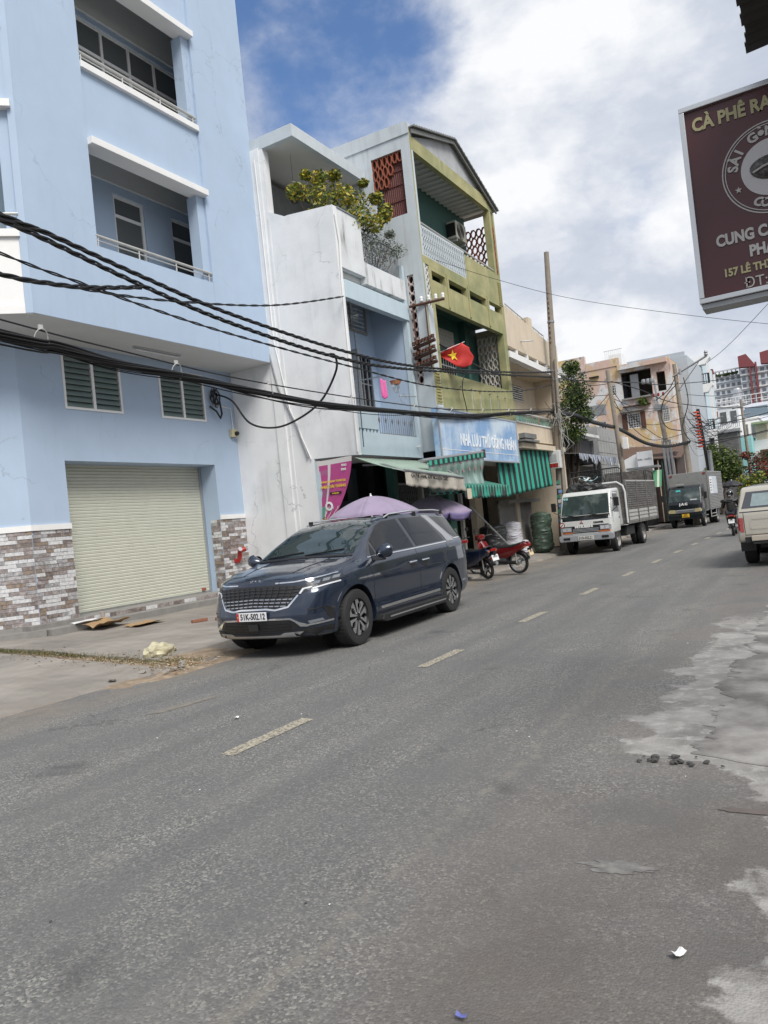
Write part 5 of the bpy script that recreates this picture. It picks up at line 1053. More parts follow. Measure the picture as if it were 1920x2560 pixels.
for j, r_ in ((0, ring[0]), (NY, ring[-1])):     # end caps as a grid
    nx = 12; base = len(mbv.v); idx = {}
    for k in range(1, NS):
        for i in range(nx+1):
            if i == 0: idx[k, i] = j*NR+k
            elif i == nx: idx[k, i] = j*NR+NR-k
            else: p = r_[k]; idx[k, i] = len(mbv.v); mbv.v.append(front_def(p.x*(1-2*i/nx), p.y, p.z))
    for k in range(1, NS-1):
        for i in range(nx): mbv.f.append((idx[k, i], idx[k, i+1], idx[k+1, i+1], idx[k+1, i]))
    mbv.f.append(tuple([j*NR]+[idx[1, i] for i in range(nx+1)])); mbv.f.append(tuple([j*NR+NS]+[idx[NS-1, i] for i in range(nx+1)]))
mbv.m = [0]*len(mbv.f)
_me = bpy.data.meshes.new('tmp'); _me.from_pydata(mbv.v, [], mbv.f); _bm = bmesh.new(); _bm.from_mesh(_me)
for _ in range(7): bmesh.ops.smooth_vert(_bm, verts=[v for v in _bm.verts if v.co.y < .62 and v.co.z > .30], factor=.5, use_axis_x=True, use_axis_y=True, use_axis_z=True)
mbv.v = [tuple(v.co) for v in _bm.verts]; _bm.free(); bpy.data.meshes.remove(_me)
VB = bvh_of(mbv)
body = mbv.build('body', PAINTV, van, smooth=True, angle=40)
FY, RY, WR = .97, 4.06, .372
ct = MB()
for yy in (FY, RY):
    for s in (-1, 1): ct.lathe([(0, s*1.2), (.435, s*1.2), (.435, s*.62), (0, s*.62)], (0, yy, WR), 40, 'x')
cto = ct.build('cutter', M_['black']); cut(body, cto); bpy.data.objects.remove(cto)
for yy in (FY, RY):
    for s, d_ in ((1, 'R'), (-1, 'L')):
        wheel(van, (s*.87, yy, WR), WR, .235, s)
        MB().lathe([(.432, s*.62), (.40, s*.62), (.40, s*.60), (0, s*.60)], (0, yy, WR), 30, 'x').build('wheel_well', M_['black'], van)
        fl_ = MB()        # arch lip
        for k in range(25):
            a = R(-14)+R(208)*k/24; rr = .437; p = (yy+rr*math.cos(a), WR+rr*math.sin(a)); h, n_, _, _ = VB.ray_cast(Vector((s*5, p[0], max(p[1], .27))), Vector((-s, 0, 0)))
            hx = h.x if h else s*.98; q = yy+(rr+.05)*math.cos(a), WR+(rr+.05)*math.sin(a); h2, *_ = VB.ray_cast(Vector((s*5, q[0], max(q[1], .27))), Vector((-s, 0, 0))); hx2 = h2.x if h2 else hx
            fl_.v += [(hx-s*.05, p[0], p[1]), (hx+s*.010, p[0], p[1]), (hx2+s*.008, q[0], q[1]), (hx2-s*.01, q[0], q[1])]
        for k in range(24):
            for m4 in range(3): fl_.f.append((4*k+m4, 4*k+m4+1, 4*k+5+m4, 4*k+4+m4))
        fl_.m = [0]*len(fl_.f); fl_.build('arch_lip', PAINTV, van, smooth=True)
# glass and trim
def both(name, poly, m_, off=.004, res=.08, thick=.01):
    for d_ in 'RL': skin_patch(name, VB, poly, d_, m_, van, off, res, thick)
both('window_surround', [(1.42, 1.125), (1.62, 1.29), (2.06, 1.555), (2.3, 1.625), (3.0, 1.655), (3.72, 1.655), (4.12, 1.33), (4.2, 1.185), (2.8, 1.145)], GB, .003)
both('quarter_window', [(1.54, 1.15), (1.68, 1.16), (1.68, 1.30)], VG, .007); both('door_window', [(1.74, 1.165), (1.75, 1.36), (2.10, 1.555), (2.32, 1.61), (2.78, 1.635), (2.86, 1.18)], VG, .007); both('door_window', [(2.97, 1.185), (2.90, 1.635), (3.66, 1.637), (3.78, 1.56), (4.0, 1.27), (4.02, 1.21)], VG, .007)
both('silver_pillar', [(3.70, 1.66), (3.92, 1.655), (4.40, 1.235), (4.45, 1.19), (4.14, 1.18), (4.08, 1.30), (3.80, 1.60)], SAT, .008)
both('rear_quarter_window', [(3.97, 1.63), (4.62, 1.60), (4.78, 1.50), (4.93, 1.245), (4.42, 1.235), (4.33, 1.32)], VG, .007)
for d_ in 'RL':
    skin_strip('chrome_trim', VB, [(1.43, 1.125), (2.8, 1.15), (3.9, 1.175), (4.1, 1.18)], d_, .018, M_['chrome'], van, .009)
    skin_strip('chrome_trim', VB, [(3.95, 1.645), (4.36, 1.27), (4.46, 1.215), (4.95, 1.225)], d_, .016, M_['chrome'], van, .010)
    for pts in ([(1.35, 1.10), (1.42, .90), (1.44, .62), (1.50, .36)], [(2.88, 1.14), (2.90, .9), (2.90, .33)], [(4.08, 1.16), (4.02, .95), (3.95, .93)], [(1.5, .36), (3.6, .345)]): skin_strip('door_seam', VB, pts, d_, .009, M_['black'], van, .0015)
    skin_strip('slide_rail', VB, [(4.1, 1.085), (4.9, 1.11)], d_, .028, GB, van, .004)
    skin_strip('sill_trim', VB, [(1.56, .415), (3.55, .43)], d_, .035, SAT, van, .010)
    s = 1 if d_ == 'R' else -1
    for yy in (2.66, 3.10):
        MB().lathe([(0, 0), (.045, .001), (.05, .004)], (0, 0, 0), 12)
        skin_patch('handle_cup', VB, [(yy-.09, .925), (yy+.09, .935), (yy+.06, .87), (yy-.06, .865)], d_, M_['black'], van, .003)
        MB().tube([(s*.998, yy-.11, .955), (s*1.025, yy-.08, .957), (s*1.025, yy+.08, .962), (s*.998, yy+.11, .963)], .013, 8).build('door_handle', M_['chrome'], van, smooth=True)
    MB().prism([(1.42, .26), (1.46, .33), (3.64, .33), (3.68, .27), (3.55, .225), (1.52, .225)], 'x', s*.93, s*1.09).build('side_step', M_['black'], van, bevel=.01)
    MB().box(min(s*1.088, s*1.096), max(s*1.088, s*1.096), 1.62, 3.52, .268, .288).build('step_trim', M_['chrome'], van)
    mr_ = MB(); 
    def MR(u, v): a = 2*math.pi*u; b = math.pi*v; return (s*(1.13+.135*math.sin(b)*math.cos(a)), 1.56+(.10 if math.sin(a) > 0 else .10)*math.sin(b)*math.sin(a)*(.6+.4*(1-abs(math.cos(a)))), 1.19+.095*math.cos(b)+.02*math.cos(a))
    mr_.grid(24, 12, MR); mi_ = mr_.build('mirror', PAINTV, van, smooth=True); MB().prism([(1.50, 1.07), (1.62, 1.07), (1.62, 1.14), (1.52, 1.14)], 'x', s*.93, s*1.12).build('mirror_arm', GB, mi_, bevel=.01); MB().lathe([(0, 0), (.085, 0), (.09, -.01)], (s*1.13, 1.655, 1.19), 20, 'y').build('mirror_glass', VG, mi_)
    MB().tube([(s*.69, 2.42, 1.665), (s*.69, 2.6, 1.715), (s*.685, 3.4, 1.745), (s*.68, 4.2, 1.735), (s*.675, 4.6, 1.705), (s*.67, 4.70, 1.66)], [.012, .015, .015, .015, .015, .012], 10).build('roof_rail', M_['chrome'], van, smooth=True)
    for yy in (2.52, 3.5, 4.55): MB().cbox((s*.682, yy, 1.69), (.02, .10, .07)).build('rail_foot', GB, van)
    MB().cbox((s*.90, 5.02-.03, 1.12), (.12, .05, .055)).build('tail_lamp', REDL, van, bevel=.01)
    skin_strip('hood_crease', VB, [(s*.40, .38), (s*.50, 1.15)], 'T', .010, PAINTV, van, .006, n=10); 
    skin_strip('hood_gap', VB, [(s*.79, .52), (s*.83, .9), (s*.84, 1.22)], 'T', .009, M_['black'], van, .001, n=8)
# windscreen
skin_patch('windscreen', VB, [(-.80, 1.215), (-.40, 1.235), (.40, 1.235), (.80, 1.215), (.735, 1.45), (.665, 1.60), (.35, 1.66), (-.35, 1.66), (-.665, 1.60), (-.735, 1.45)], 'F', WS, van, .006, .09)
skin_strip('cowl', VB, [(-.80, 1.19), (0, 1.21), (.80, 1.19)], 'F', .05, M_['black'], van, .008, n=10)
for x0, x1 in ((-.62, -.02), (.05, .62)): skin_strip('wiper', VB, [(x0, 1.225), (x1, 1.27)], 'F', .014, M_['black'], van, .02, .0)
skin_patch('sunroof', VB, [(-.55, 2.35), (.55, 2.35), (.55, 3.2), (-.55, 3.2)], 'T', VG, van, .004, .15)
# front end
skin_patch('grille_backing', VB, [(-.66, .895), (-.3, .925), (.3, .925), (.66, .895), (.60, .80), (.47, .66), (.36, .64), (.22, .625), (-.22, .625), (-.36, .64), (-.47, .66), (-.60, .80)], 'F', M_['black'], van, .004)
GRM = mat('dark_chrome_grille', (.42, .43, .45), .25, .9)
for k, z in enumerate((.67, .71, .75, .79, .83, .87)):
    hw = .46+(z-.66)*.95; hw = min(hw, .64); skin_strip('grille_bar', VB, [(-hw, z-.012), (0, z+.008), (hw, z-.012)], 'F', .011 if k > 2 else .014, GRM if k < 3 else GB, van, .014, .004, 8)
for k in range(13): x = -.54+k*.09; zz_ = .905-.02*abs(x); skin_strip('grille_upright', VB, [(x*.86, .65+.12*max(0, abs(x)-.4)), (x*1.02, zz_)], 'F', .012, M_['black'], van, .018, .004, 3)
skin_strip('grille_frame', VB, [(-.61, .78), (-.50, .645), (-.38, .625), (-.33, .618), (-.2, .635), (.2, .635), (.33, .618), (.38, .625), (.50, .645), (.61, .78)], 'F', .022, M_['chrome'], van, .012)
for s in (-1, 1):
    d_ = 'F'
    skin_strip('brow_trim', VB, [(s*.30, .945), (s*.55, .945), (s*.75, .965), (s*.90, 1.0)], 'F', .017, M_['chrome'], van, .010, n=8)
    skin_patch('headlight', VB, [(s*.66, .905), (s*.78, .945), (s*.93, .99), (s*.955, .93), (s*.90, .885), (s*.72, .83), (s*.64, .80)], 'F', LENSD, van, .006, .04, smooth=False)
    skin_patch('lamp_guide', VB, [(s*.62, .80), (s*.655, .862), (s*.76, .878), (s*.755, .860), (s*.675, .846), (s*.642, .795)], 'F', LENSW, van, .010, .03, smooth=False); skin_strip('lamp_guide', VB, [(s*.76, .842), (s*.85, .867), (s*.94, .895)], 'F', .018, LENSW, van, .012)
    for q in ((.79, .915), (.85, .935), (.905, .955)):
        skin_patch('projector_lens', VB, [(s*(q[0]-.022), q[1]-.02), (s*(q[0]+.022), q[1]-.014), (s*(q[0]+.022), q[1]+.022), (s*(q[0]-.022), q[1]+.016)], 'F', LENS, van, .012, .03)
    skin_patch('air_curtain', VB, [(s*.86, .60), (s*.91, .585), (s*.945, .44), (s*.90, .43), (s*.88, .47)], 'F', M_['black'], van, .004, .04)
    skin_strip('air_trim', VB, [(s*.72, .595), (s*.88, .60), (s*.90, .56)], 'F', .010, M_['black'], van, .006)
    skin_patch('fog_lamp', VB, [(s*.72, .455), (s*.85, .47), (s*.86, .44), (s*.74, .42)], 'F', LENS, van, .008, .03)
    skin_strip('chin_trim', VB, [(s*.30, .505), (s*.52, .50), (s*.62, .44), (s*.70, .405), (s*.90, .425)], 'F', .022, M_['chrome'], van, .012)
    skin_patch('chin_blade', VB, [(s*.56, .47), (s*.70, .425), (s*.72, .385), (s*.63, .395)], 'F', M_['chrome'], van, .014, .03)
skin_strip('chin_trim', VB, [(-.32, .505), (.32, .505)], 'F', .018, M_['chrome'], van, .012)
skin_patch('lower_intake', VB, [(-.50, .49), (.50, .49), (.62, .385), (.50, .335), (-.50, .335), (-.62, .385)], 'F', M_['black'], van, .005)
for z in (.37, .41, .45): skin_strip('intake_bar', VB, [(-.52, z), (.52, z)], 'F', .010, GB, van, .012)
MB().cbox((0, -.02, .415), (.15, .03, .085)).build('radar_sensor', M_['black'], van)
skin_patch('lower_bumper', VB, [(-.93, .37), (-.62, .36), (-.5, .325), (.5, .325), (.62, .36), (.93, .37), (.95, .25), (.7, .235), (-.7, .235), (-.95, .25)], 'F', M_['black'], van, .012, .08)
skin_patch('skid_plate', VB, [(-.66, .33), (-.42, .33), (-.36, .30), (.36, .30), (.42, .33), (.66, .33), (.58, .265), (-.58, .265)], 'F', SAT, van, .022, .08)
pl = MB().cbox((0, -.045, .555), (.47, .014, .11)).build('number_plate', mat('plate_white', (.74, .74, .76), .35), van, bevel=.003)
text_mb('51K-502.12', .105, frame((.022, -.0535, .554), (1, 0, 0), (0, 0, 1)), .0015, .0025, sx=.80).build('lettering', M_['black'], pl)
MB().box(-.233, -.198, -.0545, -.0525, .502, .608).build('red_band', mat('plate_red', (.50, .03, .03), .4), pl); MB().lathe([(0, 0), (.008, 0), (.008, .002), (0, .002)], (-.215, -.0565, .555), 8, 'y').build('star', YEL, pl)
h, n_, *_ = VB.ray_cast(Vector((0, -5, .97)), Vector((0, 1, 0))); em = [(-.095, -.022, -.072, .024), (-.072, 0, -.045, .024), (-.072, 0, -.045, -.022), (-.028, -.022, -.012, .024), (-.012, .024, .022, -.022), (.022, -.022, .045, .024), (.045, .024, .075, -.022), (.075, -.022, .09, .01)]
ey = h.y; emb = MB()
for a, b, c_, d_ in em: emb.tube([(a*1.15, ey+.012, .975+b*.9), (c_*1.15, ey+.012, .975+d_*.9)], .010, 6)
emb.build('nose_emblem', M_['chrome'], van)
skin_patch('rear_window', VB, [(-.6, 1.25), (.6, 1.25), (.58, 1.55), (-.58, 1.55)], 'B', VG, van, .006)
place(van, (-6.50, 7.59, 0), R(1.8))
# ------------------------------------------------------------------ small flatbed truck with slatted sides
TW = mat('aged_white_truck_paint', (.62, .63, .62), .4, coat=.4, var=.12, vscale=5, streak=.25, streakcol=(.25, .22, .18)); GRYP = mat('grey_bumper', (.30, .31, .33), .5, var=.15, vscale=9)
WORN = mat('worn_grey_brown_steel', (.15, .14, .13), .65, .3, var=.35, vscale=6, col2=(.24, .23, .22), thr=(.45, .6)); CHAS = mat('chassis_black', (.02, .02, .02), .7, var=.3, vscale=8)
def cab_mesh(prof, hw, taper=.05, bev=.06):
    bm = bmesh.new(); n = len(prof); vs = []
    for s in (-1, 1):
        for y, z in prof: k = 1-taper*max(0, (z-1.0)/1.0); vs.append(bm.verts.new((s*hw*k, y, z)))
    bm.faces.new(vs[:n]); bm.faces.new(vs[n:][::-1])
    for i in range(n): j = (i+1) % n; bm.faces.new((vs[i], vs[n+i], vs[n+j], vs[j]))
    bmesh.ops.recalc_face_normals(bm, faces=bm.faces)
    bmesh.ops.bevel(bm, geom=[e_ for e_ in bm.edges if e_.calc_face_angle(0) > R(12)], offset=bev, segments=4, profile=.5, affect='EDGES', clamp_overlap=True)
    mb = MB(); bm.verts.index_update(); mb.v = [tuple(v.co) for v in bm.verts]; mb.f = [tuple(v.index for v in f.verts) for f in bm.faces]; mb.m = [0]*len(mb.f); bm.free(); return mb
tk = thing('flatbed_truck', 'white cab truck with slatted cargo sides and bundles on its roof', 'truck', (0, 0, 0))
prof = [(.03, .60), (0, .72), (.02, 1.12), (.10, 1.28), (.36, 1.92), (.48, 2.03), (1.42, 2.06), (1.52, 1.98), (1.54, .80), (1.15, .80), (1.10, .62)]
CB = cab_mesh(prof, .84); TB = bvh_of(CB); CB.build('cab', TW, tk, smooth=True, angle=50)
skin_patch('windscreen', TB, [(-.78, 1.27), (.78, 1.27), (.73, 1.90), (-.73, 1.90)], 'F', mat('truck_windscreen', (.035, .05, .05), .05, spec=.6, col2=(.16, .19, .18), thr=(.5, .7), vscale=1.6), tk, .006, .12)
skin_patch('cowl_panel', TB, [(-.81, 1.10), (.81, 1.10), (.79, 1.255), (-.79, 1.255)], 'F', GB, tk, .005, .12)
for x0, x1 in ((-.65, -.1), (.1, .62)): skin_strip('wiper', TB, [(x0, 1.30), (x1, 1.19)], 'F', .02, M_['black'], tk, .02, .0)
skin_patch('grille_panel', TB, [(-.84, .70), (.84, .70), (.84, .93), (-.84, .93)], 'F', M_['black'], tk, .006, .15)
for z in (.74, .78, .82): skin_strip('grille_bar', TB, [(-.42, z), (.42, z)], 'F', .02, GRYP, tk, .014)
for s in (-1, 1):
    skin_patch('headlight_bezel', TB, [(s*.46, .76), (s*.82, .76), (s*.82, .90), (s*.46, .90)], 'F', GRYP, tk, .012, .15)
    for q in (.54, .69): skin_patch('headlight', TB, [(s*(q-.055), .775), (s*(q+.055), .775), (s*(q+.055), .875), (s*(q-.055), .875)], 'F', mat('sealed_beam', (.6, .62, .65), .15, .3, coat=1) if (q == .54 and s == -1) else bpy.data.materials['sealed_beam'], tk, .020, .15)
    skin_patch('indicator', TB, [(s*.42, .695), (s*.83, .695), (s*.83, .745), (s*.42, .745)], 'F', ORL, tk, .014, .15)
    d_ = 'R' if s > 0 else 'L'
    skin_patch('side_window', TB, [(.40, 1.32), (.52, 1.28), (1.10, 1.26), (1.12, 1.86), (.62, 1.87)], d_, VG, tk, .006, .2)
    skin_strip('door_seam', TB, [(.30, 1.25), (.62, 1.93), (1.18, 1.93), (1.2, 1.2), (1.15, .85)], d_, .014, M_['black'], tk, .003); skin_strip('door_seam', TB, [(.28, 1.22), (.30, .95)], d_, .014, M_['black'], tk, .003)
    MB().cbox((s*.83, 1.08, 1.08), (.03, .12, .03)).build('door_handle', M_['black'], tk, bevel=.004)
    MB().tube([(s*.80, .25, 1.30), (s*1.02, .12, 1.42), (s*1.02, .12, 1.60), (s*.80, .33, 1.75)], .012).build('mirror_arm', M_['black'], tk); MB().cbox((s*1.02, .13, 1.60), (.16, .06, .28)).build('mirror', M_['black'], tk, bevel=.02)
MB().prism([(-.86, .44), (.86, .44), (.88, .50), (.88, .64), (-.88, .64), (-.88, .50)], 'y', -.07, .10).build('bumper', GRYP, tk, bevel=.025)
for s in (-1, 1): MB().cbox((s*.62, -.075, .54), (.22, .02, .07)).build('bumper_slot', M_['black'], tk, bevel=.01)
p_ = MB().cbox((0, -.085, .535), (.50, .015, .13)).build('number_plate', mat('worn_plate', (.66, .66, .62), .5), tk); text_mb('51D-532.21', .115, frame((0, -.095, .533), (1, 0, 0), (0, 0, 1)), .002, .003, sx=.82).build('lettering', M_['black'], p_)
text_mb('MITSUBISHI', .10, frame((-.05, -.012, .895), (1, 0, 0), (0, 0, 1)), .004, .006, sx=1.15).build('lettering', M_['white'], tk); text_mb('CANTER', .075, frame((.42, .012, 1.0), (1, 0, 0), (0, 0, 1)), .004, .006, sx=1.1).build('lettering', M_['black'], tk)
tm = MB()
for k in range(3): a = R(90+120*k); c_ = Vector((-.12+.035*math.cos(a), 0, 1.03+.035*math.sin(a))); u_, v_ = Vector((math.cos(a), 0, math.sin(a))), Vector((-math.sin(a), 0, math.cos(a))); tm.add([c_-u_*.035+Vector((0, .004, 0)), c_+v_*.02+Vector((0, .004, 0)), c_+u_*.035+Vector((0, .004, 0)), c_-v_*.02+Vector((0, .004, 0)), c_-u_*.035+Vector((0, .014, 0)), c_+v_*.02+Vector((0, .014, 0)), c_+u_*.035+Vector((0, .014, 0)), c_-v_*.02+Vector((0, .014, 0))], [(0,1,2,3),(7,6,5,4),(0,4,5,1),(1,5,6,2),(2,6,7,3),(3,7,4,0)])
tm.build('emblem', REDL, tk)
MB().lathe([(.065, 0), (.09, .0), (.09, .008), (.065, .008)], (-.76, .005, .99), 20, 'y').build('round_sticker', REDL, tk); MB().lathe([(0, 0), (.062, 0), (.062, .008), (0, .008)], (-.76, .005, .99), 20, 'y').build('round_sticker', M_['white'], tk); MB().cbox((-.76, .0, .99), (.03, .006, .08), Matrix.Rotation(.7, 3, 'Y')).build('sticker_mark', M_['black'], tk)
for x in (-.68, -.60): MB().lathe([(0, 0), (.04, 0), (.04, .006), (0, .006)], (x, .29, 1.83), 14, 'y').build('windscreen_sticker', mat('pale_cyan_sticker', (.35, .6, .65), .5) if x == -.68 else bpy.data.materials['pale_cyan_sticker'], tk)
MB().box(-.3, -.1, .14, .2, 1.28, 1.31).build('red_cloth', REDL, tk)
# chassis and bed
MB().box(-.35, .35, .5, 6.3, .48, .66).build('chassis', CHAS, tk); MB().box(.36, .80, 2.0, 3.2, .42, .74).build('fuel_tank', CHAS, tk, bevel=.04)
for s in (-1, 1):
    wheel(tk, (s*.72, .78, .37), .37, .20, s, 'steel', .60); MB().lathe([(.42, -.12), (.45, -.12), (.45, .12), (.42, .12)], (s*.74, .78, .40), 30, 'x').build('wheel_arch', M_['black'], tk) if False else None
    wheel(tk, (s*.78, 4.25, .37), .37, .19, s, 'steel', .60); wheel(tk, (s*.55, 4.25, .37), .37, .19, s, 'steel', .60)
    MB().prism([(3.75, .62), (3.82, .86), (4.75, .86), (4.82, .40), (4.80, .40), (4.72, .83), (3.85, .83), (3.78, .62)], 'x', s*.45, s*.92).build('mudguard', CHAS, tk)
MB().box(-.93, .93, 1.85, 6.55, .80, .88).build('bed_floor', WORN, tk)
for s in (-1, 1):
    x = s*.93; sd = MB()
    # lower drop side: white with ribs; upper side: grey slats
    for y0, y1 in ((1.86, 3.35), (3.45, 4.95), (5.05, 6.54)):
        MB().box(min(x-.02*s, x), max(x-.02*s, x), y0, y1, .88, 1.28).build('drop_side', mat('chalky_white_panel', (.42, .42, .41), .7, var=.25, vscale=7, streak=.6) if (s == -1 and y0 == 1.86) else bpy.data.materials['chalky_white_panel'], tk)
        for z in (.92, 1.05, 1.18): MB().box(min(x+.001*s, x+.02*s), max(x+.001*s, x+.02*s), y0+.02, y1-.02, z, z+.05).build('panel_rib', bpy.data.materials['chalky_white_panel'], tk)
        for i in range(12): z = 1.30+i*.077; MB().box(min(x-.015*s, x+.010*s), max(x-.015*s, x+.010*s), y0, y1, z, z+.055).build('side_slat', WORN, tk)
    MB().box(min(x-.03*s, x-.016*s), max(x-.03*s, x-.016*s), 1.88, 6.52, 1.28, 2.22).build('side_backing', CHAS, tk)
    for y in (1.86, 3.36, 4.96, 6.54): MB().box(min(x-.03*s, x+.035*s), max(x-.03*s, x+.035*s), y-.0, y+.08, .80, 2.28).build('stake', WORN, tk)
    MB().box(min(x-.03*s, x+.03*s), max(x-.03*s, x+.03*s), 1.9, 6.6, 2.24, 2.29).build('top_rail', M_['steel'], tk)
    MB().tube([(x, 5.0, 2.3), (x, 5.0, 2.62), (x, 5.1, 2.68), (x, 6.4, 2.60), (x, 6.5, 2.5), (x, 6.5, 2.3)], .018).tube([(x, 5.3, 2.3), (x, 5.3, 2.66)], .014).build('hoop', M_['black'], tk)
MB().box(-.93, .93, 6.56, 6.62, .8, 2.75).build('tailgate', WORN, tk)
MB().box(-.93, .93, 1.78, 1.84, .8, 2.0).build('headboard', WORN, tk); MB().tube([(-.93, 1.75, .85), (-.93, 1.75, 2.05), (-.78, 1.75, 2.24), (.70, 1.75, 2.24), (.88, 1.75, 2.1), (.93, 1.75, 1.9), (.93, 1.75, .85)], .035).build('front_hoop', TW, tk, smooth=True)
gm = MB().tube([(-.93, 1.8, 2.2), (-.93, 1.8, 2.66), (-.88, 1.8, 2.74), (.80, 1.8, 2.74), (.86, 1.8, 2.66), (.86, 1.8, 2.2)], .022).build('mesh_frame', M_['black'], tk)
g2 = MB()
for i in range(26): x = -.9+i*.068; g2.box(x-.004, x+.004, 1.795, 1.803, 2.24, 2.73)
for i in range(8): z = 2.27+i*.06; g2.box(-.92, .85, 1.804, 1.810, z-.004, z+.004)
g2.build('wire_mesh', M_['black'], tk); MB().tube([(-.80, 1.74, 2.2), (-.80, 1.74, 2.55), (-.5, 1.74, 2.58), (-.15, 1.74, 2.5), (-.15, 1.74, 2.2)], .012).build('bent_rod', M_['galv'], tk)
place(tk, (-6.94, 24.55, 0), R(-.5))
def rag(c, s, m_, lab, k, cat='tarpaulin'):
    bm = bmesh.new(); bmesh.ops.create_icosphere(bm, subdivisions=4, radius=1); mb = MB()
    mb.add([(c[0]+v.co.x*s[0]*(1+.5*mnoise.noise(v.co*2+Vector((k, 0, 0)))), c[1]+v.co.y*s[1]*(1+.4*mnoise.noise(v.co*2.5+Vector((0, k, 0)))), c[2]+max(v.co.z, -.15)*s[2]*(1+.6*mnoise.noise(v.co*3+Vector((0, 0, k)))+.12*mnoise.noise(v.co*12))) for v in bm.verts], [tuple(v.index for v in f.verts) for f in bm.faces]); bm.free()
    return single('tarpaulin' if cat == 'tarpaulin' else 'sack', mb, m_, lab, cat, smooth=True, angle=60)
rag((-6.95, 25.5, 2.08), (.50, .40, .22), mat('black_tarpaulin', (.015, .015, .016), .45, spec=.6), 'crumpled black tarpaulin bundle on the white truck cab roof', 3); rag((-7.5, 25.95, 2.05), (.33, .2, .28), mat('dark_grey_sack', (.05, .05, .05), .7), 'dark grey bundle at the pole side of the truck cab roof', 7)
single('paper_sheet', sheet_mb((-7.15, 25.75, 2.38), .3, .25, .6, .12, k=9), PAPER, 'white paper scrap stuck in the truck bed above the cab', 'paper', solid=.004); single('plastic_sheet', sheet_mb((-6.95, 25.85, 2.36), .45, .22, .2, .14, k=12), mat('pale_teal_plastic', (.30, .45, .48), .3), 'pale teal plastic sheet on the load above the truck cab', 'plastic sheet', solid=.004)
# ------------------------------------------------------------------ box truck
bt = thing('box_truck', 'dark cab truck with a ribbed grey cargo box and yellow plate', 'truck', (0, 0, 0))
DKP = mat('dark_green_black_paint', (.006, .009, .011), .25, coat=.6); BOXM = mat('ribbed_grey_box', (.30, .30, .29), .55, .3, var=.15, vscale=3)
prof = [(.03, .52), (0, .62), (.02, 1.15), (.08, 1.28), (.34, 1.94), (.46, 2.06), (1.35, 2.10), (1.42, 2.0), (1.44, .78), (1.05, .78), (1.0, .55)]
CB2 = cab_mesh(prof, .80); JB = bvh_of(CB2); CB2.build('cab', DKP, bt, smooth=True, angle=50)
skin_patch('windscreen', JB, [(-.74, 1.30), (.74, 1.30), (.69, 1.92), (-.69, 1.92)], 'F', bpy.data.materials['truck_windscreen'], bt, .006, .12)
skin_patch('grille_panel', JB, [(-.42, .74), (.42, .74), (.42, .90), (-.42, .90)], 'F', GRYP, bt, .006, .15)
for z in (.77, .83): skin_strip('grille_bar', JB, [(-.40, z), (.40, z)], 'F', .025, M_['black'], bt, .012)
YLAMP = mat('yellowed_headlight', (.48, .42, .24), .2, .2, coat=1)
for s in (-1, 1):
    skin_patch('headlight', JB, [(s*.44, .74), (s*.77, .76), (s*.79, .93), (s*.44, .91)], 'F', YLAMP, bt, .010, .15); d_ = 'R' if s > 0 else 'L'
    skin_patch('side_window', JB, [(.38, 1.33), (1.05, 1.28), (1.08, 1.88), (.58, 1.89)], d_, VG, bt, .006, .2); MB().cbox((s*.98, .10, 1.52), (.15, .06, .32)).build('mirror', M_['black'], bt, bevel=.02); MB().tube([(s*.76, .22, 1.35), (s*.98, .10, 1.40), (s*.98, .10, 1.64), (s*.76, .30, 1.7)], .012).build('mirror_arm', M_['black'], bt)
    wheel(bt, (s*.70, .72, .36), .36, .19, s, 'steel', .6); wheel(bt, (s*.74, 4.2, .36), .36, .19, s, 'steel', .6); wheel(bt, (s*.52, 4.2, .36), .36, .18, s, 'steel', .6)
    MB().tube([(s*.90, 1.75, .55), (s*.90, 3.5, .55)], .018).tube([(s*.90, 1.75, .40), (s*.90, 3.5, .40)], .018).tube([(s*.90, 1.8, .8), (s*.90, 1.8, .4)], .018).tube([(s*.90, 3.45, .8), (s*.90, 3.45, .4)], .018).build('side_guard', M_['steel'], bt)
MB().box(-.80, .80, -.06, .12, .42, .66).build('bumper', DKP, bt, bevel=.03)
p_ = MB().cbox((.02, -.07, .60), (.34, .015, .17)).build('number_plate', mat('yellow_plate', (.68, .42, .03), .45), bt); text_mb('51D', .085, frame((.02, -.08, .638), (1, 0, 0), (0, 0, 1)), .002, .002).build('lettering', M_['black'], p_); text_mb('942.21', .085, frame((.02, -.08, .562), (1, 0, 0), (0, 0, 1)), .002, .002).build('lettering', M_['black'], p_)
text_mb('J A C', .145, frame((-.05, .0, 1.16), (1, 0, 0), (0, 0, 1)), .006, .012, sx=1.15).build('lettering', M_['white'], bt)
MB().cbox((-.28, .28, 1.83), (.22, .01, .09)).build('cyan_sticker', mat('cyan_sticker', (.10, .62, .62), .5), bt); MB().cbox((.42, .10, 1.34), (.30, .01, .08)).build('white_card', PAPER, bt); MB().cbox((-.2, .45, 2.14), (.35, .2, .04)).build('roof_vent', M_['steel'], bt, bevel=.01)
MB().box(-.35, .35, .5, 6.0, .48, .66).build('chassis', CHAS, bt)
bx_ = MB().box(-.93, .93, 1.62, 6.2, .76, 2.72).build('cargo_box', BOXM, bt, bevel=.02)
for i in range(24): z = .84+i*.078; MB().prism([(z, .931), (z+.012, .950), (z+.045, .950), (z+.057, .931)], 'y', 1.70, 6.1, tf=lambda v: (v.z, v.y, v.x)).build('side_rib', BOXM, bx_)
for x in (-.93, .90): MB().box(x, x+.03, 1.60, 1.65, .76, 2.74).build('corner_post', M_['alu'], bx_)
for x in (-.8, .78): MB().cbox((x, 1.60, 2.62), (.12, .03, .06)).build('marker_lamp', REDL, bx_)
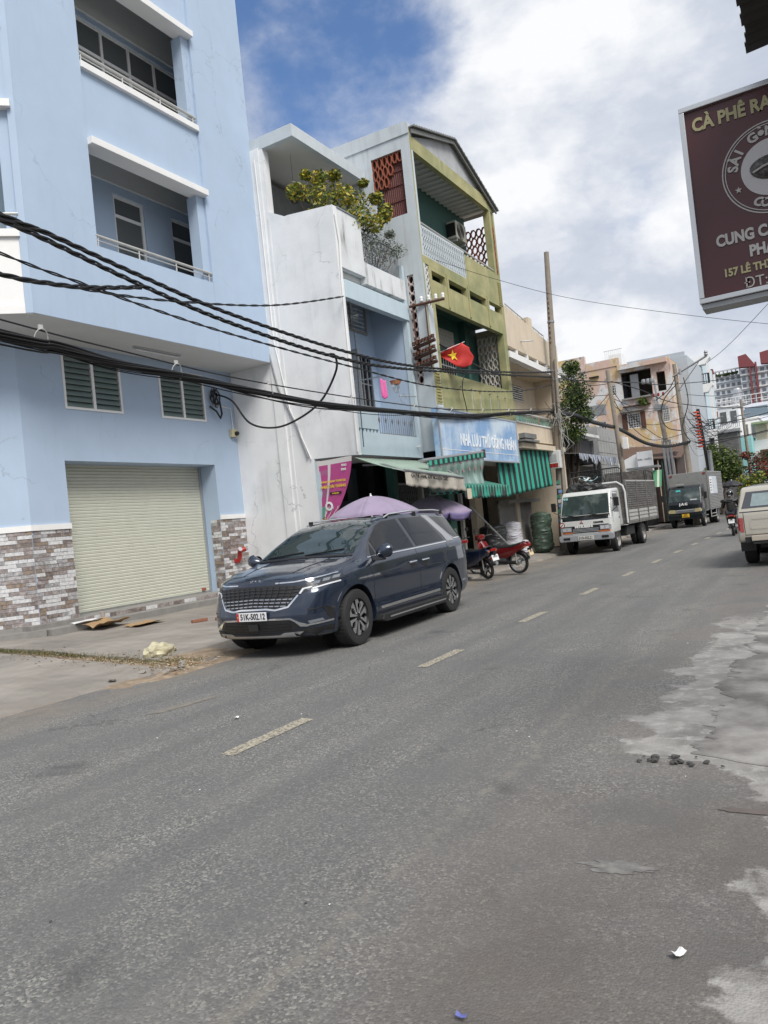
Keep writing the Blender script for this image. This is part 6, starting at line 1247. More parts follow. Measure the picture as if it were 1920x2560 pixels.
ps = MB().box(.951, .956, 1.85, 4.2, 1.55, 2.45).build('advert_panel', mat('pale_advert', (.60, .64, .70), .5, col2=(.30, .40, .58), thr=(.55, .66), vscale=2), bx_); MB().box(.9565, .958, 1.85, 2.75, 1.6, 2.4).build('advert_text_panel', M_['white'], ps)
for i in range(5): MB().box(.9585, .9595, 2.0, 2.55-.1*(i % 2), 1.70+i*.13, 1.75+i*.13).build('print_line', REDL if i == 3 else M_['galv'], ps)
place(bt, (-6.32, 39.9, 0), R(-1.5))
# ------------------------------------------------------------------ beige pickup with canopy, seen from behind (rear at y=0, nose towards +y)
CHP = mat('champagne_metallic', (.50, .465, .39), .33, .45, coat=.7, var=.05, vscale=4); su = thing('pickup', 'champagne beige pickup with a hard canopy at the right edge', 'pickup', (0, 0, 0))
prof = [(.02, .50), (0, .62), (.02, 1.06), (.06, 1.12), (.28, 1.50), (.42, 1.57), (2.6, 1.62), (3.2, 1.12), (4.6, 1.02), (4.7, .5)]
CB3 = cab_mesh(prof, .865, .22, .05); SB_ = bvh_of(CB3); sbo = CB3.build('body', CHP, su, smooth=True, angle=50)
ct = MB()
for yy in (1.12, 3.9):
    for s in (-1, 1): ct.lathe([(0, s*1.2), (.40, s*1.2), (.40, s*.55), (0, s*.55)], (0, yy, .36), 40, 'x')
cto = ct.build('cutter', M_['black']); cut(sbo, cto); bpy.data.objects.remove(cto)
skin_patch('rear_window_surround', SB_, [(-.76, 1.155), (.76, 1.155), (.665, 1.475), (-.665, 1.475)], 'F', mat('grey_tinted_glass', (.06, .065, .075), .12, spec=.6), su, .004, .12); skin_patch('rear_window', SB_, [(-.60, 1.19), (.60, 1.19), (.55, 1.43), (-.55, 1.43)], 'F', mat('dusty_rear_glass', (.24, .30, .31), .12, spec=.6, var=.2, vscale=5), su, .008, .12)
skin_strip('tailgate_gap', SB_, [(-.80, 1.085), (.80, 1.085)], 'F', .022, M_['black'], su, .002, n=10); skin_strip('tailgate_gap', SB_, [(-.735, 1.07), (-.725, .64), (.725, .64), (.735, 1.07)], 'F', .012, M_['black'], su, .002, n=8)
skin_strip('pressed_line', SB_, [(-.62, .76), (-.60, .95), (.60, .95), (.62, .76), (-.62, .76)], 'F', .03, CHP, su, .010, n=8)
for s in (-1, 1):
    skin_patch('tail_lamp', SB_, [(s*.745, .70), (s*.86, .70), (s*.87, .98), (s*.745, .98)], 'F', REDL, su, .012, .06); wheel(su, (s*.74, 1.12, .36), .355, .24, s, 'alloy', .6); wheel(su, (s*.74, 3.9, .36), .355, .24, s, 'alloy', .6)
    MB().box(s*.76-.14, s*.76+.14, .70, .72, .28, .58).build('mud_flap', M_['black'], su); d_ = 'R' if s > 0 else 'L'; skin_patch('side_window', SB_, [(.25, 1.18), (1.5, 1.18), (1.5, 1.46), (.42, 1.46)], d_, VG, su, .006, .2)
MB().box(-.74, .74, .0, .1, .49, .60).build('under_panel', M_['black'], su); MB().box(-.62, -.18, -.05, .0, .52, .62).build('bumper_pad', mat('pale_beige_plastic', (.45, .40, .33), .5), su, bevel=.01); MB().box(-.6, .6, -.04, .1, .46, .50).build('bumper_bar', CHAS, su); MB().box(-.5, .5, .3, 4.2, .36, .48).build('chassis', CHAS, su)
text_mb('TROOPER', .05, frame((.3, -.01, .88), (1, 0, 0), (0, 0, 1)), .002, .001).build('lettering', M_['chrome'], su) if False else None
place(su, (-.83, 16.5, 0), 0)
# ------------------------------------------------------------------ motorbikes
def moto(name, lab, pc, scooter=False, seatc=None, group=None, platec=None, cat='motorbike', rimc=None, cargo=0):
    b = thing(name, lab, cat, (0, 0, 0), group); wr = .275 if not scooter else .235; wb = 1.23; rm = rimc or M_['alu']
    def wh(y, r_, nm):
        o = MB().lathe([(r_*.80, -.035), (r_*.93, -.042), (r_, -.02), (r_, .02), (r_*.93, .042), (r_*.80, .035), (r_*.80, -.035)], (0, y, r_), 36, 'x').build(nm, M_['rubber'], b, smooth=True)
        MB().lathe([(r_*.80, -.030), (r_*.74, -.022), (r_*.74, .022), (r_*.80, .030)], (0, y, r_), 36, 'x').build('rim', rm, o, smooth=True)
        if scooter:
            for k in range(5): a = k*1.2566; MB().tube([(0, y+.04*math.cos(a), r_+.04*math.sin(a)), (0, y+r_*.76*math.cos(a+.12), r_+r_*.76*math.sin(a+.12))], [.026, .014], 6).build('spoke', rm, o)
        else:
            sp = MB()
            for k in range(18): a = k*.349; sp.tube([((-1)**k*.03, y+.03*math.cos(a+.6), r_+.03*math.sin(a+.6)), (0, y+r_*.76*math.cos(a), r_+r_*.76*math.sin(a))], .0035, 4)
            sp.build('spokes', M_['steel'], o)
        MB().cyl((-.06, y, r_), (.06, y, r_), .05 if scooter else .065, n=16).build('hub', M_['alu'], o, smooth=True)
    wh(0, wr, 'wheel'); wh(wb, wr, 'wheel')
    # rear fender, seat, tail
    fd = MB(); fd.grid(6, 14, lambda u, v: ((u-.5)*.12, wr*1.14*math.cos(R(20)+R(150)*v)*-1*-1*.98-.02, wr+wr*1.14*math.sin(R(20)+R(140)*v)-.02*(2*u-1)**2)); fd.build('rear_fender', M_['black'], b, smooth=True, solid=.006)
    st = MB(); st.grid(10, 20, lambda u, v: (math.cos(math.pi*u)*(.135-.04*abs(v-.35)), -.22+v*.78, .735+.045*math.sin(math.pi*u)+.05*(1-v)**2-.035*math.sin(v*3.14)-.02)); st.build('seat', M_['black'], b, smooth=True, solid=.04)
    tl = [(-.36, .74), (-.30, .79), (.0, .72), (.45, .68), (.62, .55), (.50, .45), (.25, .42), (.05, .50), (-.15, .60)] if not scooter else [(-.34, .70), (-.25, .74), (.5, .70), (.60, .50), (.50, .33), (.2, .38), (-.05, .50), (-.25, .58)]
    tm_ = MB()
    for s in (-1, 1): tm_.prism(tl, 'x', s*.05, s*(.125 if not scooter else .165))
    tm_.build('side_cover', pc, b, bevel=.018, smooth=True, angle=50)
    MB().cbox((0, -.36, .71), (.16, .05, .06)).build('tail_lamp', REDL, b, bevel=.012)
    for s in (-1, 1): MB().cbox((s*.11, -.31, .68), (.05, .06, .035)).build('indicator', ORL, b, bevel=.01)
    p = MB().cbox((0, -.40, .52), (.19, .008, .14), Matrix.Rotation(-.25, 3, 'X')).build('number_plate', platec or bpy.data.materials['plate_white'], b); MB().cbox((0, -.36, .60), (.06, .07, .06)).build('plate_bracket', M_['black'], b)
    text_mb('59-C2', .05, frame((0, -.412, .552), (1, 0, 0), (0, .25, 1)), .001, .001).build('lettering', M_['black'], p); text_mb('502.17', .05, frame((0, -.398, .495), (1, 0, 0), (0, .25, 1)), .001, .001).build('lettering', M_['black'], p)
    # engine, frame, exhaust
    MB().cbox((0, .45, .34), (.20, .34, .20)).build('engine', M_['galv'], b, bevel=.04, smooth=True); MB().tube([(-.09, .50, .33), (-.10, 0, .29)], .045, 10).build('chain_case', M_['black'], b, smooth=True); MB().tube([(.10, .55, .28), (.13, .25, .26), (.14, -.25, .36)], [.02, .03, .045], 12).build('exhaust', M_['galv'], b, smooth=True)
    for s in (-1, 1): MB().tube([(s*.09, 0, wr), (s*.10, -.02, .62)], .016).build('shock_absorber', M_['steel'], b)
    MB().tube([(0, .55, .45), (0, .85, .55), (0, 1.03, .88)], .045, 10).build('frame', pc if not scooter else M_['black'], b, smooth=True)
    for s in (-1, 1): MB().tube([(s*.06, wb, wr), (s*.06, wb-.17, .70), (s*.04, wb-.22, .88)], .02).build('fork', M_['steel'], b)
    ff = MB(); ff.grid(6, 12, lambda u, v: ((u-.5)*.13, wb+wr*1.14*math.cos(R(25)+R(130)*v), wr+wr*1.14*math.sin(R(25)+R(130)*v)-.02*(2*u-1)**2)); ff.build('front_fender', pc, b, smooth=True, solid=.006)
    sh = MB()
    for s in (-1, 1): sh.add([(s*.02, 1.07, .95), (s*.20, 1.00, .85), (s*.24, .92, .55), (s*.14, .86, .32), (s*.02, 1.00, .40), (s*.02, 1.03, .93), (s*.18, .96, .84), (s*.22, .88, .55), (s*.12, .82, .32), (s*.02, .95, .40)], [(0,1,2,3,4),(9,8,7,6,5),(0,5,6,1),(1,6,7,2),(2,7,8,3),(3,8,9,4)])
    sh.build('leg_shield', pc, b, smooth=True)
    hb = MB().tube([(-.34, .86, 1.00), (-.22, .95, 1.00), (0, 1.0, .98), (.22, .95, 1.00), (.34, .86, 1.00)], .016).build('handlebar', M_['black'], b); 
    MB().cbox((0, 1.02, .99), (.26, .16, .14)).build('headlight_cowl', pc, b, bevel=.045, smooth=True); MB().lathe([(0, .05), (.06, .03), (.075, 0)], (0, 1.09, .99), 16, 'y').build('headlight', LENSW, b, smooth=True)
    for s in (-1, 1): MB().tube([(s*.24, .94, 1.0), (s*.30, .95, 1.13), (s*.33, .94, 1.18)], .006).build('mirror_stem', M_['black'], b); MB().lathe([(0, 0), (.05, 0), (.055, .015), (.03, .03), (0, .03)], (s*.34, .92, 1.21), 14, 'y').build('mirror', M_['black'], b)
    if scooter: MB().box(-.14, .14, .50, .92, .26, .36).build('footboard', M_['black'], b, bevel=.03)
    return b
REDP = mat('red_motorbike_paint', (.17, .008, .010), .22, coat=1, spec=.6); NAVP = mat('navy_scooter_paint', (.010, .016, .045), .22, coat=1); BLKP = mat('black_scooter_paint', (.015, .015, .017), .22, coat=1)
m1 = moto('motorbike', 'red underbone motorbike parked on the pavement before the sacks', REDP, platec=mat('cream_plate', (.68, .55, .36), .5)); place(m1, (-6.95, 18.35, .03), R(84)); m1.rotation_euler = (0, R(-6), R(80))
m2 = moto('motorbike', 'navy scooter parked behind the minivan, nearest the camera', NAVP, scooter=True, rimc=M_['black']); m2.rotation_euler = (0, R(-6), R(62)); m2.location = (-7.35, 17.25, .03)
# ================================================================== people (continuous skinned bodies)
def skinned(name, verts, edges, radii, m_, par, root=0, sub=2):
    me = bpy.data.meshes.new(name); me.from_pydata(verts, edges, []); o = bpy.data.objects.new(name, me); COL.objects.link(o); o.parent = par
    sk = o.modifiers.new('skin', 'SKIN'); lay = me.skin_vertices[0].data
    for i, r_ in enumerate(radii): lay[i].radius = (r_, r_) if not isinstance(r_, tuple) else r_; lay[i].use_root = (i == root)
    sb = o.modifiers.new('sub', 'SUBSURF'); sb.levels = sub; sb.render_levels = sub
    dg = bpy.context.evaluated_depsgraph_get(); m2_ = bpy.data.meshes.new_from_object(o.evaluated_get(dg)); o.modifiers.clear(); o.data = m2_; m2_.materials.clear(); m2_.materials.append(m_); m2_.polygons.foreach_set('use_smooth', [True]*len(m2_.polygons)); return o
SKIN = mat('skin', (.30, .17, .11), .55); 
def rider(lab, jac, trs, helm, sc_=1.0, group=None):
    p = thing('person', lab, 'person', (0, 0, 0), group)
    V = [(0, .10, .80), (0, .08, .98), (0, .07, 1.16), (0, .08, 1.27), (0, .11, 1.37), (0, .14, 1.48), (-.19, .08, 1.24), (-.27, .22, 1.02), (-.30, .52, 1.0), (.19, .08, 1.24), (.27, .22, 1.02), (.30, .52, 1.0), (-.11, .10, .78), (-.16, .50, .74), (-.14, .52, .36), (-.14, .64, .30), (.11, .10, .78), (.16, .50, .74), (.14, .52, .36), (.14, .64, .30)]
    E_ = [(0, 1), (1, 2), (2, 3), (3, 4), (4, 5), (3, 6), (6, 7), (7, 8), (3, 9), (9, 10), (10, 11), (0, 12), (12, 13), (13, 14), (14, 15), (0, 16), (16, 17), (17, 18), (18, 19)]
    Rr = [.10, .095, .105, .07, .045, .085, .045, .035, .030, .045, .035, .030, .08, .058, .040, .035, .08, .058, .040, .035]
    skinned('body', V, E_, Rr, SKIN, p)
    jv = [(0, .09, .74)]+V[1:4]+[(0, .105, 1.33)]+V[6:12]; je = [(0, 1), (1, 2), (2, 3), (3, 4), (3, 5), (5, 6), (6, 7), (3, 8), (8, 9), (9, 10)]; jv[7] = (-.295, .47, 1.0); jv[10] = (.295, .47, 1.0)
    jo = skinned('jacket', jv, je, [.155, .15, .165, .135, .075, .085, .065, .05, .085, .065, .05], jac, p)
    tv = [V[0]]+V[12:15]+V[16:19]; skinned('trousers', tv, [(0, 1), (1, 2), (2, 3), (0, 4), (4, 5), (5, 6)], [.15, .118, .088, .06, .118, .088, .06], trs, p)
    for s in (-1, 1):
        MB().cbox((s*.14, .60, .285), (.09, .24, .07)).build('shoe', M_['black'], p, bevel=.02, smooth=True)
        hx = s*.30
        skinned('hand', [(hx, .50, 1.0), (hx, .58, 1.0), (hx, .60, 1.02)], [(0, 1), (1, 2)], [.03, .035, .025], SKIN, p, sub=1)
    hl = MB(); hl.grid(24, 16, lambda u, v: (.125*math.sin(math.pi*.62*v)*math.cos(2*math.pi*u), .145+.145*math.sin(math.pi*.62*v)*math.sin(2*math.pi*u), 1.46+.145*math.cos(math.pi*.62*v))); hl.build('helmet', helm, p, smooth=True, solid=.015)
    MB().cbox((0, .27, 1.44), (.2, .05, .02)).build('helmet_peak', helm, p, bevel=.008); MB().cbox((0, .01, 1.40), (.08, .01, .03)).build('helmet_badge', M_['alu'], p)
    for k in range(7): 
        z = .92+k*.055; MB().tube([(-.135, .02, z), (-.06, -.058-.0*k, z-.008), (.06, -.058, z-.008), (.135, .02, z)], .012, 6).build('quilt_ridge', jac, p, smooth=True)
    return p
sc1 = moto('scooter', 'black scooter with red tail lamp ridden away up the street', BLKP, scooter=True, cat='scooter', platec=bpy.data.materials['plate_white']); place(sc1, (-3.10, 29.0, 0), R(2))
r1 = rider('rider in a black quilted jacket and black helmet on the scooter', mat('black_quilted_jacket', (.022, .023, .023), .4, spec=.6), mat('dark_jeans', (.03, .035, .05), .8), mat('black_helmet', (.012, .012, .013), .15, coat=1)); place(r1, (-3.10, 29.0, 0), R(2))
sc2 = moto('scooter', 'distant grey scooter coming down the street near the black umbrella', mat('grey_paint', (.10, .10, .11), .3, coat=.8), scooter=True, cat='scooter'); place(sc2, (-3.95, 44.0, 0), R(176))
r2 = rider('distant rider in a red shirt beyond the quilted jacket rider', mat('red_shirt', (.35, .02, .03), .8), mat('dark_trousers', (.02, .02, .025), .8), mat('dark_helmet', (.03, .03, .03), .3)); place(r2, (-3.95, 44.0, 0), R(176))
umbrella((-4.95, 48.0, 0), .62, 2.18, 1.90, 'black umbrella over a stall far down the street', .2, mat('black_umbrella', (.02, .021, .025), .6), mat('black_umbrella_edge', (.018, .018, .02), .6), val=.03)
# ================================================================== poles, wires, far buildings, trees
def conc_pole(lab, base, top, r0, r1, label=None):
    t = thing('utility_pole', lab, 'utility pole', base, 'concrete utility poles along the left pavement'); 
    MB().tube([base, top], [r0, r1], 18).build('shaft', M_['pole'], t, smooth=True); return t
P1 = conc_pole('tall bare concrete pole beside the white cab truck', (-8.20, 26.2, .03), (-7.72, 26.2, 10.45), .185, .085)
# stickers, name plate box, clamp, pale riser
for i in range(9): z = 1.15+i*.165; a = -1.7+.3*math.sin(i*2.3); r_ = .172; x, y = -8.2+.046*z+r_*math.cos(a), 26.2+r_*math.sin(a); MB().cbox((x, y, z), (.16, .006, .12 if i % 3 else .09), Matrix.Rotation(a+math.pi/2, 3, 'Z')).build('sticker', [mat('sticker_a', (.15, .30, .60), .6), mat('sticker_b', (.60, .62, .62), .6), mat('sticker_c', (.15, .42, .30), .6)][i % 3], P1)
for i in range(13): z = 7.3+i*.17; MB().cbox((-8.2+.046*z-.02, 26.2-.125+.0035*i, z), (.05, .01, .06+.02*(i % 3))).build('painted_digit', M_['rust'], P1)
nb = MB().cbox((-8.22, 25.9, 3.25), (.62, .22, .62)).build('cable_box', mat('white_box', (.62, .62, .61), .5), P1, bevel=.02); MB().cbox((-8.25, 25.785, 3.05), (.52, .008, .14)).build('red_label', REDL, nb); MB().cbox((-8.25, 25.785, 3.30), (.46, .008, .26)).build('grey_label', M_['ply'], nb)
MB().tube([(-8.0, 26.05, 1.5), (-7.92, 26.05, 3.5), (-7.78, 26.05, 6.7)], .045, 8).build('riser_pipe', M_['pole'], P1)
for z in (4.9, 6.0, 6.3, 8.0): MB().lathe([(.175-.009*z, 0), (.195-.009*z, 0), (.195-.009*z, .06), (.175-.009*z, .06)], (-8.2+.046*z, 26.2, z), 18).build('band', M_['galv'], P1)
tg = MB(); rw = random.Random(11)
for i in range(26):
    c = Vector((-7.95+rw.gauss(0, .1), 26.0+rw.gauss(0, .1), 4.9+rw.gauss(0, .15))); pts = [c]
    dd = Vector((rw.gauss(0, 1), rw.gauss(0, 1)-.3, rw.gauss(0, 1)))
    for k in range(9): dd = (dd+Vector((rw.gauss(0, .6), rw.gauss(0, .6), rw.gauss(0, .6)-.15))).normalized(); pts.append(pts[-1]+dd*.11)
    tg.mi = 0 if i % 3 else 1; tg.tube(pts, .008 if i % 3 else .010, 5, False)
for i in range(8): tg.mi = 1; x = -7.85+rw.gauss(0, .12); tg.tube([(x, 25.98, 4.85), (x+rw.gauss(.1, .1), 25.95, 4.3), (x+rw.gauss(.1, .15), 25.98, 3.7), (x+rw.gauss(.05, .1), 26.0, 3.4)], .008, 5, False)
tag(tg.build('cable_tangle', [M_['wire'], mat('pale_grey_cable', (.40, .40, .38), .6)], smooth=True), 'tangle of black and pale cables round the tall pole', 'cable tangle')
P2 = conc_pole('second leaning concrete pole beyond the white truck', (-7.72, 34.6, .0), (-8.0, 34.35, 7.40), .13, .085); MB().cbox((-8.42, 33.4, 5.6), (.78, .25, .45)).build('metal_box', M_['galv'], P2, bevel=.02); MB().cbox((-7.55, 34.3, 4.1), (.22, .2, .5)).build('small_box', M_['white'], P2, bevel=.02)
P3 = conc_pole('far concrete pole with a cross arm above the box truck', (-6.38, 43.6, 0), (-6.62, 43.5, 8.62), .17, .10)
MB().tube([(-6.75, 43.4, 7.95), (-5.0, 43.6, 8.75)], .055, 6).tube([(-6.5, 43.4, 7.2), (-5.4, 43.5, 8.5)], .03, 6).build('cross_arm', M_['galv'], P3); MB().lathe([(0, 0), (.07, 0), (.10, .08), (.07, .13), (.10, .2), (.05, .3), (0, .3)], (-5.02, 43.6, 8.75), 14).build('insulator', M_['galv'], P3, smooth=True); MB().tube([(-6.35, 43.4, 8.0), (-6.35, 43.4, 8.3)], .06).build('insulator', M_['galv'], P3)
P4 = thing('cable_riser', 'dark post wrapped in orange insulator spirals behind the far pole', 'post', (-5.9, 45, 0)); MB().tube([(-5.52, 45, 0), (-5.9, 45, 6.2)], .09, 10).build('post', M_['black'], P4); MB().tube([(-5.5, 44.9, .3), (-5.55, 44.9, 3.9)], .11, 12).build('blue_pipe', M_['galv'], P4)
for i in range(12): z = 4.1+i*.17; MB().lathe([(.05, 0), (.15, .02), (.15, .09), (.05, .11)], (-5.95+.04*math.sin(i), 44.85, z), 14).build('orange_insulator', mat('orange_porcelain', (.62, .09, .04), .4) if i == 0 else bpy.data.materials['orange_porcelain'], P4, smooth=True)
P5 = thing('transformer_post', 'grey pipes rising to a transformer in front of the peeling building', 'post', (-7.5, 44, 0))
for i, x in enumerate((-7.62, -7.44, -7.26)): MB().tube([(x, 44, .3), (x-.1, 44, 4.7)], .07, 10).build('pipe', M_['galv'], P5, smooth=True)
MB().tube([(-7.55, 44, 4.6), (-7.7, 44, 6.4)], .13, 12).build('post', M_['pole'], P5); MB().box(-7.95, -7.35, 43.8, 44.1, 6.35, 6.65).build('bracket', M_['galv'], P5)
for x in (-8.35, -8.12, -7.9): MB().lathe([(0, 0), (.10, .02), (.12, .12), (.10, .26), (0, .28)], (x, 43.9, 7.9), 14).build('insulator', M_['galv'], P5, smooth=True)
for x in (-7.9, -7.65, -7.4): MB().lathe([(0, 0), (.05, .02), (.07, .1), (.05, .2), (0, .22)], (x, 43.9, 7.1), 10).build('red_fuse', REDL, P5, smooth=True)
MB().tube([(-7.75, 43.95, 6.6), (-7.8, 43.95, 8.0)], .05).build('post_top', M_['galv'], P5)
INS = thing('insulator_rack', 'wooden cross arm carrying four white insulators on the green house', 'insulator rack', (-8.1, 17.3, 5.4))
MB().tube([(-8.62, 17.06, 6.93), (-7.75, 17.3, 6.98)], .035, 6).build('cross_arm', M_['rust'], INS)
for i, x in enumerate((-8.3, -8.12, -7.95, -7.78)): MB().lathe([(0, 0), (.02, 0), (.045, .03), (.035, .07), (.045, .10), (.03, .14), (0, .15)], (x, 17.14+.05*i, 6.99), 12).build('insulator', M_['white'], INS, smooth=True)
for k, z in enumerate((5.35, 5.62, 5.88)):
    MB().tube([(-8.62, 17.08, z), (-8.0, 17.05, z+.1)], .045, 6).build('rack_arm', M_['rust'], INS)
    for i in range(7): MB().lathe([(0, 0), (.045, .01), (.04, .05), (.045, .09), (0, .10)], (-8.58+i*.09, 17.02, z+.05+i*.015), 10).build('brown_insulator', M_['rust'], INS, smooth=True)
for x in (-8.55, -8.2): MB().tube([(x, 17.12, 5.3), (x, 17.12, 6.9)], .02).build('strap', M_['rust'], INS)
WS_ = []
def spl(pts, n=8):
    pts = [Vector(p) for p in pts]; out_ = []
    for i in range(len(pts)-1):
        for k in range(n): out_.append(Vector(catmull([tuple(q) for q in pts], (i+k/n)/(len(pts)-1))))
    out_.append(pts[-1]); return out_
def wire(pts, r_, lab, twist=0, sp=.03, m_=None, ext=True, cat='cable', n=8):
    q = spl(pts, n); mb = MB()
    if twist:
        L_ = 0; dq = []
        fine = []
        for a, b in zip(q[:-1], q[1:]):
            for k in range(3): fine.append(a.lerp(b, k/3))
        fine.append(q[-1])
        for s in range(twist):
            L_ = 0; pt = []
            for i, p in enumerate(fine):
                if i: L_ += (p-fine[i-1]).length
                a = L_*9+2*math.pi*s/twist; pt.append(p+Vector((math.cos(a)*sp, 0, math.sin(a)*sp)))
            mb.tube(pt, r_, 6, False)
    else: mb.tube(q, r_, 6, False)
    return tag(mb.build('cable', m_ or M_['wire'], smooth=True), lab, cat)
x8 = lambda l: [(-8.0, a, b) for a, b in l]
wire(x8([(1.5, 6.0), (5.6, 5.6), (6.23, 5.55), (7.69, 5.36), (9.55, 5.17), (12.88, 5.06), (16.17, 5.18), (22.24, 5.81), (26.1, 6.30)]), .016, 'uppermost twisted black cable sagging from the left edge to the tall pole', 3, .02)
wire(x8([(1.5, 6.0), (5.6, 5.54), (6.22, 5.46), (7.68, 5.23), (9.53, 5.02), (12.4, 4.90), (15.34, 5.03), (22.21, 5.72), (26.1, 6.12)]), .016, 'second twisted black cable just under the uppermost one', 3, .022)
wire(x8([(2, 5.6), (5.56, 5.13), (6.64, 5.03), (7.79, 4.93), (9.5, 4.84), (12.83, 4.78), (16.84, 4.78), (22.06, 5.2), (26.1, 5.85)]), .010, 'thin twisted cable below the pair, across the white house', 2, .012)
wire(x8([(3, 4.9), (5.53, 4.88), (6.11, 4.91), (6.74, 4.99), (7.68, 5.20)]), .014, 'short thick black cable joining the upper pair over the blue building', 3, .02)
wire([(-8.0, 3, 4.6), (-8.0, 5.53, 4.87), (-8.16, 6.77, 5.02), (-8.32, 8.46, 5.25), (-8.49, 11.27, 5.78), (-8.62, 14.0, 6.55)], .010, 'twisted cable rising to the corner bracket of the white house', 2, .012)
wire([(-8.0, 12.3, 4.93), (-8.0, 12.47, 4.91), (-8.21, 12.77, 4.7), (-8.6, 12.76, 4.2), (-9.09, 12.66, 3.91), (-9.68, 12.57, 3.79), (-10.35, 12.58, 3.99), (-11.09, 12.95, 4.62), (-11.9, 13.4, 4.95)], .022, 'thick black cable hanging in a big loop before the white side wall')
bpts = [(1.0, 4.5), (5.46, 4.16), (6.19, 4.14), (7.09, 4.05), (8.36, 4.03), (9.92, 3.97), (11.92, 3.94), (14.57, 4.01), (18.23, 4.19), (21.62, 4.51), (25.17, 4.85), (26.3, 4.93)]
bd = MB(); rw = random.Random(5)
for i in range(46):
    ph, q0, q1, ph2 = rw.uniform(0, 6.28), rw.uniform(.4, 1.4), rw.uniform(1.5, 3.5), rw.uniform(0, 6.28); R0 = .065*math.sqrt(rw.random()); sag = rw.choice((0, 0, 0, 0, .03, .05, .10))
    pts = []
    for k, p in enumerate(spl(x8(bpts), 6)):
        f = k/66; loose = .55+.9*max(0, 1-p.y/10); a = ph+p.y*q0; pts.append(p+Vector((math.cos(a)*R0*loose, 0, math.sin(a)*R0*loose-sag*abs(math.sin(p.y*.45+ph2)))))
    bd.tube(pts, rw.choice((.006, .008, .010, .013)), 5, False)
tag(bd.build('cable_bundle', M_['wire'], smooth=True), 'thick bundle of black telephone cables crossing in front of the houses', 'cable bundle')
mess = [(1.0, 4.7), (5.48, 4.34), (7.11, 4.24), (9.83, 4.13), (14.61, 4.18), (18.27, 4.34), (25.19, 4.93), (26.1, 5.0)]
wire(x8(mess), .011, 'thin black messenger wire running above the cable bundle')
for i, (y, zt_, zb_) in enumerate([(6.0, 4.31, 4.12), (8.2, 4.18, 4.0), (10.3, 4.12, 3.95), (12.9, 4.14, 3.95), (15.6, 4.22, 4.05), (17.6, 4.3, 4.14), (19.6, 4.44, 4.3), (21.6, 4.6, 4.46), (23.6, 4.78, 4.66)]):
    hk = MB(); cz, rr = (zt_+zb_)/2-.02, (zt_-zb_)/2+.05; hk.tube([(-8.0+.03*math.sin(a*.5), y+rr*.6*math.cos(a*.4189), cz+rr*.85*math.sin(a*.4189)) for a in range(16)], .007, 6, False); hk.cbox((-8.0, y, zt_+.03), (.03, .05, .06))
    single('cable_hanger', hk, M_['steel'], 'wire ring hanging the cable bundle, ' + ['at the left edge of the photo', 'between the two louvre windows', 'over the second louvre window', 'where the blue wall meets the white wall', 'before the pink towel balcony', 'at the corner of the green house', 'left of the lodging sign lettering', 'over the lodging sign lettering', 'next to the cream house'][i], 'cable ring', 'rings holding the cable bundle')
wire(x8([(26.29, 4.89), (28.56, 4.98), (29.88, 4.9), (31.81, 4.88), (34.12, 4.88)]), .05, 'black cable bundle between the tall pole and the leaning pole', 3, .04); wire([(-8, 34.3, 4.9), (-7.9, 36.1, 4.75), (-7.7, 38.2, 4.42), (-7.45, 39.7, 4.25), (-7.1, 42.0, 4.22), (-6.3, 43.6, 4.4)], .05, 'black cable bundle sagging from the leaning pole to the far pole', 3, .04)
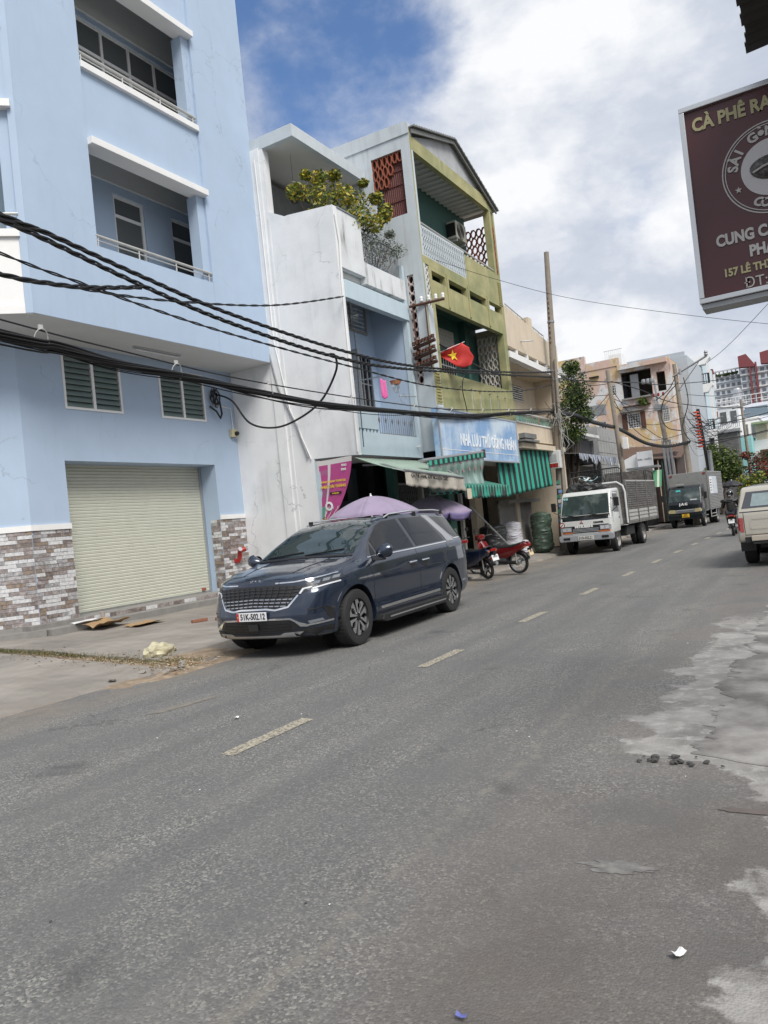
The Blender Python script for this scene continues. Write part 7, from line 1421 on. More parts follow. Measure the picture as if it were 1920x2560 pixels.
for lab, p, r_ in [('upper cable continuing from the tall pole over the truck', [(-8, 26.1, 6.10), (-7.75, 28.2, 6.21), (-7.5, 31.8, 6.5), (-7.2, 37, 7.0), (-7.0, 43.5, 7.6), (-4, 50, 8.2), (2, 56, 9)], .022), ('cable from the tall pole to the top of the leaning pole', [(-8, 26.1, 6.34), (-8, 28.7, 6.3), (-8, 31.3, 6.4), (-8, 34.3, 6.8)], .016), ('lower cable from the tall pole to the leaning pole', [(-8, 26.1, 5.87), (-8, 28.9, 5.82), (-8, 31.1, 5.95), (-8, 34.3, 6.3)], .014),
    ('cable from the leaning pole running right past the far pole', [(-8, 34.4, 6.95), (-7.4, 38, 6.8), (-6.6, 43.5, 6.5), (-3, 46, 5.9), (3, 50, 6.2)], .022), ('cable sloping down from the leaning pole to the grey pipes', [(-8, 34.4, 6.7), (-7.9, 38, 5.6), (-7.7, 42, 4.9), (-7.5, 44, 4.7)], .016), ('inner cable sloping down from the leaning pole', [(-8, 34.4, 6.4), (-7.95, 37, 5.3), (-7.6, 40.5, 4.55), (-6.3, 43.5, 4.9)], .016),
    ('service cable from the bundle up to the leaning pole', [(-8, 29.6, 4.9), (-8, 31.5, 5.4), (-8, 34.2, 6.35)], .014), ('second service cable beside the one from the bundle', [(-8, 30.3, 4.85), (-8, 32.3, 5.3), (-8, 34.2, 6.2)], .010), ('low wire crossing to the right from the far pole', [(-6.2, 43.5, 5.1), (-3, 43, 5.2), (2, 42, 5.9)], .022), ('lower of the two low wires right of the far pole', [(-6.0, 43.5, 4.3), (-3, 43, 4.35), (3, 42, 5.2)], .025), ('wire crossing just above the street tree', [(-6.0, 43.5, 4.1), (-3.5, 43, 4.25), (3, 42, 4.85)], .016),
    ('thin wire rising to the right over the high rises', [(-5.0, 43.6, 8.4), (-3.2, 41, 9.0), (2, 33, 11.5)], .012), ('thin pale wire from the green house across the sky', [(-8.6, 17.1, 8.4), (-7.3, 20, 7.95), (-5.4, 22, 7.3), (-1.0, 22, 5.67), (1, 22, 5.2)], .006), ('black lead dropping from the cables past the green house corner', [(-8.0, 18.6, 5.3), (-8.05, 18.5, 4.9), (-8.1, 18.75, 4.2), (-8.15, 18.2, 3.5), (-8.3, 17.9, 3.2)], .012), ('black lead hanging below the corner bracket of the white house', [(-8.62, 14.25, 6.5), (-8.62, 14.3, 5.5), (-8.6, 14.2, 4.4), (-8.62, 14.2, 3.3)], .010),
    ('black cable from the insulator racks to the upper pair', [(-8.1, 17.5, 5.95), (-8.0, 18.6, 5.75), (-8.0, 20.3, 5.6), (-8.0, 22.5, 5.72)], .022)]: wire(p, r_, lab)
for lab, p in [('curly black lead between the far poles and the street lamp', [(-6.5, 43.4, 7.6), (-7.3, 43.6, 6.9), (-7.6, 43.7, 6.0), (-7.3, 43.7, 5.3), (-6.4, 43.5, 5.0)]), ('black lead looping from the far pole down to the pipes', [(-6.6, 43.3, 7.9), (-7.0, 43.3, 7.3), (-7.8, 43.8, 6.9)]), ('black lead dropping along the far pole', [(-6.2, 43.3, 7.8), (-6.1, 43.3, 6.5), (-6.5, 43.3, 5.2), (-6.2, 43.3, 4.4)])]: wire(p, .025, lab)
tg2 = MB(); rw = random.Random(21)
for i in range(34):
    a, b = Vector((-6.1+rw.gauss(0, .2), 43.3, rw.uniform(3.8, 6.2))), Vector((rw.uniform(-5.4, -4.0), 44+rw.gauss(0, 1), rw.uniform(3.9, 5.4))); mid = (a+b)/2+Vector((rw.gauss(0, .1), 0, -rw.uniform(.1, .5))); tg2.tube(spl([a, mid, b], 5), rw.choice((.008, .012)), 5, False)
tag(tg2.build('cable_tangle', M_['wire'], smooth=True), 'web of thin black cables right of the far pole', 'cable tangle')
sl_ = thing('street_lamp', 'grey street lamp arm reaching out over the far street', 'street lamp', (-5.9, 45, 4.9)); MB().tube([(-6.0, 44.9, 4.9), (-5.5, 45, 5.35), (-5.1, 45, 5.5)], .03).build('arm', M_['galv'], sl_); MB().prism([(-5.15, 5.44), (-5.15, 5.50), (-4.7, 5.64), (-4.68, 5.58)], 'y', 44.9, 45.1).build('lamp_head', M_['galv'], sl_)
# ---------------- peeling building
def peel_mat():
    M = mat('peeling_yellow_pink_plaster', (.5, .4, .3), .9); t = M.node_tree; L = t.links.new; B = t.nodes['Principled BSDF']; g = t.nodes.new('ShaderNodeNewGeometry')
    def N(s, d, off):
        mp = t.nodes.new('ShaderNodeMapping'); L(g.outputs['Position'], mp.inputs[0]); mp.inputs['Location'].default_value = (off, off, off); mp.inputs['Scale'].default_value = (1, 1, .7)
        n = t.nodes.new('ShaderNodeTexNoise'); n.inputs['Scale'].default_value = s; n.inputs['Detail'].default_value = d; n.inputs['Roughness'].default_value = .68; L(mp.outputs[0], n.inputs['Vector']); return n.outputs['Fac']
    def mx(f, a, b, lo, hi):
        r = t.nodes.new('ShaderNodeMapRange'); L(f, r.inputs[0]); r.inputs[1].default_value = lo; r.inputs[2].default_value = hi; n = t.nodes.new('ShaderNodeMix'); n.data_type = 'RGBA'; L(r.outputs[0], n.inputs[0])
        for i, q in ((6, a), (7, b)):
            if isinstance(q, tuple): n.inputs[i].default_value = (*q, 1)
            else: L(q, n.inputs[i])
        return n.outputs[2]
    c = mx(N(.5, 4, 3), (.56, .42, .20), (.55, .40, .34), .44, .56); c = mx(N(.9, 8, 9), c, (.60, .60, .60), .50, .56); c = mx(N(2.3, 8, 14), c, (.20, .20, .20), .56, .66); c = mx(N(5, 6, 20), c, (.62, .58, .50), .60, .68)
    L(c, B.inputs['Base Color']); return M
PEEL = peel_mat(); pbd = thing('peeling_building', 'old apartment block with peeling yellow and pink plaster', 'building', (-11.5, 52, 0))
def pp(name, mb, m_, par=None, **k): return mb.build(name, m_, par or pbd, **k)
YP = 50.0; LOG = (-10.86, -9.02, 8.1, 9.75)
pp('wall', MB().wall('y', YP, YP+.3, -17.5, -7.85, .2, 10.25, [LOG, (-8.72, -8.2, 8.2, 9.4), (-10.72, -9.93, 6.15, 7.1), (-11.6, -11.2, 8.4, 9.1), (-14.35, -13.35, 7.9, 9.05), (-12.6, -12.05, 6.3, 6.9), (-8.75, -8.15, 6.25, 7.25)]), PEEL)
pp('parapet', MB().box(-17.5, -13.0, YP-.1, YP+.25, 10.252, 11.25).box(-12.99, -10.9, YP-.05, YP+.2, 10.252, 10.75), PEEL); pp('end_wall', MB().box(-8.1, -7.851, YP+.301, 60, .2, 10.1), PEEL); pp('roof_slab', MB().box(-17.5, -7.9, YP+.31, 60, 10.0, 10.2), M_['conc'])
pp('loggia_lintel', MB().prism([(-10.95, 9.90), (-8.0, 9.90), (-8.0, 10.2), (-10.95, 10.2)], 'y', YP-.35, YP-.002), PEEL); pp('loggia_sill', MB().box(-10.9, -8.95, YP-.2, YP-.003, 7.98, 8.08), M_['conc']); pp('loggia_back', MB().box(-11, -8.0, YP+2.2, YP+2.25, 6, 10.0), mat('loggia_dirty_brown', (.09, .075, .06), .9, var=.4))  # loggia back wall in plain dirty brown
pp('loggia_grille', MB().box(-10.4, -9.9, YP+.5, YP+.52, 8.1, 9.6), M_['galv']); pp('inner_wall', MB().box(-17.4, -8.11, YP+.9, YP+.95, .2, 8.0), M_['dark']); pp('inner_wall', MB().box(-17.4, -11.0, YP+.9, YP+.95, 8.0, 10.0), M_['dark'])
def fwin(x0, x1, z0, z1, y, nx=3, nz=4, par=None):
    w_ = pp('window', MB().wall('y', y, y+.06, x0, x1, z0, z1, [(x0+.05, x1-.05, z0+.05, z1-.05)]), M_['white'], par); g_ = MB()
    for i in range(1, nx): x = x0+(x1-x0)*i/nx; g_.box(x-.02, x+.02, y+.002, y+.04, z0+.05, z1-.05)
    for i in range(1, nz): z = z0+(z1-z0)*i/nz; g_.box(x0+.05, x1-.05, y+.005, y+.035, z-.02, z+.02)
    g_.build('grille', M_['steel'], w_); MB().box(x0+.05, x1-.05, y+.2, y+.22, z0, z1).build('pane', M_['glass'], w_)
fwin(-10.72, -9.93, 6.15, 7.1, YP+.02, 5, 6); fwin(-11.6, -11.2, 8.4, 9.1, YP+.02); fwin(-14.35, -13.35, 7.9, 9.05, YP+.02, 3, 1); fwin(-12.6, -12.05, 6.3, 6.9, YP+.02, 3, 2); fwin(-8.75, -8.15, 6.25, 7.25, YP+.02, 6, 7)
for x0, x1 in ((-11.05, -10.74), (-9.91, -9.62)): pp('shutter', MB().box(x0, x1, YP-.08, YP-.01, 6.1, 7.12), M_['rust'])
pp('window_hood', MB().box(-11.1, -9.6, YP-.4, YP-.002, 7.2, 7.28), M_['conc']); pp('hood', MB().box(-12.8, -12.2, YP-.25, YP-.002, 9.75, 9.82), M_['dark'] ); pp('hood', MB().box(-14, -13.4, YP-.25, YP-.002, 9.45, 9.52), M_['dark']); pp('hood', MB().box(-10.9, -9.2, YP-.25, YP-.002, 7.52, 7.58), M_['rust'])
rt_ = MB()
for i in range(9): rt_.box(-11.7+i*.12, -11.67+i*.12, YP, YP+.03, 10.7, 11.3)
rt_.box(-11.75, -10.6, YP, YP+.04, 11.28, 11.33); pp('roof_railing', rt_, M_['white']); pp('roof_hut', MB().box(-11.6, -10.8, YP+.5, YP+2, 10.2, 11.1), M_['dirtywhite'])
pt = thing('wall_bush', 'small green bush growing out of the peeling wall', 'bush', (-9.75, YP-.3, 7.5)); leaf_cloud([((-9.7, YP-.25, 7.75), .32), ((-9.55, YP-.25, 7.6), .25)], 420, .09, (0, 3, 5, 1), 60).build('leaves', LF, pt, weld=False); branches((-9.8, YP-.02, 7.5), [(-9.6, YP-.3, 7.8), (-9.8, YP-.3, 7.8)], .03, 'stems', pt)
single('grey_building', MB().box(-15, -7.25, 53, 60, .2, 10.6).box(-12, -7.4, 53.1, 53.4, 10.6, 10.9), mat('plain_grey_wall', (.42, .46, .50), .85, var=.06), 'plain pale grey building wall behind the peeling block', 'building')
# low buildings in front
def house(name, lab, loc, parts):
    t = thing(name, lab, 'building', loc)
    for n_, b_, m_ in parts: MB().box(*b_).build(n_, m_, t)
    return t
GT = mat('grey_tiled_wall', (.34, .34, .33), .6, var=.15, vscale=3)
gs = house('grey_shop', 'grey shop with a dark roller shutter between the tall and leaning poles', (-10, 31, 0), [('wall', (-12, -9.0, 28.4, 31.2, .2, 3.7), M_['conc']), ('upper_wall', (-12, -9.6, 28.0, 35, 4.35, 5.0), M_['dirtywhite']), ('eave', (-10.2, -8.7, 28.0, 34.5, 4.5, 4.62), M_['white']), ('dark_shutter', (-12, -9.1, 31.2, 34.65, 3.4, 4.45), mat('dark_grey_panel', (.045, .045, .048), .6)), ('back_wall', (-12, -10.5, 28.4, 35, .2, 4.4), M_['dark']), ('edge_post', (-9.1, -9.0, 34.5, 34.66, .2, 4.45), M_['galv'])])
gw = thing('tiled_house', 'narrow grey tiled house front beside the leaning pole', 'building', (-9.8, 37, 0)); t0 = None
MB().box(-12, -9.02, 35.4, 38.9, .2, 5.15).build('wall', GT, gw)
t0 = MB().box(-9.02, -9.0, 35.42, 35.89, .6, 1.13).build('stone_tile', mat('grey_wall_tile', (.36, .36, .35), .5, var=.15, vscale=3), gw)
for i in range(7):
    for j in range(8):
        if i or j: inst(t0, ORG[gw.name]+Vector((0, i*.495, j*.56)), gw)
ra = thing('ragged_awning', 'torn blue and white striped awning over the barred shop front', 'awning', (-8.6, 32, 3.1))
MB().grid(20, 3, lambda u, v: (-9.1+v*.9, 29.2+u*6.2, 3.72-.12*v+.03*mnoise.noise(Vector((u*8, v, 1))))).build('canopy', M_['ply'], ra, solid=.01)
RST = stripes('blue_white_stripes', (.50, .52, .55), (.10, .13, .22), 'Y', .22, .5, dirt=.3); rg = MB()
for i in range(60):
    y = 29.2+i*.103; a = abs(mnoise.noise(Vector((i*.21, 4, 0)))); h0, h1 = [.22+.42*abs(mnoise.noise(Vector(((i+k)*.23, 9, 0))))+(0 if (i+k) % 17 < 12 else -.12) for k in (0, 1)]
    rg.add([(-8.2, y, 3.60), (-8.2, y+.104, 3.60), (-8.18+.04*math.sin(i), y+.104, 3.60-h1), (-8.18+.04*math.sin(i), y, 3.60-h0)], [(0, 1, 2, 3)])
rg.build('torn_valance', RST, ra, solid=.006)
gx = thing('barred_front', 'dark shop front with a square iron grid under the torn awning', 'grille', (-9, 32, 1)); gg = MB()
for i in range(34): gg.box(-9.0, -8.98, 29.6+i*.165, 29.62+i*.165, .6, 3.1)
for i in range(16): gg.box(-8.978, -8.96, 29.6, 35.1, .6+i*.165, .62+i*.165)
tag(gg.build('grid_bars', M_['black'], gx), kind='stuff'); MB().box(-9.3, -9.2, 29.5, 35.2, .2, 3.3).build('wall', M_['conc'], gx)
# brown roofed house and white shop at the bend
br = thing('brown_roofed_house', 'low house with a rusty brown tin roof below the peeling wall', 'house', (-9.5, 47.5, 0))
MB().box(-13.5, -7.6, 47.0, 49.9, .2, 4.2).build('wall', mat('dark_brown_boards', (.07, .05, .045), .8, var=.3, vscale=4), br)
MB().add([(-13.5, 46.6, 4.30), (-7.3, 46.6, 3.75), (-7.3, 49.95, 4.6), (-13.5, 49.95, 5.2), (-13.5, 46.6, 4.36), (-7.3, 46.6, 3.81), (-7.3, 49.95, 4.66), (-13.5, 49.95, 5.26)], [(0,3,2,1),(4,5,6,7),(0,1,5,4),(1,2,6,5),(2,3,7,6),(3,0,4,7)]).build('roof', mat('rusty_tin_roof', (.13, .085, .065), .7, .2, var=.4, vscale=4), br)
for i in range(5): MB().box(-8.6+i*.22, -8.56+i*.22, 46.7, 46.75, .2, 3.8).build('post', M_['dgreen'] if i % 2 else M_['cream'], br)
wsx = thing('white_shop', 'small white shop with a sloping top and a grey sign board', 'shop', (-9.7, 45.5, 0))
MB().prism([(-10.6, .2), (-8.95, .2), (-8.95, 4.25), (-9.5, 4.2), (-10.6, 3.75)], 'y', 45.0, 46.4).build('wall', M_['white'], wsx); MB().box(-9.3, -8.5, 44.7, 44.95, 3.1, 4.3).build('sign_board', M_['dirtywhite'], wsx); text_mb('SƠN - NƯỚC', .13, frame((-8.9, 44.69, 3.85), (1, 0, 0), (0, 0, 1)), .003, .002).build('lettering', M_['galv'], wsx)
ga = thing('green_awning', 'small green and pale striped awning left of the box truck', 'awning', (-8.0, 40, 2.1)); MB().grid(10, 3, lambda u, v: (-8.6+u*1.35, 40.2-v*.5, 3.0-v*.85)).build('canopy', stripes('green_pale', (.55, .58, .50), (.08, .28, .14), 'X', .32, .68, dirt=.15), ga, solid=.02); MB().tube([(-8.6, 39.7, .2), (-8.75, 39.8, 3.1)], .05).build('post', M_['lightblue'], ga); MB().box(-8.9, -7.4, 39.9, 40.9, 3.15, 3.25).build('flat_roof', M_['galv'], ga)
single('shop_counter', MB().box(-9.4, -8.2, 41.5, 43, .2, 2.6), M_['dark'], 'dark shop opening behind the green awning', 'stall')
# white balcony house, big white house, teal house etc.
wh = thing('balcony_house', 'tall narrow white house with stepped balconies right of the far pole', 'house', (-7.8, 62, 0))
MB().box(-8.5, -7.3, 60, 66, .2, 11.2).build('wall', M_['lightblue'], wh)
for z in (10.9, 8.9, 5.6): MB().prism([(-8.4, z-.1), (-6.95, z-.1), (-6.6, z+.35), (-6.6, z+.5), (-8.4, z+.5)], 'y', 59.2, 60).build('balcony', M_['white'], wh)
for z in (9.4, 6.1): MB().wall('y', 59.25, 59.28, -8.2, -6.75, z, z+.75, [(-8.1+k*.14, -8.0+k*.14, z+.06, z+.69) for k in range(9)]).build('railing', M_['black'], wh)
MB().box(-7.9, -7.45, 59.98, 60, 9.5, 10.7).build('window', M_['glass'], wh); MB().box(-7.9, -7.45, 59.98, 60, 6.2, 7.8).build('window', M_['glass'], wh); MB().box(-6.9, -6.7, 59.3, 59.5, .2, 11).build('column', M_['white'], wh)
bw = thing('big_white_house', 'wide white rendered house with a long band window under the high rises', 'house', (-5, 90, 0))
MB().box(-10.0, -4.6, 90, 100, .2, 10.6).box(-4.6, 8, 88, 100, .2, 7.6).build('wall', mat('clean_white_render', (.70, .72, .78), .8, var=.04), bw); MB().box(-7.4, -5.0, 89.96, 90, 9.2, 10.25).build('band_window', mat('grey_blue_window', (.16, .21, .25), .2), bw); MB().box(-10, -9.2, 89.9, 90, 9.7, 10.3).build('brick_patch', M_['brickred'], bw)
r1_ = MB()
for i in range(14): r1_.box(-12+i*.5, -11.96+i*.5, 90.2, 90.24, 10.6, 11.6)
r1_.box(-12, -5.0, 90.2, 90.24, 11.1, 11.14).box(-12, -5.0, 90.2, 90.24, 11.56, 11.62); r1_.build('roof_railing', M_['white'], bw); MB().lathe([(0, 0), (.45, 0), (.45, 1.5), (.3, 1.7), (0, 1.75)], (-7.9, 92, 11.0), 20).build('water_tank', M_['alu'], bw, smooth=True)
MB().lathe([(0, 0), (.55, 0), (.25, .9), (.3, 1.0), (0, 1.0)], (-8.6, 88, 8.0), 14).build('cooling_tower', mat('teal_tank', (.30, .50, .48), .5), bw); MB().box(-10.2, -4.8, 86, 90, .2, 7.9).build('lower_block', M_['white'], bw)
gh = thing('grey_side_house', 'dark grey stained wall of a house above the street tree', 'house', (-6, 61, 0)); MB().box(-7.3, -5.45, 60.2, 62, .2, 5.8).build('wall', mat('sooty_grey_wall', (.14, .14, .14), .9, var=.3, vscale=2), gh); MB().box(-7.4, -5.3, 60, 62.1, 5.8, 5.9).build('roof_edge', M_['galv'], gh)
MB().box(-8.6, -7.3, 58.5, 60, 5.0, 6.2).build('pale_block', M_['cream'], gh)
house('teal_house', 'turquoise painted house wall beyond the street tree', (-5, 64, 0), [('wall', (-5.9, -4.9, 64, 70, .2, 5.6), mat('turquoise_paint', (.30, .60, .60), .8, var=.1))]); house('concrete_house', 'unpainted house with a green tin roof terrace at the far right', (-4, 66, 0), [('wall', (-4.95, -2.0, 66, 72, .2, 5.3), M_['white']), ('roof', (-4.9, -3.2, 65.2, 68, 6.5, 6.65), mat('pale_green_roof', (.28, .34, .2), .7)), ('terrace_room', (-4.7, -3.9, 66, 68, 5.3, 6.5), M_['cream']), ('red_awning', (-4.5, -3.7, 65.4, 66, 3.6, 4.5), M_['rust'])])
house('end_house', 'white two storey house closing the right end of the street', (0, 72, 0), [('wall', (-3.2, 6, 70, 76, .2, 4.8), M_['dirtywhite']), ('door', (-2.5, -1.6, 69.95, 70, .2, 2.3), M_['dark'])])
# high rises: each window its own part
def tower(name, lab, x0, x1, y, z0, z1, cols, rows, wm, gm, dx=0):
    t = thing(name, lab, 'tower block', ((x0+x1)/2, y, 0)); MB().box(x0, x1, y, y+20, 0, z1).build('wall', wm, t); cw, rh = (x1-x0)/cols, (z1-z0)/rows; s_ = None
    for i in range(cols):
        for j in range(rows):
            if s_ is None: s_ = MB().box(x0+cw*.22, x0+cw*.80, y-.12, y-.02, z0+rh*.30, z0+rh*.78).build('window', gm, t)
            else: inst(s_, ORG[t.name]+Vector((cw*i, 0, rh*j)), t)
    for j in range(rows): MB().box(x0, x1, y-.5, y-.13, z0+rh*(j+.05), z0+rh*(j+.16)).build('floor_band', M_['white'] if j % 2 else M_['lightblue'], t)
    return t
TWG = mat('tower_window', (.13, .15, .18), .25); TWW = mat('tower_white', (.58, .60, .62), .8, var=.06, vscale=.3); MAR = mat('maroon_cladding', (.20, .05, .055), .7)
tA = tower('high_rise', 'white and grey high rise wing with roof garden beams', -34.6, -24.0, 300, 22, 43.0, 6, 9, TWW, TWG)
MB().box(-34.6, -24.0, 300, 301, 44.9, 45.3).build('roof_beam', TWW, tA)
for i in range(8): MB().box(-33.8+i*1.35, -33.4+i*1.35, 300, 301, 43, 44.9).build('roof_post', M_['galv'], tA)
leaf_cloud([((-33+i*1.1, 299.6, 43.5), .7) for i in range(8)], 700, .35, (0, 3, 5), 77).build('roof_plants', LF, tA, weld=False); MB().prism([(-35.2, 43), (-32.4, 43), (-32.8, 46.2), (-34.6, 46.2)], 'y', 299, 301).build('red_roof', MAR, tA)
tB = tower('high_rise', 'high rise wing with maroon fins and gabled maroon roof pieces', -23.9, -8.0, 297, 20, 44.0, 8, 10, TWW, TWG)
for x in (-20.9, -19.0, -13.9, -12.0): MB().box(x, x+.55, 295.6, 297, 20, 45.5).build('fin', MAR, tB)
for x in (-24.0, -17.1): MB().prism([(x, 44.6), (x, 48.4), (x+2.6, 48.8), (x+4.9, 45.0), (x+4.9, 44.0)], 'y', 295.5, 299).build('gable_piece', MAR, tB)
tC = tower('high_rise', 'cream high rise with a pointed roof left of the white wings', -41, -35.6, 310, 22, 44.5, 3, 9, mat('tower_cream', (.62, .57, .47), .8), TWG); MB().prism([(-41.2, 44.5), (-35.4, 44.5), (-36.8, 49.0), (-38.6, 49.4)], 'y', 309.5, 312).build('pointed_roof', mat('tower_cream2', (.60, .55, .45), .8), tC); MB().lathe([(0, 0), (.7, 0), (.7, .1), (0, .1)], (-37.6, 309.3, 46.8), 14, 'y').build('round_window', TWG, tC)
an = thing('phone_mast', 'slim phone mast with pale panels before the white high rise', 'mast', (-13.5, 120, 0)); MB().tube([(-13.6, 120, 8), (-13.9, 120, 18.5)], .12).build('mast', M_['galv'], an)
for x in (-14.4, -13.6, -13.2): MB().box(x, x+.3, 119.8, 120, 16.5, 18.6).build('panel', M_['white'], an)
# trees
def tree(name, lab, base, cs, n, size, idx, seed, r0=.12, cat='tree', group=None):
    t = thing(name, lab, cat, base, group); branches(base, [c for c, r_ in cs], r0, 'trunk', t, .15, seed); leaf_cloud([(c, r_*1.25) for c, r_ in cs], n, size, idx, seed).build('crown', LF, t, weld=False); return t
tree('street_tree', 'leafy green tree growing behind the tall concrete pole', (-9.0, 29.8, .2), [((-8.4, 29.8, 6.4), .55), ((-8.3, 29.9, 5.7), .5), ((-8.6, 29.6, 5.4), .7), ((-8.1, 29.9, 5.1), .4), ((-8.7, 29.7, 4.8), .6), ((-8.1, 29.7, 5.9), .5), ((-9.1, 29.3, 5.3), .5), ((-8.3, 29.8, 7.0), .3), ((-8.4, 29.6, 4.4), .4)], 8000, .055, (0, 0, 3, 1, 3), 71, .07)
tree('street_tree', 'dense green tree beside the box truck', (-6.6, 57, .1), [((-6.9, 57, 4.2), .8), ((-6.3, 57, 3.9), .9), ((-5.9, 57, 3.5), .7), ((-6.5, 56.5, 3.1), .8), ((-6.0, 57, 2.8), .6), ((-7.4, 57, 3.6), .6), ((-7.3, 57, 4.5), .4), ((-5.6, 57, 3.0), .5)], 6500, .11, (0, 3, 1, 0, 5), 72)
tree('street_tree', 'thin branched tree with reddish leaves at the end of the street', (-4.5, 58, .1), [((-4.3, 58, 3.6), .5), ((-3.9, 58, 3.1), .55), ((-4.6, 58, 2.9), .5), ((-3.7, 58, 2.6), .4), ((-4.9, 58, 3.9), .3)], 1500, .09, (6, 6, 3, 5), 73, .06)
tree('shrub', 'yellow green bush under the reddish tree', (-4.6, 54, .1), [((-4.8, 54, 2.1), .45), ((-4.3, 54, 1.8), .5), ((-4.0, 54, 2.3), .4), ((-4.7, 54, 1.5), .5), ((-3.8, 54, 1.4), .5)], 2600, .09, (1, 1, 0, 2, 5), 74, .05, 'shrub')
tree('street_tree', 'large dark green tree behind the pickup', (-2.6, 60, .1), [((-3.2, 60, 3.6), .8), ((-2.4, 60, 4.0), .9), ((-1.7, 60, 3.6), .9), ((-2.6, 60, 2.8), 1.0), ((-1.6, 60, 2.6), 1.0), ((-3.4, 60, 2.3), .8), ((-2.2, 60, 1.6), 1.0), ((-.6, 60, 3), 1.1), ((.6, 60, 2.6), 1.2)], 7000, .12, (0, 3, 3, 5), 75)
tree('shrub', 'dark bush left of the box truck roof', (-7.6, 55, .1), [((-7.7, 55, 3.0), .6), ((-7.5, 55, 2.3), .6), ((-8.2, 55, 2.5), .5)], 1800, .10, (3, 3, 5, 2), 76, .08, 'bush')
for i, (x, y) in enumerate([(-2.9, 47), (-3.3, 49.5), (-2.4, 46)]):
    b_ = copy_tree(sc2, (x, y, 0), R(170+20*i), ['dark parked scooter nearest behind the pickup', 'dark parked scooter beside the far bushes', 'dark parked scooter half hidden by the pickup roof'][i], 'parked scooters at the far end')
tag(sc2, group='parked scooters at the far end') if False else None
# ---------------- coffee sign board hanging at the right
cg = thing('coffee_sign', 'dark maroon coffee sign box in an aluminium frame overhead at the right', 'sign', (.1, 5.0, 2.6))
S0, S1, Z0, Z1 = -.575, .36, 2.64, 3.83; YF = 5.0
MB().box(S0+.02, S1-.02, YF+.004, YF+.16, Z0+.02, Z1-.02).build('panel', mat('dark_maroon_film', (.065, .016, .019), .35, var=.1, vscale=2), cg)
FR = MB(); 
for b_ in ((S0, S1, YF-.02, YF+.17, Z1-.03, Z1), (S0, S1, YF-.02, YF+.17, Z0, Z0+.03), (S0, S0+.03, YF-.02, YF+.17, Z0+.031, Z1-.031), (S1-.03, S1, YF-.02, YF+.17, Z0+.031, Z1-.031)): MB().box(*b_).build('frame', M_['alu'], cg, bevel=.004)
MB().box(S0+.01, S1-.01, YF+.0, YF+.16, Z0-.03, Z0-.002).build('lower_rail', M_['galv'], cg); MB().tube([(.3, YF+.08, Z1), (.6, YF+.08, 4.3)], .02).build('hanger', M_['galv'], cg)
GOLD = mat('dull_gold_print', (.34, .31, .17), .5); SILV = mat('pale_grey_print', (.40, .385, .37), .5)
def st_(s, x, z, size, m_, al='LEFT', b=.004, sx=1.0): text_mb(s, size, frame((x, YF-.001, z), (1, 0, 0), (0, 0, 1)), .002, b, al, sx).build('lettering', m_, cg)
st_('CÀ PHÊ RANG XAY', S0+.065, 3.705, .105, GOLD, b=.004, sx=.82)
st_('CUNG CẤP CÀ PHÊ', S0+.125, 2.985, .090, SILV, b=.004, sx=.78); st_('PHA PHIN', S0+.295, 2.885, .088, SILV, b=.004, sx=.80); st_('157 LÊ THỊ BẠCH CÁT', S0+.145, 2.790, .062, GOLD, b=.0025, sx=.85); st_('ĐT: 0903 157', S0+.25, 2.705, .085, SILV, b=0, sx=.95)
cx, cz = -.115, 3.34
for r0_, r1_ in ((.258, .265), (.244, .249)): MB().lathe([(r0_, 0), (r1_, 0), (r1_, .003), (r0_, .003), (r0_, 0)], (cx, YF-.001, cz), 64, 'y').build('ring', SILV, cg)
MB().lathe([(0, 0), (.163, 0), (.163, .002), (0, .002)], (cx, YF-.001, cz), 48, 'y').build('disc', mat('pale_disc', (.46, .45, .45), .5), cg)
BEAN = mat('roasted_bean', (.03, .025, .022), .4, var=.6, vscale=40, bump=.6, bscale=60, col2=(.10, .09, .085))
MB().grid(24, 12, lambda u, v: (cx+.115*math.cos(6.283*u)*v*(1+.08*math.sin(6*u)), YF-.004-.03*(1-v*v), cz+.07*math.sin(6.283*u)*v)).build('bean', BEAN, cg, smooth=True); MB().tube([(cx-.10, YF-.03, cz-.02), (cx-.04, YF-.037, cz+.0), (cx+.03, YF-.037, cz+.012), (cx+.10, YF-.03, cz+.02)], .006).build('bean_crease', SILV, cg)
for i, c in enumerate('SÀI GÒN'):
    a = R(168-i*13.5); p_ = Vector((cx+.204*math.cos(a), YF-.001, cz+.204*math.sin(a))); t_ = Vector((math.sin(a), 0, -math.cos(a))); n_ = Vector((math.cos(a), 0, math.sin(a)))
    if c != ' ': text_mb(c, .075, frame(p_, t_, n_), .002, .003).build('lettering', SILV, cg)
for i, c in enumerate('COFFEE'):
    a = R(243+i*11.5); p_ = Vector((cx+.204*math.cos(a), YF-.001, cz+.204*math.sin(a))); t_ = Vector((-math.sin(a), 0, math.cos(a))); n_ = -Vector((math.cos(a), 0, math.sin(a))); text_mb(c, .070, frame(p_, t_, n_), .002, .003, shear=.2).build('lettering', SILV, cg)
sx_, sz_ = cx+.204*math.cos(R(205)), cz+.204*math.sin(R(205)); ptt = [(sx_+.02*(1 if k % 2 == 0 else .42)*math.cos(math.pi/2+k*math.pi/5), sz_+.02*(1 if k % 2 == 0 else .42)*math.sin(math.pi/2+k*math.pi/5)) for k in range(10)]
MB().prism(ptt, 'y', YF-.003, YF+.001).build('star', SILV, cg)
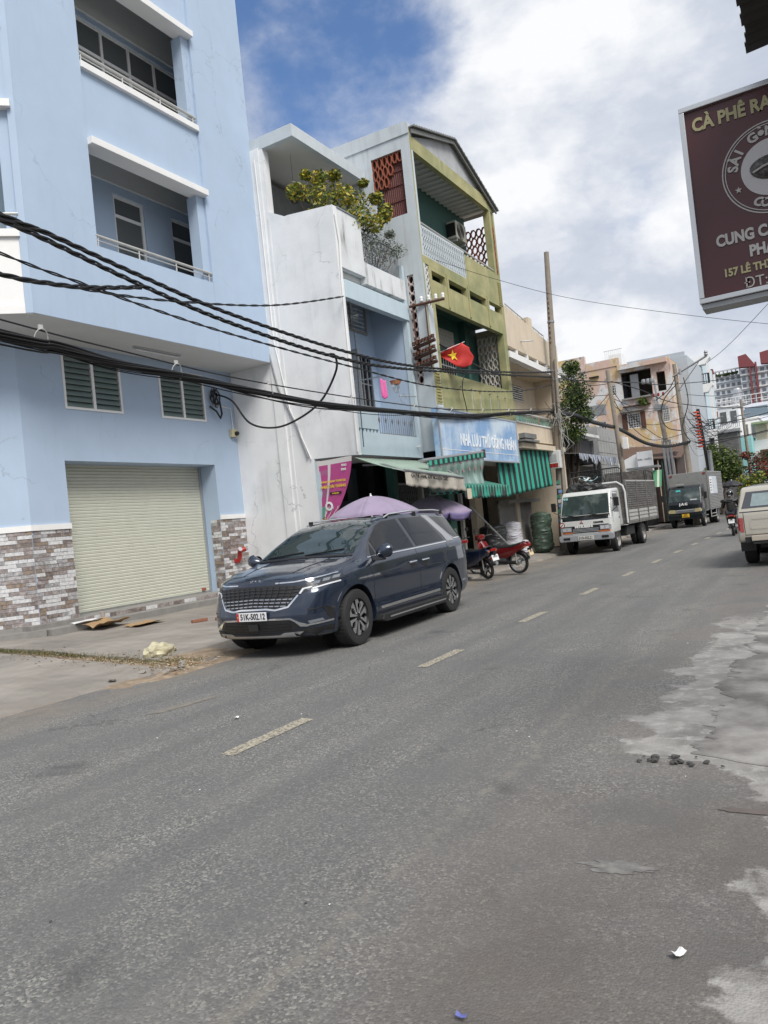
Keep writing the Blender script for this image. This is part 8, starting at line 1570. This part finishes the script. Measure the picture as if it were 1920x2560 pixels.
# shop house on the camera's side with the tin canopy overhead
rs = thing('shop_house', 'shop house on the near pavement whose tin canopy juts in overhead', 'shop', (2, 3, 0))
cn = MB(); n = 8
for i in range(n):
    y0, y1 = 4.2+.82*i/n, 4.2+.82*(i+1)/n; ym = (y0+y1)/2; sh_ = .02*((i*7) % 5)/5
    cn.add([(-.165-sh_, y0, 4.04), (-.165-sh_, ym, 4.075), (-.165-sh_, y1, 4.04), (4.6, y0, 4.35), (4.6, ym, 4.385), (4.6, y1, 4.35)], [(0,1,4,3),(1,2,5,4)])
cn.build('canopy', mat('dark_tin_canopy', (.04, .038, .036), .6, .3, var=.3), rs, solid=.02)
for y in (1.4, 2.6, 3.8, 4.9): MB().box(0.0, 3.3, y, y+.06, 4.36-.02*2, 4.40).build('purlin', M_['rust'], rs) if False else None
MB().box(4.6, 9, -8, 9, 0, 4.5).build('wall', M_['cream'], rs)
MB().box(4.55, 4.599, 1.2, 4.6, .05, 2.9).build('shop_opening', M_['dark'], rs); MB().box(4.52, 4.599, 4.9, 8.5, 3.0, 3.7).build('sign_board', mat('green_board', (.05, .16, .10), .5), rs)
for y in (-6, -3, 5.5): MB().box(4.56, 4.599, y, y+1.6, 1.2, 2.6).build('window', M_['glass'], rs)
r2_ = thing('shop_house', 'taller grey shop house on the near pavement beyond the canopy', 'shop', (5, 14, 0)); MB().box(4.6, 9, 9.05, 22, 0, 6.0).build('wall', M_['dirtywhite'], r2_)
for y in (10, 13, 16, 19): MB().box(4.55, 4.599, y, y+1.7, 3.8, 5.2).build('window', M_['glass'], r2_); MB().box(4.55, 4.599, y, y+2.2, .05, 2.7).build('roller_door', M_['shutter'] if y % 2 else M_['dark'], r2_)
r3_ = thing('shop_house', 'green shuttered shop house far along the near pavement', 'shop', (5, 30, 0)); MB().box(3.4, 9, 22.1, 40, 0, 5.5).build('wall', M_['green'], r3_)
for y in (24, 28, 32, 36): MB().box(3.35, 3.399, y, y+2.4, .05, 2.8).build('roller_door', M_['dark'], r3_)
# more of the crowded far row
def blk(lab, x0, x1, y, z1, m_, rows, cols, wz0=1.0, wm=None, bal=False):
    t = thing('far_house', lab, 'house', ((x0+x1)/2, y, 0)); MB().box(x0, x1, y, y+5, .1, z1).build('wall', m_, t); cw, rh = (x1-x0)/cols, (z1-wz0)/rows; s_ = None
    for i in range(cols):
        for j in range(rows):
            if s_ is None: s_ = MB().box(x0+cw*.2, x0+cw*.8, y-.05, y-.005, wz0+rh*.25, wz0+rh*.8).build('window', wm or M_['glass'], t)
            else: inst(s_, ORG[t.name]+Vector((cw*i, 0, rh*j)), t)
    if bal:
        for j in range(rows):
            b_ = MB().box(x0-.05, x1+.05, y-.6, y-.051, wz0+rh*j-.05, wz0+rh*j+.08).build('balcony', M_['white'], t); r_ = MB()
            for k in range(12): x = x0+(x1-x0)*k/11; r_.box(x-.02, x+.02, y-.6, y-.56, wz0+rh*j+.081, wz0+rh*j+.6)
            r_.box(x0, x1, y-.61, y-.55, wz0+rh*j+.6, wz0+rh*j+.65).build('railing', M_['galv'], b_)
    MB().box(x0-.1, x1+.1, y-.1, y+5, z1, z1+.15).build('cornice', M_['white'], t)
blk('narrow cream house with stacked balconies behind the reddish tree', -4.9, -3.4, 74, 6.6, M_['cream'], 3, 2, 1.2, bal=True)
blk('pale blue house with barred windows at the far right', -3.35, -1.6, 73, 5.6, M_['lightblue'], 2, 3, 1.2, bal=True)
blk('grey three storey house left of the turquoise wall', -8.3, -6.6, 76, 9.2, M_['dirtywhite'], 4, 2, 1.2, bal=True)
blk('white house with a roof terrace above the turquoise wall', -6.9, -5.4, 80, 8.2, M_['white'], 3, 2, 1.0, bal=True)
for i, (p, lab) in enumerate([([(-6.3, 43.5, 5.6), (-3, 44, 5.1), (3, 44, 6.4)], 'middle wire leaving the far pole to the right'), ([(-6.2, 43.5, 6.9), (-3.5, 44, 6.6), (3, 45, 7.6)], 'upper wire leaving the far pole to the right'), ([(-8, 34.4, 6.2), (-7.4, 38, 5.9), (-6.5, 43.4, 6.3)], 'slack middle wire from the leaning pole to the far pole'), ([(-8, 34.4, 5.9), (-7.4, 39, 5.2), (-6.4, 43.4, 5.7)], 'slackest wire from the leaning pole to the far pole'), ([(-9.2, 33, 5.1), (-8.2, 34.2, 5.6)], 'short service wire from the grey shop to the leaning pole'), ([(-10.9, 49.9, 7.4), (-8.4, 46, 6.6), (-6.4, 43.5, 7.2)], 'service wire from the peeling wall to the far pole')]): wire(p, .014, lab)
P6 = conc_pole('slim distant pole above the street tree', (-5.0, 62, 0), (-5.15, 62, 8.2), .13, .09); MB().tube([(-5.8, 62, 7.6), (-4.5, 62, 7.8)], .05, 6).build('cross_arm', M_['galv'], P6); MB().tube([(-5.7, 62, 7.0), (-4.6, 62, 7.1)], .05, 6).build('cross_arm', M_['galv'], P6)
for me in [q for q in bpy.data.meshes if q.users == 0]: bpy.data.meshes.remove(me)
